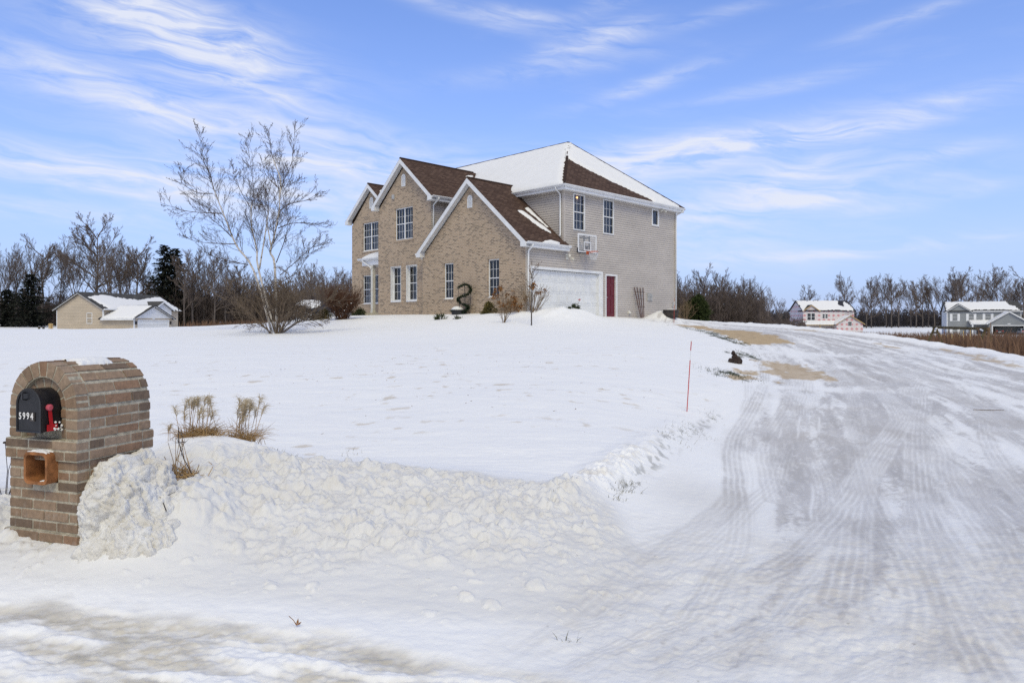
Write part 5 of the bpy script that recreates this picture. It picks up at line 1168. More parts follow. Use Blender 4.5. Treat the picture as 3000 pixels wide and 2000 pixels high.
def tree_proto(seed, H, shape):
    rg = random.Random(seed); tw = Twigs(); m = MB(); R0 = H*.014
    par = dict(wander=.09, up=.12, rmin=.018, lv=None); P = dict(par)
    e = empty('bare_tree', (0, 0, 0)); heads = []
    if shape == 'fan':
        pts = [(0, 0, -.3), (.05, 0, H*.12), (.1, .1, H*.26), (.0, .2, H*.40), (.2, .1, H*.6), (.1, .0, H*.8), (.2, .1, H*.97)]; P['lv'] = [(9, 36, .55, .12), (8, 34, .45, .2), (7, 32, .5, .2)]
        heads = [(Vector(pts[2+k % 4]).lerp(Vector(pts[3+k % 4]), rg.random()), rg.uniform(0, 6.28), rg.uniform(.38, .52)*H*(1-.12*(k % 4)), 48-6*(k % 4)) for k in range(15)]
    elif shape == 'fork':
        pts = [(0, 0, -.3), (.1, 0, H*.10), (.0, .1, H*.22), (.1, .1, H*.30)]; P['lv'] = [(11, 30, .45, .2), (8, 32, .46, .2), (7, 32, .5, .2)]
        heads = [(Vector(pts[-1]), rg.uniform(0, 6.28), H*rg.uniform(.58, .74), rg.uniform(12, 34)) for k in range(4)]+[(Vector(pts[-2]), rg.uniform(0, 6.28), H*.4, 50)]
    else:
        pts = [(0, 0, -.3), (.1, 0, H*.2), (-.1, .1, H*.42), (.1, .0, H*.6), (.0, -.1, H*.8), (.1, .1, H*.98)]; P['lv'] = [(8, 34, .5, .2), (7, 34, .48, .2), (6, 32, .5, .2)]
        heads = [(Vector(pts[1+k % 4]).lerp(Vector(pts[2+k % 4]), rg.random()), rg.uniform(0, 6.28), rg.uniform(.22, .34)*H, 44) for k in range(16)]
    P['wander'] = .11
    m.tube(pts, [R0*1.25*(1-.85*(i/(len(pts)-1))*(1 if shape != 'fork' else .35)) for i in range(len(pts))], 7); m.build('trunk', bark_far, e, True)
    for q, a, L, tilt in heads:
        t = R(tilt*rg.uniform(.8, 1.2)); grow(tw, q, (math.sin(t)*math.cos(a), math.sin(t)*math.sin(a), math.cos(t)), L, R0*.55, 0, rg, P)
    tw.build('crown', twig_far, e); return e
PX = lambda px, Y: (px-1500)/2097*Y
PROT = [tree_proto(11, 18, 'fan'), tree_proto(12, 16, 'fork'), tree_proto(13, 16, 'slim'), tree_proto(14, 17, 'fork'), tree_proto(15, 17, 'fan'), tree_proto(16, 16, 'slim'), tree_proto(17, 16, 'fork')]
PH = [18, 16, 16, 17, 17, 16, 16]; _used = set()
def put_tree(k, x, y, h, rot, label, group):
    e = PROT[k] if k not in _used else copy_tree(PROT[k]); _used.add(k)
    s = h/PH[k]; e.location = (x, y, gz(x, y)); e.scale = (s*random.uniform(.9, 1.1), s*random.uniform(.9, 1.1), s); e.rotation_euler = (0, 0, rot); tag(e, label, 'tree', group); return e
random.seed(9)
ORD = 'first second third fourth fifth sixth seventh eighth ninth tenth eleventh twelfth thirteenth fourteenth fifteenth sixteenth seventeenth eighteenth'.split()
def row(lst, Y, base, fmt, group, seedk):
    for i, (px, top, k) in enumerate(lst):
        y = Y+((i*37) % 11)-5; x = PX(px, y); z0 = gz(x, y); h = 1.65+(948-top)/2097*y-z0
        put_tree(k, x, y, h, random.uniform(0, 6.28), fmt % ORD[i], group)
row([(6, 738, 1), (28, 742, 3), (48, 752, 6), (108, 734, 1), (124, 738, 2), (172, 732, 3), (222, 738, 6)], 158, 0, '%s bare tree from the left edge, left of the beige house ridge', 'bare trees in the wood behind the beige house', 1)
put_tree(0, PX(283, 160), 160, 21.2, .4, 'tallest bare tree with broad fan crown, above the roof of the beige house', 'bare trees in the wood behind the beige house')
row([(327, 738, 3), (352, 746, 1), (372, 740, 6), (402, 738, 2), (418, 760, 5)], 158, 0, '%s bare tree right of the tallest fan crowned tree', 'bare trees in the wood behind the beige house', 2)
row([(540, 770, 2), (565, 762, 5), (598, 760, 1), (628, 778, 4), (660, 782, 3), (700, 790, 2)], 150, 0, '%s bare tree right of the large spruce, standing behind the white birch', 'bare trees behind the birch', 3)
row([(905, 812, 4), (935, 800, 1), (962, 806, 6), (1005, 815, 2), (1035, 806, 3)], 105, 0, '%s bare tree from the birch towards the brick house', 'bare trees between birch and brick house', 4)
row([(1996, 838, 4), (2062, 808, 2), (2108, 816, 5), (2135, 822, 6), (2160, 838, 1), (2182, 852, 4)], 140, 0, '%s bare tree counting right from the far corner of the brick house', 'bare trees right of the brick house', 5)
row([(2250, 856, 1), (2290, 880, 3), (2366, 856, 0), (2474, 838, 4), (2452, 868, 6)], 270, 0, '%s bare tree from the left around the pink wrapped house', 'bare trees round the pink wrapped house', 6)
row([(2538, 850, 1), (2553, 840, 4), (2597, 826, 3), (2612, 830, 2), (2632, 824, 6), (2668, 838, 1), (2684, 834, 2), (2703, 842, 5), (2720, 836, 3), (2738, 827, 1), (2768, 830, 6)], 285, 0, '%s bare tree from the pink house towards the grey house', 'bare trees in the far row', 7)
row([(2788, 812, 3), (2800, 816, 2), (2816, 814, 2), (2846, 850, 1), (2882, 822, 6), (2906, 818, 4), (2924, 811, 3), (2962, 838, 1), (2982, 830, 6), (2998, 812, 2)], 285, 0, '%s bare tree from the left behind the grey house roof', 'bare trees behind the grey house', 8)

# far wood and undergrowth that reads as one mass
def woodland(name, label, bounds, n, hmin, hmax, seed, rmin, mat, cat='woodland'):
    rg = random.Random(seed); tw = Twigs(); XY = []
    for i in range(n):
        y = rg.uniform(bounds[2], bounds[3]); px = rg.uniform(bounds[0], bounds[1]); XY.append((PX(px, y), y))
    Z = terrain(np.array([q[0] for q in XY]), np.array([q[1] for q in XY]))[0]
    for (x, y), z in zip(XY, Z):
        h = rg.uniform(hmin, hmax)*(.65+.35*rg.random()); p = Vector((x, y, z-.2)); d = Vector((rg.gauss(0, .05), rg.gauss(0, .05), 1)); pts = [p]
        for k in range(4):
            q = p+d*h/4+Vector((rg.gauss(0, .12), rg.gauss(0, .12), 0)); tw.seg(p, q, max(rmin, h*.007*(1-.22*k)), max(rmin*.7, h*.007*(.78-.22*k))); p = q; pts.append(q)
        for k in range(15):
            t = rg.uniform(.15, 4); i = min(3, int(t)); a = pts[i].lerp(pts[i+1], t-i); l = h*rg.uniform(.10, .26); an = rg.uniform(0, 6.28); b = a+Vector((math.cos(an)*l*.6, math.sin(an)*l*.6, l*.75)); tw.seg(a, b, rmin, rmin*.6)
            for _ in range(2): tw.seg(a.lerp(b, rg.uniform(.3, .9)), b+rvec(rg, l*.3), rmin*.7, rmin*.5)
    o = tw.build(name, mat); return tag(o, label, cat, None, 'stuff')
wood_mass = bark_mat('wood_mass', (.135, .108, .095), (.08, .062, .055), .6)
wood_grey = bark_mat('wood_grey', (.085, .078, .085), (.055, .05, .054), .4)
woodland('woodland', 'dense brown undergrowth of the wood behind the beige house', (-60, 480, ), 0, 1, 2, 1, .02, wood_mass) if False else None
woodland('woodland', 'dense brown undergrowth of the wood behind the beige house', (-120, 640, 163, 190), 1300, 3.5, 8.5, 21, .045, wood_mass)
woodland('woodland', 'brown thicket of the wood behind the white birch', (430, 1060, 150, 172), 1300, 5, 11.5, 22, .042, wood_mass)
woodland('woodland', 'dark bushy wood right of the brick house', (1960, 2235, 118, 150), 1200, 4, 9.5, 23, .036, wood_mass)
woodland('woodland', 'low thin scrub left of the pink wrapped house', (2200, 2360, 150, 200), 260, 2.5, 5, 24, .03, wood_mass)
woodland('woodland', 'grey far wood filling the horizon behind the right hand houses', (2240, 3150, 300, 345), 2200, 4, 8.5, 25, .08, wood_grey)
woodland('woodland', 'grey far wood on the horizon behind the brick house', (-200, 2240, 320, 380), 900, 6, 11, 26, .07, wood_grey)

# spruces in the left wood
def spruce(x, y, H, W_, seed, label, tops=1):
    rg = random.Random(seed); e = empty('spruce', (x, y, gz(x, y)), 0, label, 'tree', 'dark spruces in the left wood'); V = []; F = []
    m = MB(); hs = [(0, 0, H)]+([(W_*.36, .3, H*.965)] if tops == 2 else [])
    for hx, hy, hh in hs:
        m.tube([(hx*.3, hy, -.3), (hx, hy, hh*.5), (hx, hy, hh*.98)], [H*.018, H*.012, .03], 6)
        z = .04*hh
        while z < hh*.985:
            k = 1-z/hh; rr = W_*(k**.55)*(.75 if tops == 2 else 1)*rg.uniform(.7, 1.15)+.15
            for i in range(9):
                a = rg.uniform(0, 6.28); L = rr*rg.uniform(.55, 1.25); n = int(5+L*4)
                for j in range(n):
                    t = (j+.5)/n; c = np.array([hx+math.cos(a)*L*t, hy+math.sin(a)*L*t, z-.20*L*t+.22*L*t*t+rg.gauss(0, .06)]); s = .16+.20*rg.random(); i0 = len(V)
                    u = np.array([math.cos(a), math.sin(a), -.25+rg.gauss(0, .25)])*s*1.5; w_ = np.array([-math.sin(a), math.cos(a), rg.gauss(0, .5)])*s*.55
                    V += [c-w_, c+w_, c+u+w_*.3, c+u-w_*.3]; F.append((i0, i0+1, i0+2, i0+3))
            z += .23+.10*rg.random()
    m.build('trunk', bark_far, e); np_mesh('crown', np.array(V), np.array(F), needle_far, e)
spruce(PX(482, 152), 152, 17.6, 5.8, 3, 'tall dark twin topped spruce right of the beige house', 2)
spruce(PX(90, 150), 150, 11.3, 4.2, 4, 'shorter dark spruce left of the beige house', 1)
spruce(PX(22, 152), 152, 8.0, 3.8, 6, 'lowest dark spruce, at the left edge of the wood', 1)

# the birch
def birch():
    rg = random.Random(31); Y = 30.4; bx, by = PX(806, Y), Y; bz = gz(bx, by); k = Y/2097; e = empty('birch_tree', (bx, by, bz), 0, 'tall multi stemmed white birch with bare twigs on the snowy lawn', 'tree')
    def W3(p, dep): px, py = 500+p[0]/2.412, 350+p[1]/2.412; return Vector(((px-806)*k, dep, (948-py)*k+1.65-bz))
    tk = MB(); tw = Twigs(); tips = []
    stems = [([(725, 1500), (610, 1070), (505, 905), (440, 720), (380, 540), (362, 430), (330, 330), (318, 140)], -.2, -1.6, .055),
             ([(730, 1500), (607, 1050), (590, 920), (548, 760), (535, 620), (547, 500), (520, 300), (480, 90)], .1, .9, .052),
             ([(745, 1500), (735, 1030), (710, 940), (745, 820), (785, 640), (790, 560), (830, 440), (890, 310), (915, 90)], .1, -.7, .060),
             ([(788, 560), (780, 430), (722, 300), (680, 190), (650, 30)], -.35, .8, .045), ([(610, 1050), (640, 700), (625, 560), (600, 470)], .3, 1.6, .04), ([(700, 900), (650, 740), (610, 610), (560, 560)], .2, 1.4, .035)]
    limbs = [([(430, 690), (320, 690), (200, 680), (60, 635)], -1.0, -1.6, .030), ([(470, 840), (380, 760), (300, 700), (200, 560)], -.6, -.2, .028), ([(490, 890), (380, 890), (250, 880), (175, 845)], -.5, -1.2, .026),
             ([(790, 650), (860, 615), (1000, 590), (1100, 540)], -.3, -1.0, .030), ([(765, 770), (850, 730), (960, 722), (1070, 750)], -.1, .8, .028), ([(560, 1030), (420, 1000), (300, 970), (180, 935)], -.2, .6, .026),
             ([(740, 1010), (820, 850), (860, 740), (875, 670)], .1, -.9, .026), ([(380, 560), (290, 560), (210, 500), (230, 440)], -1.2, -2, .024), ([(545, 620), (450, 480), (400, 380), (360, 330)], .4, 1.2, .024),
             ([(760, 1100), (860, 1000), (960, 900), (1050, 850)], .2, .9, .024), ([(770, 1150), (900, 1080), (980, 980), (1040, 930)], .1, -.6, .022), ([(785, 500), (700, 430), (640, 360), (610, 270)], -.1, .7, .024), ([(800, 490), (870, 480), (940, 470)], -.4, -1, .018)]
    P = dict(wander=.10, up=.09, rmin=.0046, lv=[(9, 34, .36, .2), (3, 34, .5, .25)])
    for pts, d0, d1, r in stems+limbs:
        q = [W3(p, d0+(d1-d0)*i/(len(pts)-1)) for i, p in enumerate(pts)]; n = len(q); main = r > .032
        sm = []
        for i in range(n-1):
            a, b, c, d = q[max(i-1, 0)], q[i], q[i+1], q[min(i+2, n-1)]
            for s in range(4): t = s/4; sm.append(.5*((2*b)+(c-a)*t+(2*a-5*b+4*c-d)*t*t+(-a+3*b-3*c+d)*t**3))
        sm.append(q[-1]); N = len(sm); rad = [max(r*(1-.93*(i/(N-1))**.8), .006) for i in range(N)]
        if main:
            cut = next((i for i in range(N) if rad[i] < .020), N-1); tk.tube(sm[:cut+1], rad[:cut+1], 8)
            for i in range(cut, N-1): tw.seg(sm[i], sm[i+1], rad[i], rad[i+1])
        else:
            for i in range(N-1): tw.seg(sm[i], sm[i+1], rad[i], rad[i+1])
        Lr = sum((sm[i+1]-sm[i]).length for i in range(N-1)); cnt = int(Lr*(6 if main else 7))
        for j in range(cnt):
            f = (.22 if main else .12)+(1-(.22 if main else .12))*((j+rg.random())/cnt); i = min(int(f*(N-1)), N-2); p = sm[i].lerp(sm[i+1], f*(N-1)-i); dd = (sm[i+1]-sm[i]).normalized()
            o = Quaternion(dd, rg.uniform(0, 6.28)) @ dd.orthogonal().normalized(); an = R(rg.uniform(24, 56)); L = rg.uniform(.7, 1.9)*(1.15-.72*f)*(1 if main else .75)
            grow(tw, p, dd*math.cos(an)+o*math.sin(an)+Vector((0, 0, .15)), L, max(.008, rad[i]*.32), 0, rg, P, tips)
    V = []; F = []
    for t in tips:
        if rg.random() < .07:
            for _ in range(1):
                d = Vector((rg.gauss(0, .4), rg.gauss(0, .4), -1)).normalized(); s = d.orthogonal().normalized()*rg.uniform(.005, .010); l = rg.uniform(.03, .05); i0 = len(V); V += [t-s*.5, t+s*.5, t+d*l+s, t+d*l-s]; F.append((i0, i0+1, i0+2, i0+3))
    tk.build('trunk', birch_bark, e, True); tw.build('crown', birch_twig, e, (np.array([tuple(v) for v in V]), np.array(F)))
birch_twig = bark_mat('birch_twig', (.13, .098, .08), (.06, .044, .036), 4)
birch()
def shrub(name, x, y, label, n, H, spread, seed, mat, r=.012, lv=None, group=None, cat='shrub', wander=.10, up=.05, rmin=.0035, z=None, base=.12, snow=0, lean=(0, 0), dead=0):
    rg = random.Random(seed); e = empty(name, (x, y, gz(x, y)-.03 if z is None else z), 0, label, cat, group); tw = Twigs(); tips = []
    P = dict(wander=wander, up=up, rmin=rmin, lv=lv or [(6, 35, .45, .25), (4, 35, .5, .2)])
    for i in range(n):
        a = rg.uniform(0, 6.28); t = spread*math.sqrt(rg.random()); b = Vector((base*math.cos(a)*rg.random(), base*math.sin(a)*rg.random(), -.05))
        grow(tw, b, (math.sin(t)*math.cos(a)+lean[0], math.sin(t)*math.sin(a)+lean[1], math.cos(t)), H*rg.uniform(.6, 1.0)/max(.55, math.cos(t*.6)), r, 0, rg, P, tips)
    tw.build('stems', mat, e)
    if dead:
        m = MB()
        for t in rg.sample(tips, min(dead, len(tips))): blob(m, t, rg.uniform(.09, .15), rg, 34)
        m.build('flower_heads', dead_leaf, e)['kind'] = 'stuff'
    if snow:
        m = MB(); ks = rg.sample(range(len(tw.a)), min(snow, len(tw.a)))
        for k in ks:
            p = Vector(tw.a[k]); s = rg.uniform(.02, .045)
            if p.z < H*.55: m.lathe([(.002, -s*.3), (s, 0), (s*.7, s*.5), (.002, s*.7)], 6, p)
        if m.v: m.build('snow_clumps', snow_m, e, True)
    return e
def blob(m, c, s, rg, n=16):
    for _ in range(n):
        d = rvec(rg).normalized(); p = Vector(c)+d*s*rg.uniform(.3, 1); u = rvec(rg).normalized()*s*.45; v = rvec(rg).normalized()*s*.45; m.face([p, p+u, p+u+v, p+v])
bx, by = PX(808, 29.4), 29.4
shrub_bark = bark_mat('shrub_bark', (.20, .155, .115), (.10, .075, .056), 5)
shrub('spreading_shrub', bx, by, 'spreading bare brown shrub at the foot of the white birch', 18, 2.65, .92, 41, shrub_bark, .030, [(8, 36, .52, .2), (7, 40, .48, .2), (5, 38, .5, .2)], None, 'shrub', .10, .06, .0066, None, .26)
shrub('twiggy_bush', -8.52, 35.9, 'large rounded reddish brown bare bush left of the porch column', 170, 1.62, .66, 42, twig_red, .011, [(6, 24, .5, .3), (4, 28, .5, .2)], None, 'shrub', .07, .05, .004, None, .28, 70)
for i, (px, Y, H, nn, lb) in enumerate([(868, 37.5, 1.1, 34, 'dark snow dusted bush just right of the birch foot'), (893, 37, .85, 24, 'small snow dusted bush left of the low evergreen by the big brown bush'), (842, 38.5, 1.3, 34, 'dark bush half hidden behind the birch stems')]):
    shrub('snowy_bush', PX(px, Y), Y, lb, nn, H, .75, 43+i, dark_stem, .010, [(6, 35, .5, .2), (4, 35, .5, .2)], 'snow dusted bushes right of the birch', 'shrub', .12, .03, .005, None, .2, 60)
def leafy(name, x, y, label, R_, H, n, seed, mat, size, z=None, group=None, sq=1.0, cat='shrub', sink=.1):
    """a leafy mound: clumps of small blades through a rounded volume, with stems inside"""
    rg = random.Random(seed); e = empty(name, (x, y, (gz(x, y) if z is None else z)-sink), 0, label, cat, group); V = []; F = []; tw = Twigs(); cl = []
    for i in range(max(12, n//60)):
        d = rvec(rg).normalized(); d.z = abs(d.z); k = rg.uniform(.45, 1)**.6; cl.append(Vector((d.x*R_*k, d.y*R_*k, (d.z**sq)*H*k))); tw.seg((0, 0, -.05), cl[-1]*.9, .012, .005)
    for i in range(n):
        c = rg.choice(cl)+rvec(rg, R_*.14); out = Vector((c.x, c.y, c.z*.5+.15)).normalized(); u = (out+rvec(rg, .5)).normalized()*size*rg.uniform(.6, 1.4); w_ = u.orthogonal().normalized()*size*.22; w_ = Quaternion(u.normalized(), rg.uniform(0, 6.28)) @ w_; i0 = len(V); V += [c-w_, c+w_, c+u+w_*.4, c+u-w_*.4]; F.append((i0, i0+1, i0+2, i0+3))
    tw.build('stems', dark_stem, e); np_mesh('foliage', np.array([tuple(v) for v in V]), np.array(F), mat, e); return e
leafy('evergreen_shrub', PX(2043, 44), 44, 'rounded dark green evergreen shrub right of the brick house', .68, 1.55, 7000, 51, evergreen_m, .13, None, None, .8)
shrub('bare_bush', PX(2003, 43.2), 43.2, 'pale bare bush leaning left of the evergreen shrub', 46, 1.3, .8, 52, twig_tan, .011, [(5, 30, .5, .3), (3, 30, .5, .2)], None, 'shrub', .08, .05, .004, None, .3, 0, (-.25, 0))
leafy('low_evergreen', *HW(14.9, .8)[:2], 'low evergreen at the foot of the brick wall beside the porch base', .5, .45, 1500, 53, leaf_green, .09)
leafy('low_evergreen', PX(940, 37.6), 37.6, 'low dark evergreen with bronze leaves left of the big brown bush', .55, .5, 1500, 54, bark_mat('bronze_leaf', (.14, .10, .04), (.03, .035, .015), 3), .09)
leafy('green_shrub', *HW(1.6, -.75)[:2], 'small olive green shrub against the brick near the garage corner', .36, .62, 1500, 55, bark_mat('olive_leaf', (.17, .13, .045), (.05, .055, .02), 4), .08)
leafy('rose_bush', *HW(-.55, 2.75)[:2], 'small leafy rose bush before the garage door with one red bloom', .30, .55, 700, 56, leaf_green, .07)
_r = bpy.data.objects['rose_bush']; m = MB(); blob(m, (.26, -.1, .72), .06, random.Random(3), 40); m.build('bloom', red_paint, _r); m = MB(); m.tube([(0, 0, 0), (.15, -.05, .4), (.26, -.1, .70)], .007, 5); m.build('stalk', dark_stem, _r)
hx, hy = HW(.25, -1.55)[:2]
shrub('hydrangea', *HW(-.75, -.35)[:2], 'large clump of dead brown hydrangea stems at the garage corner', 60, 1.2, .62, 57, twig_tan, .011, [(2, 18, .4, .5)], 'dead hydrangeas at the garage corner', 'shrub', .04, .02, .006, None, .35, 0, (.08, 0), 8)
shrub('hydrangea', *HW(.75, -.55)[:2], 'hydrangea with rusty flower heads against the brick left of the downspout', 18, 1.2, .5, 58, twig_brown, .011, [(2, 20, .4, .5)], 'dead hydrangeas at the garage corner', 'shrub', .05, .02, .005, None, .25, 0, (0, 0), 12)
shrub('hydrangea', *HW(.05, -1.15)[:2], 'low clump of rusty hydrangea heads bent down to the snow', 26, .6, .95, 59, twig_brown, .008, [(2, 20, .4, .5)], 'dead hydrangeas at the garage corner', 'shrub', .06, -.05, .005, None, .3, 0, (0, 0), 14)
def sapling():
    x, y = .79, 29.08; rg = random.Random(61); e = empty('sapling', (x, y, gz(x, y)-.03), 0, 'slender young tree with few brown leaves in front of the garage corner', 'tree'); tr = MB(); tr.tube([(0, 0, 0), (.0, 0, .8), (.02, 0, 1.6), (.02, 0, 2.72)], [.028, .024, .016, .005], 7); tr.build('trunk', bark_grey, e, True); tw = Twigs(); tips = []
    for i in range(20):
        z = .95+1.5*i/20; a = rg.uniform(0, 6.28); grow(tw, (.02, 0, z), (math.cos(a)*.8, math.sin(a)*.8, .75), .62*(1.2-.6*i/20), .009, 0, rg, dict(wander=.08, up=.10, rmin=.0045, lv=[(4, 38, .45, .2)]), tips)
    V = []; F = []
    for t in tips:
        if rg.random() < .5: d = rvec(rg).normalized(); s = d.orthogonal()*.018; i0 = len(V); V += [tuple(t-s), tuple(t+s), tuple(t+d*.06+s*.6), tuple(t+d*.06-s*.6)]; F.append((i0, i0+1, i0+2, i0+3))
    tw.build('crown', twig_brown, e, (np.array(V), np.array(F)))
sapling()
shrub('small_bare_shrub', -.36, 30.05, 'small branching bare shrub in the snow left of the young tree', 7, 1.25, .5, 62, twig_tan, .016, [(6, 38, .5, .25), (4, 36, .5, .2)], None, 'shrub', .09, .07, .004, None, .05, 0, (0, 0), 0)
leafy('green_sprig', *HW(3.1, -2.4)[:2], 'dark green leaves poking through the snow in front of the garland planter', .32, .22, 260, 63, leaf_green, .09, None, 'green sprigs in the snowy bed', 1, 'plant', .04)
leafy('green_sprig', *HW(2.1, -2.2)[:2], 'small flat green sprig in the snow beside the small bare shrub', .26, .10, 140, 64, leaf_green, .08, None, 'green sprigs in the snowy bed', 1, 'plant', .03)

# ornamental grass behind the mailbox
def grass_clump(name, x, y, label, nb, npl, H, sp, seed, lean=(.05, 0)):
    rg = random.Random(seed); e = empty(name, (x, y, gz(x, y)-.02), 0, label, 'ornamental grass', 'ornamental grass behind the mailbox'); tw = Twigs(); pl = Twigs()
    for i in range(nb):
        a = rg.uniform(0, 6.28); b = Vector((sp*rg.gauss(0, .5), sp*rg.gauss(0, .35), -.03)); L = H*rg.uniform(.28, .70); d = Vector((math.cos(a)*.38+lean[0], math.sin(a)*.45, 1)).normalized(); p = b; cv = rg.uniform(.1, .5)
        for k in range(5):
            q = p+d*L/5; tw.seg(p, q, .0028*(1-k*.14), .0028*(1-(k+1)*.15)); p = q; d = (d+Vector((math.cos(a)*cv, math.sin(a)*cv, -cv*.8))+rvec(rg, .10)).normalized()
    for i in range(npl):
        a = rg.uniform(0, 6.28); b = Vector((sp*rg.gauss(0, .6), sp*rg.gauss(0, .35), -.03)); L = H*rg.uniform(.62, 1.0); d = Vector((rg.gauss(.02, .12)+lean[0], rg.gauss(0, .1), 1)).normalized(); p = b
        for k in range(5): q = p+d*L/5; tw.seg(p, q, .0030, .0026); p = q; d = (d+Vector((rg.gauss(.02, .04), rg.gauss(0, .04), 0))).normalized()
        for j in range(46):
            t = j/46; s = p-d*(.10*t)*H/.5; an = rg.uniform(0, 6.28); v = (d*.9+Vector((math.cos(an), math.sin(an), 0))*.55+Vector((.18, 0, 0))).normalized(); l = rg.uniform(.025, .060)*H/.45; w1 = s+v*l; w2 = w1+(v+Vector((math.cos(an)*.6, math.sin(an)*.6, -1.1))).normalized()*l*.8; pl.seg(s, w1, .0011, .0012); pl.seg(w1, w2, .0012, .0006)
    tw.build('blades', straw_m, e); pl.build('plumes', plume_m, e)
grass_clump('grass_clump', -2.93, 6.72, 'largest tan grass clump with feathery plumes behind the mailbox', 520, 17, .42, .16, 71, (.03, 0))
grass_clump('grass_clump', -2.60, 6.88, 'upright tan grass clump with tall plumes at the right end of the mound', 280, 15, .47, .13, 72, (.13, 0))
grass_clump('grass_clump', -3.22, 6.75, 'single short grass plume peeking out behind the mailbox corner', 6, 2, .24, .03, 73, (-.10, 0))
def flat_straw():
    rg = random.Random(74); x, y = -2.63, 5.62; e = empty('broken_grass', (x, y, gz(x, y)), 0, 'broken straw tuft lying in a hollow of the snow bank beside the mailbox', 'ornamental grass'); tw = Twigs()
    for i in range(120):
        p = Vector((rg.gauss(0, .09), rg.gauss(0, .07), rg.uniform(.0, .05))); d = Vector((rg.gauss(.45, .3), rg.gauss(-.4, .2), rg.gauss(-.10, .25))).normalized(); L = rg.uniform(.10, .26); q = p+d*L*.5+rvec(rg, .01); tw.seg(p-d*L*.5, p, .003, .0035); tw.seg(p, q, .0035, .002)
    for i in range(7):
        a = rg.uniform(1.2, 2.4); p = Vector((rg.gauss(-.03, .08), rg.gauss(0, .05), .0)); q = p+Vector((math.cos(a)*.28, .05, .24*math.sin(a)+.06)); tw.seg(p, q, .0035, .002)
    tw.build('blades', straw_m, e)
flat_straw()
def seed_stems():
    rg = random.Random(75); x, y = -3.93, 5.55; e = empty('coneflower_stems', (x, y, gz(x, y)), 0, 'dead dark coneflower stems with round seed heads left of the mailbox', 'plant'); tw = Twigs(); m = MB()
    for dx, h, tx in ((.0, .40, .03), (.03, .42, .09), (.05, .36, .13), (-.06, .38, -.08), (-.10, .30, -.04), (.02, .22, .07)):
        t = Vector((dx+tx, rg.gauss(0, .04), h)); b = Vector((dx*.3, 0, -.05)); mid = b.lerp(t, .5)+rvec(rg, .012); tw.seg(b, mid, .0035, .003); tw.seg(mid, t, .003, .0025); m.lathe([(.003, -.006), (.016, -.002), (.017, .008), (.006, .012)], 8, t)
    tw.build('stems', dark_stem, e); m.build('seed_heads', dark_stem, e)
seed_stems()
def twig(name, pts, r, label, mat=dark_stem):
    x, y = pts[0][:2]; z = gz(x, y); tw = Twigs(); rg = random.Random(int(x*100))
    P = [Vector((q[0], q[1], z+q[2])) for q in pts]
    for a, b in zip(P[:-1], P[1:]): tw.seg(a, b, r, r*.8)
    k = P[len(P)//2]
    for i in range(4): tw.seg(k, k+Vector((rg.gauss(0, .05), rg.gauss(0, .03), rg.uniform(.0, .05))), r*.6, r*.4)
    tag(tw.build(name, mat), label, 'twig', 'twigs in the snow bank')
twig('dead_twig', [(-2.26, 5.05, .08), (-2.36, 5.15, .16), (-2.46, 5.28, .26), (-2.50, 5.36, .36)], .0042, 'longer dead twig sticking out of the snow bank right of the mailbox')
twig('dead_twig', [(-2.28, 4.72, .06), (-2.36, 4.82, .12), (-2.43, 4.90, .19)], .004, 'shorter dead twig low in the snow bank near the mailbox')
twig('dead_twig', [(-2.82, 6.1, .0), (-2.80, 6.1, .10), (-2.83, 6.12, .22)], .003, 'thin upright twig on the mound behind the mailbox')
m = MB(); lx, ly = -1.13, 3.76; lz = gz(lx, ly)+.012
for a, l in ((.6, .026), (1.5, .032), (2.4, .022)): m.face([(lx, ly, lz), (lx+.5*l*math.cos(a-.4), ly+.3*l, lz+.5*l*math.sin(a-.4)), (lx+l*math.cos(a), ly+.5*l, lz+l*math.sin(a)), (lx+.5*l*math.cos(a+.4), ly+.3*l, lz+.5*l*math.sin(a+.4))])
m.tube([(lx, ly, lz), (lx-.02, ly, lz+.03), (lx-.045, ly+.01, lz+.045)], .0018, 4); tag(m.build('fallen_leaf', dead_leaf), 'curled brown leaf on the snow at the road edge', 'leaf')

# blades poking through the thin snow, litter, and the far weeds
def blades(name, label, XY, h, w_, lean, mat, seed, per=1, cat='grass', kind='stuff'):
    rs = np.random.RandomState(seed); XY = np.asarray(XY); n = len(XY); z = terrain(XY[:, 0], XY[:, 1])[0]; B = np.concatenate([XY, z[:, None]-.02], 1); H_ = rs.uniform(h[0], h[1], n); a = rs.uniform(0, 2*math.pi, n)
    L = rs.normal(0, lean, (n, 2))*H_[:, None]; T = B+np.concatenate([L, H_[:, None]], 1); M = B+np.concatenate([L*.35, H_[:, None]*.55], 1); s = np.stack([np.cos(a), np.sin(a), 0*a], 1)*(w_*rs.uniform(.6, 1.4, n))[:, None]
    V = np.stack([B-s, B+s, M+s*.8, M-s*.8, T+s*.15, T-s*.15], 1).reshape(-1, 3); i = np.arange(n)[:, None]*6; F = np.concatenate([np.concatenate([i, i+1, i+2, i+3], 1), np.concatenate([i+3, i+2, i+4, i+5], 1)])
    return tag(np_mesh(name, V, F, mat), label, cat, None, kind)
rs = np.random.RandomState(5); pts = []
for c, s, n in (((1.0, 6.38), (.07, .06), 60), ((1.09, 6.62), (.05, .05), 40), ((.92, 6.13), (.05, .04), 30), ((2.0, 9.1), (.10, .25), 70), ((2.6, 10.2), (.10, .3), 60), ((3.2, 11.5), (.08, .25), 40), ((2.3, 9.7), (.1, .3), 50), ((.32, 3.72), (.03, .02), 9), ((-2.2, 6.92), (.08, .05), 40), ((-1.7, 7.6), (.06, .06), 18)):
    pts.append(np.array(c)+rs.normal(0, 1, (n, 2))*np.array(s))
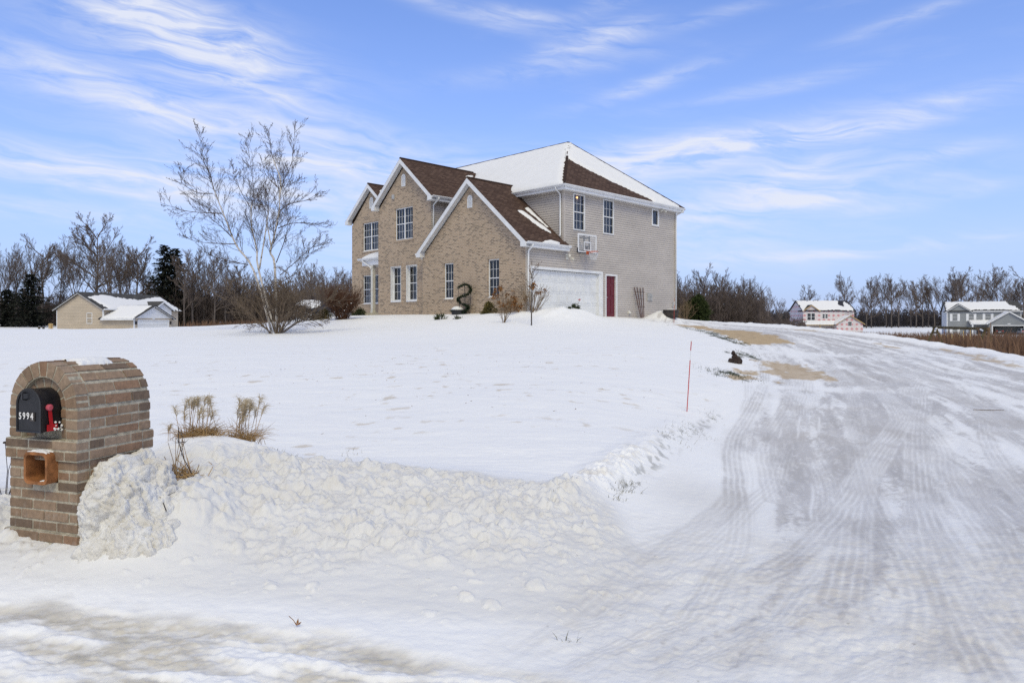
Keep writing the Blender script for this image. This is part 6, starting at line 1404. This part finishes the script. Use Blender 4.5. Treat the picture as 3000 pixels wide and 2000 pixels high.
blades('grass', 'short grass blades poking through thin snow along the driveway edge', np.concatenate(pts), (.02, .07), .0022, .6, bark_mat('winter_grass', (.16, .14, .07), (.07, .075, .035), 9), 6)
pts = [np.array([rs.uniform(7.55, 8.15, 900), rs.uniform(24.2, 31.2, 900)]).T, np.array([rs.normal(5.05, .3, 500), rs.normal(16.6, .5, 500)]).T, np.array([rs.normal(6.8, .2, 200), rs.normal(21.3, .5, 200)]).T]
blades('grass', 'dark green grass laid bare along the tan driveway edge', np.concatenate(pts), (.03, .09), .004, .6, leaf_green, 7)
# lawn litter
n = 420; xy = np.stack([rs.uniform(-8, 3.2, n), rs.uniform(8.2, 21, n)], 1); cl = np.stack([rs.normal(-2.2, 1.6, 160), rs.normal(15, 1.2, 160)], 1); xy = np.concatenate([xy, cl]); xy = xy[in_poly(xy[:, 0], xy[:, 1], DRIVE) < -.6]
blades('leaf_litter', 'specks of brown leaf litter scattered over the snowy lawn', xy, (.010, .035), .013, 1.2, dead_leaf, 8, 1, 'leaf litter')
xy = []
for px0, px1, y0, y1, n in ((2485, 3250, 60, 128, 15000), (2740, 3250, 36, 60, 5200), (2850, 3250, 27, 38, 1500), (2320, 2500, 70, 120, 900)):
    y = rs.uniform(y0, y1, n); px = rs.uniform(px0, px1, n); px = px+30*np.sin(y*.7); xy.append(np.stack([(px-1500)/2097*y, y], 1))
xy = np.concatenate(xy); keep = fbm(xy[:, 0]/5, xy[:, 1]/3.5, 301, 3)+rs.uniform(-.3, .3, len(xy)) > -.22; xy = xy[keep]
blades('brush', 'brown weedy brush in the field below the driveway', xy, (.6, 1.45), .026, .18, brush_m, 9, 1, 'brush')
xy = np.stack([rs.uniform(-62, -20, 3000), rs.uniform(128, 160, 3000)], 1); blades('brush', 'reddish brown weeds along the foot of the left wood', xy, (.5, 1.6), .05, .2, brush_m, 10, 1, 'brush')
# ------------------------------------------------------------------ far houses
def far_window(parent, fr, s0, s1, z0, z1, units=1, shut=0, bars=1):
    m = MB(); f = .07
    m.fbox(fr, s0-f, s1+f, z0-f, z0, 0, .05); m.fbox(fr, s0-f, s1+f, z1, z1+f, 0, .05); m.fbox(fr, s0-f, s0, z0, z1, 0, .05); m.fbox(fr, s1, s1+f, z0, z1, 0, .05)
    if bars: m.fbox(fr, s0, s1, (z0+z1)/2-.035, (z0+z1)/2+.035, .005, .04)
    for u in range(1, units): x = s0+(s1-s0)*u/units; m.fbox(fr, x-.08, x+.08, z0, z1, .005, .05)
    o = m.build('window', white_trim, parent); g = MB(); g.face([fr.P(s0, z0, .004), fr.P(s1, z0, .004), fr.P(s1, z1, .004), fr.P(s0, z1, .004)]); g.build('pane', pane_dark, o)
    if shut:
        for a, b in ((s0-f-.48, s0-f-.02), (s1+f+.02, s1+f+.48)): MB().fbox(fr, a, b, z0-.05, z1+.05, .0, .045).build('shutter', white_trim, o)
    return o
pane_dark = plain('pane_dark', (.03, .035, .045), .12, .1, 2, .5)
def prism_roof(parent, name, mat, a, b, w, zr, ze, th=.15, axis='x', over=.0):
    """gable roof: ridge from a to b (plan points), half width w, ridge and eave heights"""
    a, b = Vector((*a, 0)), Vector((*b, 0)); t = (b-a).normalized(); s = Vector((-t.y, t.x, 0)); Z = Vector((0, 0, 1))
    return roof_slab(name, [(a+s*w+Z*ze, b+s*w+Z*ze, b+Z*zr, a+Z*zr), (b-s*w+Z*ze, a-s*w+Z*ze, a+Z*zr, b+Z*zr)], mat, parent, th)
def gable_trim(parent, fr, s0, s1, zr, ze, d0=.28, h=.22):
    m = MB(); c = (s0+s1)/2
    for a in (s0, s1): m.prism([fr.P(a, ze, d0), fr.P(c, zr, d0), fr.P(c, zr-h, d0), fr.P(a, ze-h, d0)], fr.n*.05)
    return m.build('rake_board', white_trim, parent)
def gable_wall(m, fr, s0, s1, zb, ze, zr): wall_poly(m, fr, [(s0, zb), (s1, zb), (s1, ze), ((s0+s1)/2+.01, zr), ((s0+s1)/2-.01, zr), (s0, ze)])

# beige house on the left
bh = empty('beige_house', (PX(393, 100), 100, -.35), R(70), 'low beige sided house with snowy grey roof and white garage gable', 'house'); bh.scale = (1.09,)*3
z = .35
m = MB(); gable_wall(m, front(0), 0, 5.3, -.5, 2.2+z, 2.21+z); gable_wall(m, sideR(5.3), 0, 12.5, -.5, 3.5+z, 3.51+z); gable_wall(m, sideL(13.7), 0, 12.5, -.5, 3.5+z, 3.51+z); m.build('wall', siding_beige, bh)
m = MB(); lap_siding(m, front(0), -.5, 5.45+z, lambda q: (0, 13.7) if q < 2.2+z else ((5.3, 13.7) if q < 3.45+z else (9.5-4.2*(5.5+z-q)/2.05, 9.5+4.2*(5.5+z-q)/2.05)), (), .2, .02); m.build('siding_wall', siding_beige, bh)
m = MB(); gable_wall(m, sideR(0), 0, 6.1, -.5, 2.2+z, 2.21+z); m.build('garage_wall', siding_beige, bh)
m = MB(); wall_poly(m, sideR(0), [(.0, 2.2+z), (6.1, 2.2+z), (3.06, 3.7+z), (3.04, 3.7+z)], (), .015); [m.fbox(sideR(0), .6+.3*i, .63+.3*i, 2.2+z, 2.2+z+max(.03, 1.45*(1-abs(.615+.3*i-3.05)/3.05)), .015, .03) for i in range(17)]; m.build('white_gable', white_trim, bh)
prism_roof(bh, 'roof', shingle_grey, (-.35, 9.5), (12.8, 9.5), 4.65, 5.72+z, 3.42+z); prism_roof(bh, 'garage_roof', shingle_grey, (3.05, -.35), (3.05, 5.75), 3.5, 3.95+z, 2.15+z); prism_roof(bh, 'porch_roof', shingle_grey, (8.6, 3.9), (8.6, 9.0), 1.9, 4.65+z, 3.45+z)
m = MB(); wall_poly(m, sideR(4.2), [(7.0, -.5), (10.2, -.5), (10.2, 3.5+z), (8.61, 4.5+z), (8.59, 4.5+z), (7.0, 3.5+z)]); m.build('porch_gable', white_trim, bh)
gable_trim(bh, front(0), 4.85, 14.15, 5.7+z, 3.42+z); gable_trim(bh, sideR(0), -.45, 6.55, 3.93+z, 2.15+z); gable_trim(bh, sideR(4.2), 6.7, 10.5, 4.63+z, 3.45+z)
m = MB(); m.box(-.3, 7.0, 4.72, 4.86, 3.28+z, 3.45+z); m.box(.0, .02, 5.2, 5.35, 2.3+z, 3.4+z); m.build('fascia', white_trim, bh); MB().box(-.53, -.455, -.35, 5.2, 1.93+z, 2.17+z).build('fascia', white_trim, bh)
MB().box(-.03, .1, -.03, .1, -.4, 2.1+z).build('corner_board', white_trim, bh); MB().box(-.05, .03, 5.30, 5.42, 2.3+z, 3.4+z).build('corner_board', white_trim, bh); MB().box(-.04, .05, 13.62, 13.74, -.4, 3.3+z).build('corner_board', white_trim, bh)
m = MB(); [m.fbox(sideR(0), .65, 5.45, -.3+.5*i, .18+.5*i, .0, .02) for i in range(5)]; m.build('garage_door', white_door, bh); m = MB(); m.fbox(sideR(0), .5, .65, -.3, 2.3, 0, .06); m.fbox(sideR(0), 5.45, 5.6, -.3, 2.3, 0, .06); m.fbox(sideR(0), .5, 5.6, 2.2, 2.34, .061, .075); m.build('garage_door_frame', white_trim, bh)
for s_ in (.22, 5.85): MB().fbox(sideR(0), s_-.08, s_+.08, 1.75, 2.15, 0, .15).build('wall_lamp', black_paint, bh)
MB().fbox(sideR(0), 2.85, 3.25, 2.43, 2.58, .0, .04).build('number_board', white_trim, bh)
far_window(bh, front(0), 7.3, 8.15, 1.55+z, 2.85+z); far_window(bh, front(0), 7.0, 8.3, -.3, .15, bars=0)
o_, a_, b_ = plane_axes((-.35, 4.85, 3.42+z), (12.8, 4.85, 3.42+z), (-.35, 9.5, 5.72+z)); roof_snow(bh, o_, a_, b_, [[(.9, .1), (.45, 3.6), (3, 4.5), (6, 3.5), (8.2, 3.2), (12.9, 4.6), (12.9, .1)]], .13, .25, .4, 31, .3)
o_, a_, b_ = plane_axes((-.45, -.35, 2.15+z), (-.45, 8, 2.15+z), (3.05, -.35, 3.95+z)); roof_snow(bh, o_, a_, b_, [[(.15, .05), (.45, 3.8), (6.2, 3.85), (5.6, .05)]], .13, .2, .3, 32, .12)
dk = empty('wooden_deck_post', (PX(149, 108), 108, -.2), 0, 'yellow wooden deck railing post at the left corner of the beige house', 'deck'); m = MB(); m.box(-.1, .1, -.1, .1, 0, 1.9); m.build('post', wood_fresh, dk); m = MB(); [m.box(-.35, .35, -.03, .03, .8+.22*i, .98+.22*i) for i in range(5)]; m.build('railing', wood_fresh, dk)
bn = empty('garden_bench', (PX(121, 84), 84, 1.65-19/2097*84), 0, 'small dark bench on the snow left of the beige house', 'bench'); MB().box(-.35, .35, -.18, .18, .30, .38).build('seat', wood_weathered, bn); [MB().box(x-.05, x+.05, -.15, .15, -.1, .30).build('leg', wood_weathered, bn) for x in (-.25, .25)]

# low house behind the bushes
lh = empty('dark_roofed_house', (PX(860, 72), 72, 1.0), 0, 'low house with dark roof showing behind the bushes left of the brick house', 'house')
m = MB(); gable_wall(m, front(.2), .3, 6, -.3, 1.95, 1.96); gable_wall(m, Fr((0, .3, 0), (1, 0, 0), (0, -1, 0)), 0, 9, -.3, 1.9, 1.91); m.build('wall', siding_pale, lh)
prism_roof(lh, 'roof', shingle_black, (-.3, 3.1), (9.4, 3.1), 3.3, 3.15, 1.9); prism_roof(lh, 'porch_roof', shingle_black, (.6, -1.2), (.6, 2.5), 1.9, 2.5, 1.75)
o_, a_, b_ = plane_axes((-.3, -.2, 1.9), (9, -.2, 1.9), (-.3, 3.1, 3.15)); roof_snow(lh, o_, a_, b_, [[(0, .5), (.2, 3.3), (2.2, 3.3), (2.6, 1.5), (1.6, .6)]], .12, .15, .2, 33, .2)
far_window(lh, Fr((0, .3, 0), (1, 0, 0), (0, -1, 0)), 2.2, 3.4, .5, 1.4)

# pink wrapped house on the right
def wrap_mat():
    m, k, p = material('house_wrap'); tc = k.n('ShaderNodeTexCoord').outputs['Object']; x, y, z = k.xyz(tc); u = k.m('ADD', x, y)
    def grid(v, st, of): return k.m('SUBTRACT', k.m('FRACT', k.m('ADD', k.m('DIVIDE', v, st), of)), .5)
    gu, gv = grid(u, 1.25, .2), grid(z, 1.15, .35); d = k.m('SQRT', k.m('ADD', k.m('POWER', k.m('MULTIPLY', gu, 1.25), 2.0), k.m('POWER', k.m('MULTIPLY', gv, 1.15), 2.0)))
    ringm = k.m('MULTIPLY', k.m('LESS_THAN', d, .30), k.m('GREATER_THAN', d, .12)); bar = k.m('MULTIPLY', k.m('LESS_THAN', k.m('ABSOLUTE', gv), .07), k.m('LESS_THAN', k.m('ABSOLUTE', gu), .32))
    wn = k.noise(tc, .5, 4, .6); c = k.ramp(wn, [(.3, (.55, .50, .51)), (.7, (.66, .62, .63))]); c = k.mix(k.m('MULTIPLY', k.m('MAXIMUM', ringm, bar), .75), c, (.50, .13, .15, 1)); k.put(p.inputs['Base Color'], c); p.inputs['Roughness'].default_value = .6; return m
wrap = wrap_mat()
ph = empty('wrapped_house', (PX(2353, 185), 185, -1.0), 0, 'two storey house under construction covered in white wrap with red prints', 'house')
f0 = Fr((0, 0, 0), (1, 0, 0), (0, -1, 0)); lf = Fr((0, 0, 0), (0, 1, 0), (-1, 0, 0)); WP = 13.2; rf = Fr((WP, 0, 0), (0, 1, 0), (1, 0, 0))
m = MB(); wall_poly(m, f0, [(0, -.6), (WP, -.6), (WP, 6.0), (0, 6.0)]); gable_wall(m, lf, 0, 9, -.6, 6.0, 8.5); gable_wall(m, rf, 0, 9, -.6, 6.0, 8.5); wall_poly(m, f0, [(-.0, 5.9), (4.1, 5.9), (2.06, 7.3), (2.04, 7.3)], (), .02); m.build('wall', wrap, ph)
prism_roof(ph, 'roof', shingle_black, (-.3, 4.5), (WP+.3, 4.5), 4.85, 8.75, 6.0); prism_roof(ph, 'dormer_roof', shingle_black, (2.05, -.35), (2.05, 3.0), 2.35, 7.55, 5.9)
m = MB(); gf = Fr((7.2, -3.2, 0), (1, 0, 0), (0, -1, 0)); gable_wall(m, gf, 0, 6.7, -.6, 2.6, 4.6); wall_poly(m, Fr((7.2, -3.2, 0), (0, 1, 0), (-1, 0, 0)), [(0, -.6), (3.2, -.6), (3.2, 2.6), (0, 2.6)]); m.build('garage_wall', wrap, ph)
prism_roof(ph, 'garage_roof', shingle_black, (10.55, -3.55), (10.55, .5), 3.75, 4.85, 2.55); roof_slab('porch_roof', [((-.2, -2.4, 2.5), (8.6, -2.4, 2.5), (8.6, .0, 3.5), (-.2, .0, 3.5))], shingle_black, ph)
for fr, a, b, zr, ze in ((Fr((0, 0, 0), (1, 0, 0), (0, -1, 0)), -.3, 4.4, 7.5, 5.9), (gf, -.4, 7.1, 4.8, 2.55)):
    mm = MB(); c = (a+b)/2
    for s_ in (a, b): mm.prism([fr.P(s_, ze, .32), fr.P(c, zr, .32), fr.P(c, zr-.22, .32), fr.P(s_, ze-.22, .32)], fr.n*.06)
    mm.build('rake_board', wood_fresh, ph)
MB().box(-.2, 7.1, -2.45, -2.38, 2.2, 2.45).build('porch_fascia', wood_fresh, ph); [MB().box(x, x+.15, -2.35, -2.2, -.6, 2.2).build('porch_post', wood_fresh, ph) for x in (.1, 3.3)]
for a, b, z0, z1, u in ((1.1, 3.0, 3.6, 5.3, 2), (5.0, 6.3, 4.1, 5.1, 2), (1.0, 3.4, .0, 1.6, 3), ): far_window(ph, f0, a, b, z0, z1, u)
far_window(ph, gf, 2.9, 3.8, 2.2, 3.1, 1); MB().fbox(f0, 4.4, 5.6, -.5, 1.7, .0, .06).build('door', cream_trim, ph)
o_, a_, b_ = plane_axes((-.3, -.35, 6.0), (WP, -.35, 6.0), (-.3, 4.5, 8.75)); roof_snow(ph, o_, a_, b_, [[(.2, .1), (.3, 5.5), (11.2, 5.5), (10.4, 3.2), (11.6, 2.0), (12.6, 5.4), (13.4, 3), (13.3, .15), (9, .6), (5.2, .3)]], .14, .3, .4, 34, .25, cuts=[[(0, -.5), (2.35, 2.6), (4.6, -.5)]])
o_, a_, b_ = plane_axes((-.2, -2.4, 2.5), (8.6, -2.4, 2.5), (-.2, 0, 3.5)); roof_snow(ph, o_, a_, b_, [[(.1, .05), (.1, 2.5), (8.6, 2.5), (7.2, .05)]], .12, .25, .3, 35, .1)
o_, a_, b_ = plane_axes((6.8, -3.55, 2.55), (6.8, 0, 2.55), (10.55, -3.55, 4.85)); roof_snow(ph, o_, a_, b_, [[(.1, .1), (.1, 4.3), (4, 4.3), (4, .1)]], .12, .25, .3, 36, .1)

# grey house on the far right
gh = empty('grey_house', (PX(2774, 176), 176, -.95), R(-24), 'two storey grey house with white shutters and open garage', 'house')
WG = 15.2; m = MB(); lap_siding(m, f0, -.5, 5.6, lambda q: (0, WG), (), .2, .02); wall_poly(m, f0, [(-.0, 5.55), (5.0, 5.55), (2.51, 7.3), (2.49, 7.3)], (), .02); m.build('siding_wall', siding_grey, gh)
m = MB(); gable_wall(m, lf, 0, 9, -.5, 5.6, 7.9); gable_wall(m, Fr((WG, 0, 0), (0, 1, 0), (1, 0, 0)), 0, 9, -.5, 5.6, 7.9); m.build('side_wall', siding_pale, gh)
prism_roof(gh, 'roof', shingle_grey, (-.3, 4.5), (WG+.3, 4.5), 4.85, 8.1, 5.65); prism_roof(gh, 'front_gable_roof', shingle_grey, (2.5, -.35), (2.5, 3.5), 2.9, 7.5, 5.55)
gg = Fr((8.2, -3.0, 0), (1, 0, 0), (0, -1, 0)); m = MB(); wall_poly(m, gg, [(0, -.5), (8.0, -.5), (8.0, 2.7), (4.01, 5.3), (3.99, 5.3), (0, 2.7)], [(.8, 6.9, -.4, 2.05)]); wall_poly(m, Fr((8.2, -3, 0), (0, 1, 0), (-1, 0, 0)), [(0, -.5), (3, -.5), (3, 2.7), (0, 2.7)]); m.build('garage_wall', siding_grey, gh)
prism_roof(gh, 'garage_roof', shingle_grey, (12.2, -3.4), (12.2, .5), 4.5, 5.6, 2.65); roof_slab('porch_roof', [((4.6, -2.3, 2.7), (9.4, -2.3, 2.7), (9.4, 0, 3.55), (4.6, 0, 3.55))], shingle_grey, gh)
gable_trim(gh, f0, -.4, 5.4, 7.5, 5.55, .30, .3); gable_trim(gh, gg, -.5, 8.5, 5.55, 2.65, .36, .3)
MB().box(5.4, WG+.3, -.42, -.3, 5.42, 5.66).build('fascia', white_trim, gh); MB().box(-.04, .14, -.06, .06, -.5, 5.4).build('corner_board', white_trim, gh); MB().box(WG-.14, WG+.04, -.06, .06, 2.6, 5.4).build('corner_board', white_trim, gh); MB().box(4.6, 8.3, -2.4, -2.3, 2.4, 2.7).build('porch_fascia', white_trim, gh); MB().box(4.9, 5.2, -2.3, -2.0, -.5, 2.4).build('porch_post', white_trim, gh)
for s_ in (1.2, 4.6): far_window(gh, f0, s_, s_+1.0, 3.3, 5.0, 1, 1); far_window(gh, f0, s_, s_+1.0, -.05, 1.75, 1, 1)
far_window(gh, f0, 8.0, 9.1, 3.3, 5.0, 1, 1); MB().fbox(f0, 6.3, 7.3, -.5, 1.8, .0, .06).build('door', pane_dark, gh); MB().fbox(gg, 3.7, 4.3, 2.45, 2.65, .0, .05).build('number_board', white_trim, gh)
m = MB(); m.fbox(gg, .6, .8, -.4, 2.25, -.1, .06); m.fbox(gg, 6.9, 7.1, -.4, 2.25, -.1, .06); m.fbox(gg, .8, 6.9, 2.05, 2.25, -.1, .06); m.build('garage_door_frame', white_trim, gh)
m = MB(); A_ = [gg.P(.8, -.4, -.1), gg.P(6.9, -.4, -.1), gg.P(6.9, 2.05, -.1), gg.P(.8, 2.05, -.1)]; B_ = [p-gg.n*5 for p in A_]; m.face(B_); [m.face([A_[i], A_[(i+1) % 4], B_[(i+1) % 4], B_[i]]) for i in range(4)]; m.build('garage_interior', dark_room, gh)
o_, a_, b_ = plane_axes((-.3, -.35, 5.65), (WG, -.35, 5.65), (-.3, 4.5, 8.1)); roof_snow(gh, o_, a_, b_, [[(.3, .2), (.4, 5.3), (13.2, 5.3), (13.4, 3.4), (14.6, 2.6), (15.2, .4), (12, .9), (6.2, .9), (5, .3)]], .14, .3, .4, 37, .25, cuts=[[(0, -.5), (2.8, 2.9), (5.8, -.5)]])
o_, a_, b_ = plane_axes((4.6, -2.3, 2.7), (9.4, -2.3, 2.7), (4.6, 0, 3.55)); roof_snow(gh, o_, a_, b_, [[(.05, .05), (.05, 2.3), (4.8, 2.3), (4.0, .05)]], .12, .2, .3, 38, .08)
o_, a_, b_ = plane_axes((7.7, -3.4, 2.65), (7.7, 0, 2.65), (12.2, -3.4, 5.6)); roof_snow(gh, o_, a_, b_, [[(.2, .1), (.1, 5.2), (3.7, 5.2), (3.7, .1)]], .12, .25, .3, 39, .1)
# two parked cars at the open garage
def car(name, x, y, z, rz, body, label):
    e = empty(name, (x, y, z), rz, label, 'car', 'cars at the grey house'); pr = [(-2.2, .35), (2.2, .35), (2.25, .75), (1.5, .95), (.8, 1.45), (-1.5, 1.50), (-2.05, 1.0), (-2.28, .8)]
    m = MB(); m.prism([(p, -.85, q) for p, q in pr], (0, 1.7, 0)); o = m.build('body', body, e)
    g = MB(); g.face([(-1.62, -.7, 1.42), (-1.62, .7, 1.42), (-2.06, .78, 1.02), (-2.06, -.78, 1.02)]); g.v = [(a-.02, b, c+.01) for a, b, c in g.v]
    for s_ in (-1, 1): g.face([(-1.4, s_*.858, 1.38), (.7, s_*.858, 1.38), (1.3, s_*.858, 1.0), (-1.8, s_*.858, 1.0)])
    g.build('glazing', pane_dark, e)
    for wx in (-1.35, 1.4):
        for s_ in (-1, 1): w_ = MB(); w_.tube([(wx, s_*.70, .32), (wx, s_*.88, .32)], .32, 14); wh = w_.build('wheel', black_paint, e); r_ = MB(); r_.tube([(wx, s_*.86, .32), (wx, s_*.89, .32)], .19, 12); r_.build('rim', grey_box, wh)
    for s_ in (-1, 1): MB().box(-2.285, -2.2, s_*.58-.18, s_*.58+.18, .78, .92).build('tail_light', red_paint, e)
    MB().box(-2.29, -2.24, -.25, .25, .52, .64).build('number_plate', white_trim, e); MB().box(-2.33, -2.2, -.84, .84, .34, .50).build('bumper', black_paint, e)
def gloc(x, y): v = Matrix.Rotation(R(-24), 3, 'Z') @ Vector((x, y, 0)); return gh.location.x+v.x, gh.location.y+v.y
silver = plain('silver_paint', (.30, .31, .33), .35, .05, 2, .5); darkpaint = plain('charcoal_paint', (.06, .06, .065), .3, .05, 2, .5)
x_, y_ = gloc(14.4, -6.2); car('parked_car', x_, y_, -.92, R(66), silver, 'grey car parked outside the right side of the open garage')
x_, y_ = gloc(10.3, -1.2); car('parked_car', x_, y_, -.92, R(66), darkpaint, 'dark car inside the left side of the open garage')

# timber swing frame, survey stakes
xl, yl, xr, yr = PX(2740, 40), 40, PX(2890, 34.5), 34.5; zl, zr = 1.44, 1.40
sw = empty('swing_frame', (xl, yl, gz(xl, yl)), 0, 'weathered wooden A frame swing set with snow on its braces', 'swing set'); o0 = Vector(sw.location)
Tl, Tr = Vector((xl, yl, zl))-o0, Vector((xr, yr, zr))-o0; ax = (Tr-Tl).normalized()
MB().bar(Tl-ax*.25, Tr+ax*.2, .10, .14).build('beam', wood_weathered, sw)
sd_ = Vector((-ax.y, ax.x, 0)).normalized()
for T in (Tl, Tr):
    for s_ in (-1, 1):
        f = T+sd_*s_*.62+ax*(.12*s_); w_ = f+o0; f.z = gz(w_.x, w_.y)-.1-o0.z; MB().bar(T+sd_*s_*.04+Vector((0, 0, -.02)), f, .10, .10).build('leg', wood_weathered, sw)
    mid = T+Vector((0, 0, -.28)); b = MB(); b.bar(mid-sd_*.16, mid+sd_*.16, .05, .10); br_ = b.build('brace', wood_weathered, sw)
    b = MB(); b.bar(T-ax*.02+Vector((0, 0, -.14)), T+ax*.42*(1 if T is Tl else -1)+Vector((0, 0, -.02))+sd_*-.07, .10, .06); b.build('snowy_brace', snow_m, sw)
for i, (px, top, bot) in enumerate([(2757, 980, 1008), (2776, 981, 1002), (2789, 978, 1000), (2810, 978, 998), (2822.5, 968, 998), (2842.5, 966, 997)]):
    Y = 62; x = PX(px, Y); z0 = gz(x, Y); zt = 1.65-(top-948)/2097*Y
    e = empty('survey_stake', (x, Y, z0), 0, '%s pale wooden stake from the left in the brush before the grey house' % ORD[i], 'stake', 'survey stakes in the brush'); m = MB(); m.hexa([(-.035, -.02, -.2), (.035, -.02, -.2), (.035, .02, -.2), (-.035, .02, -.2), (-.035, -.02, zt-z0), (.035, -.02, zt-z0), (.035, .02, zt-z0), (-.035, .02, zt-z0)]); m.build('rod', wood_fresh, e)
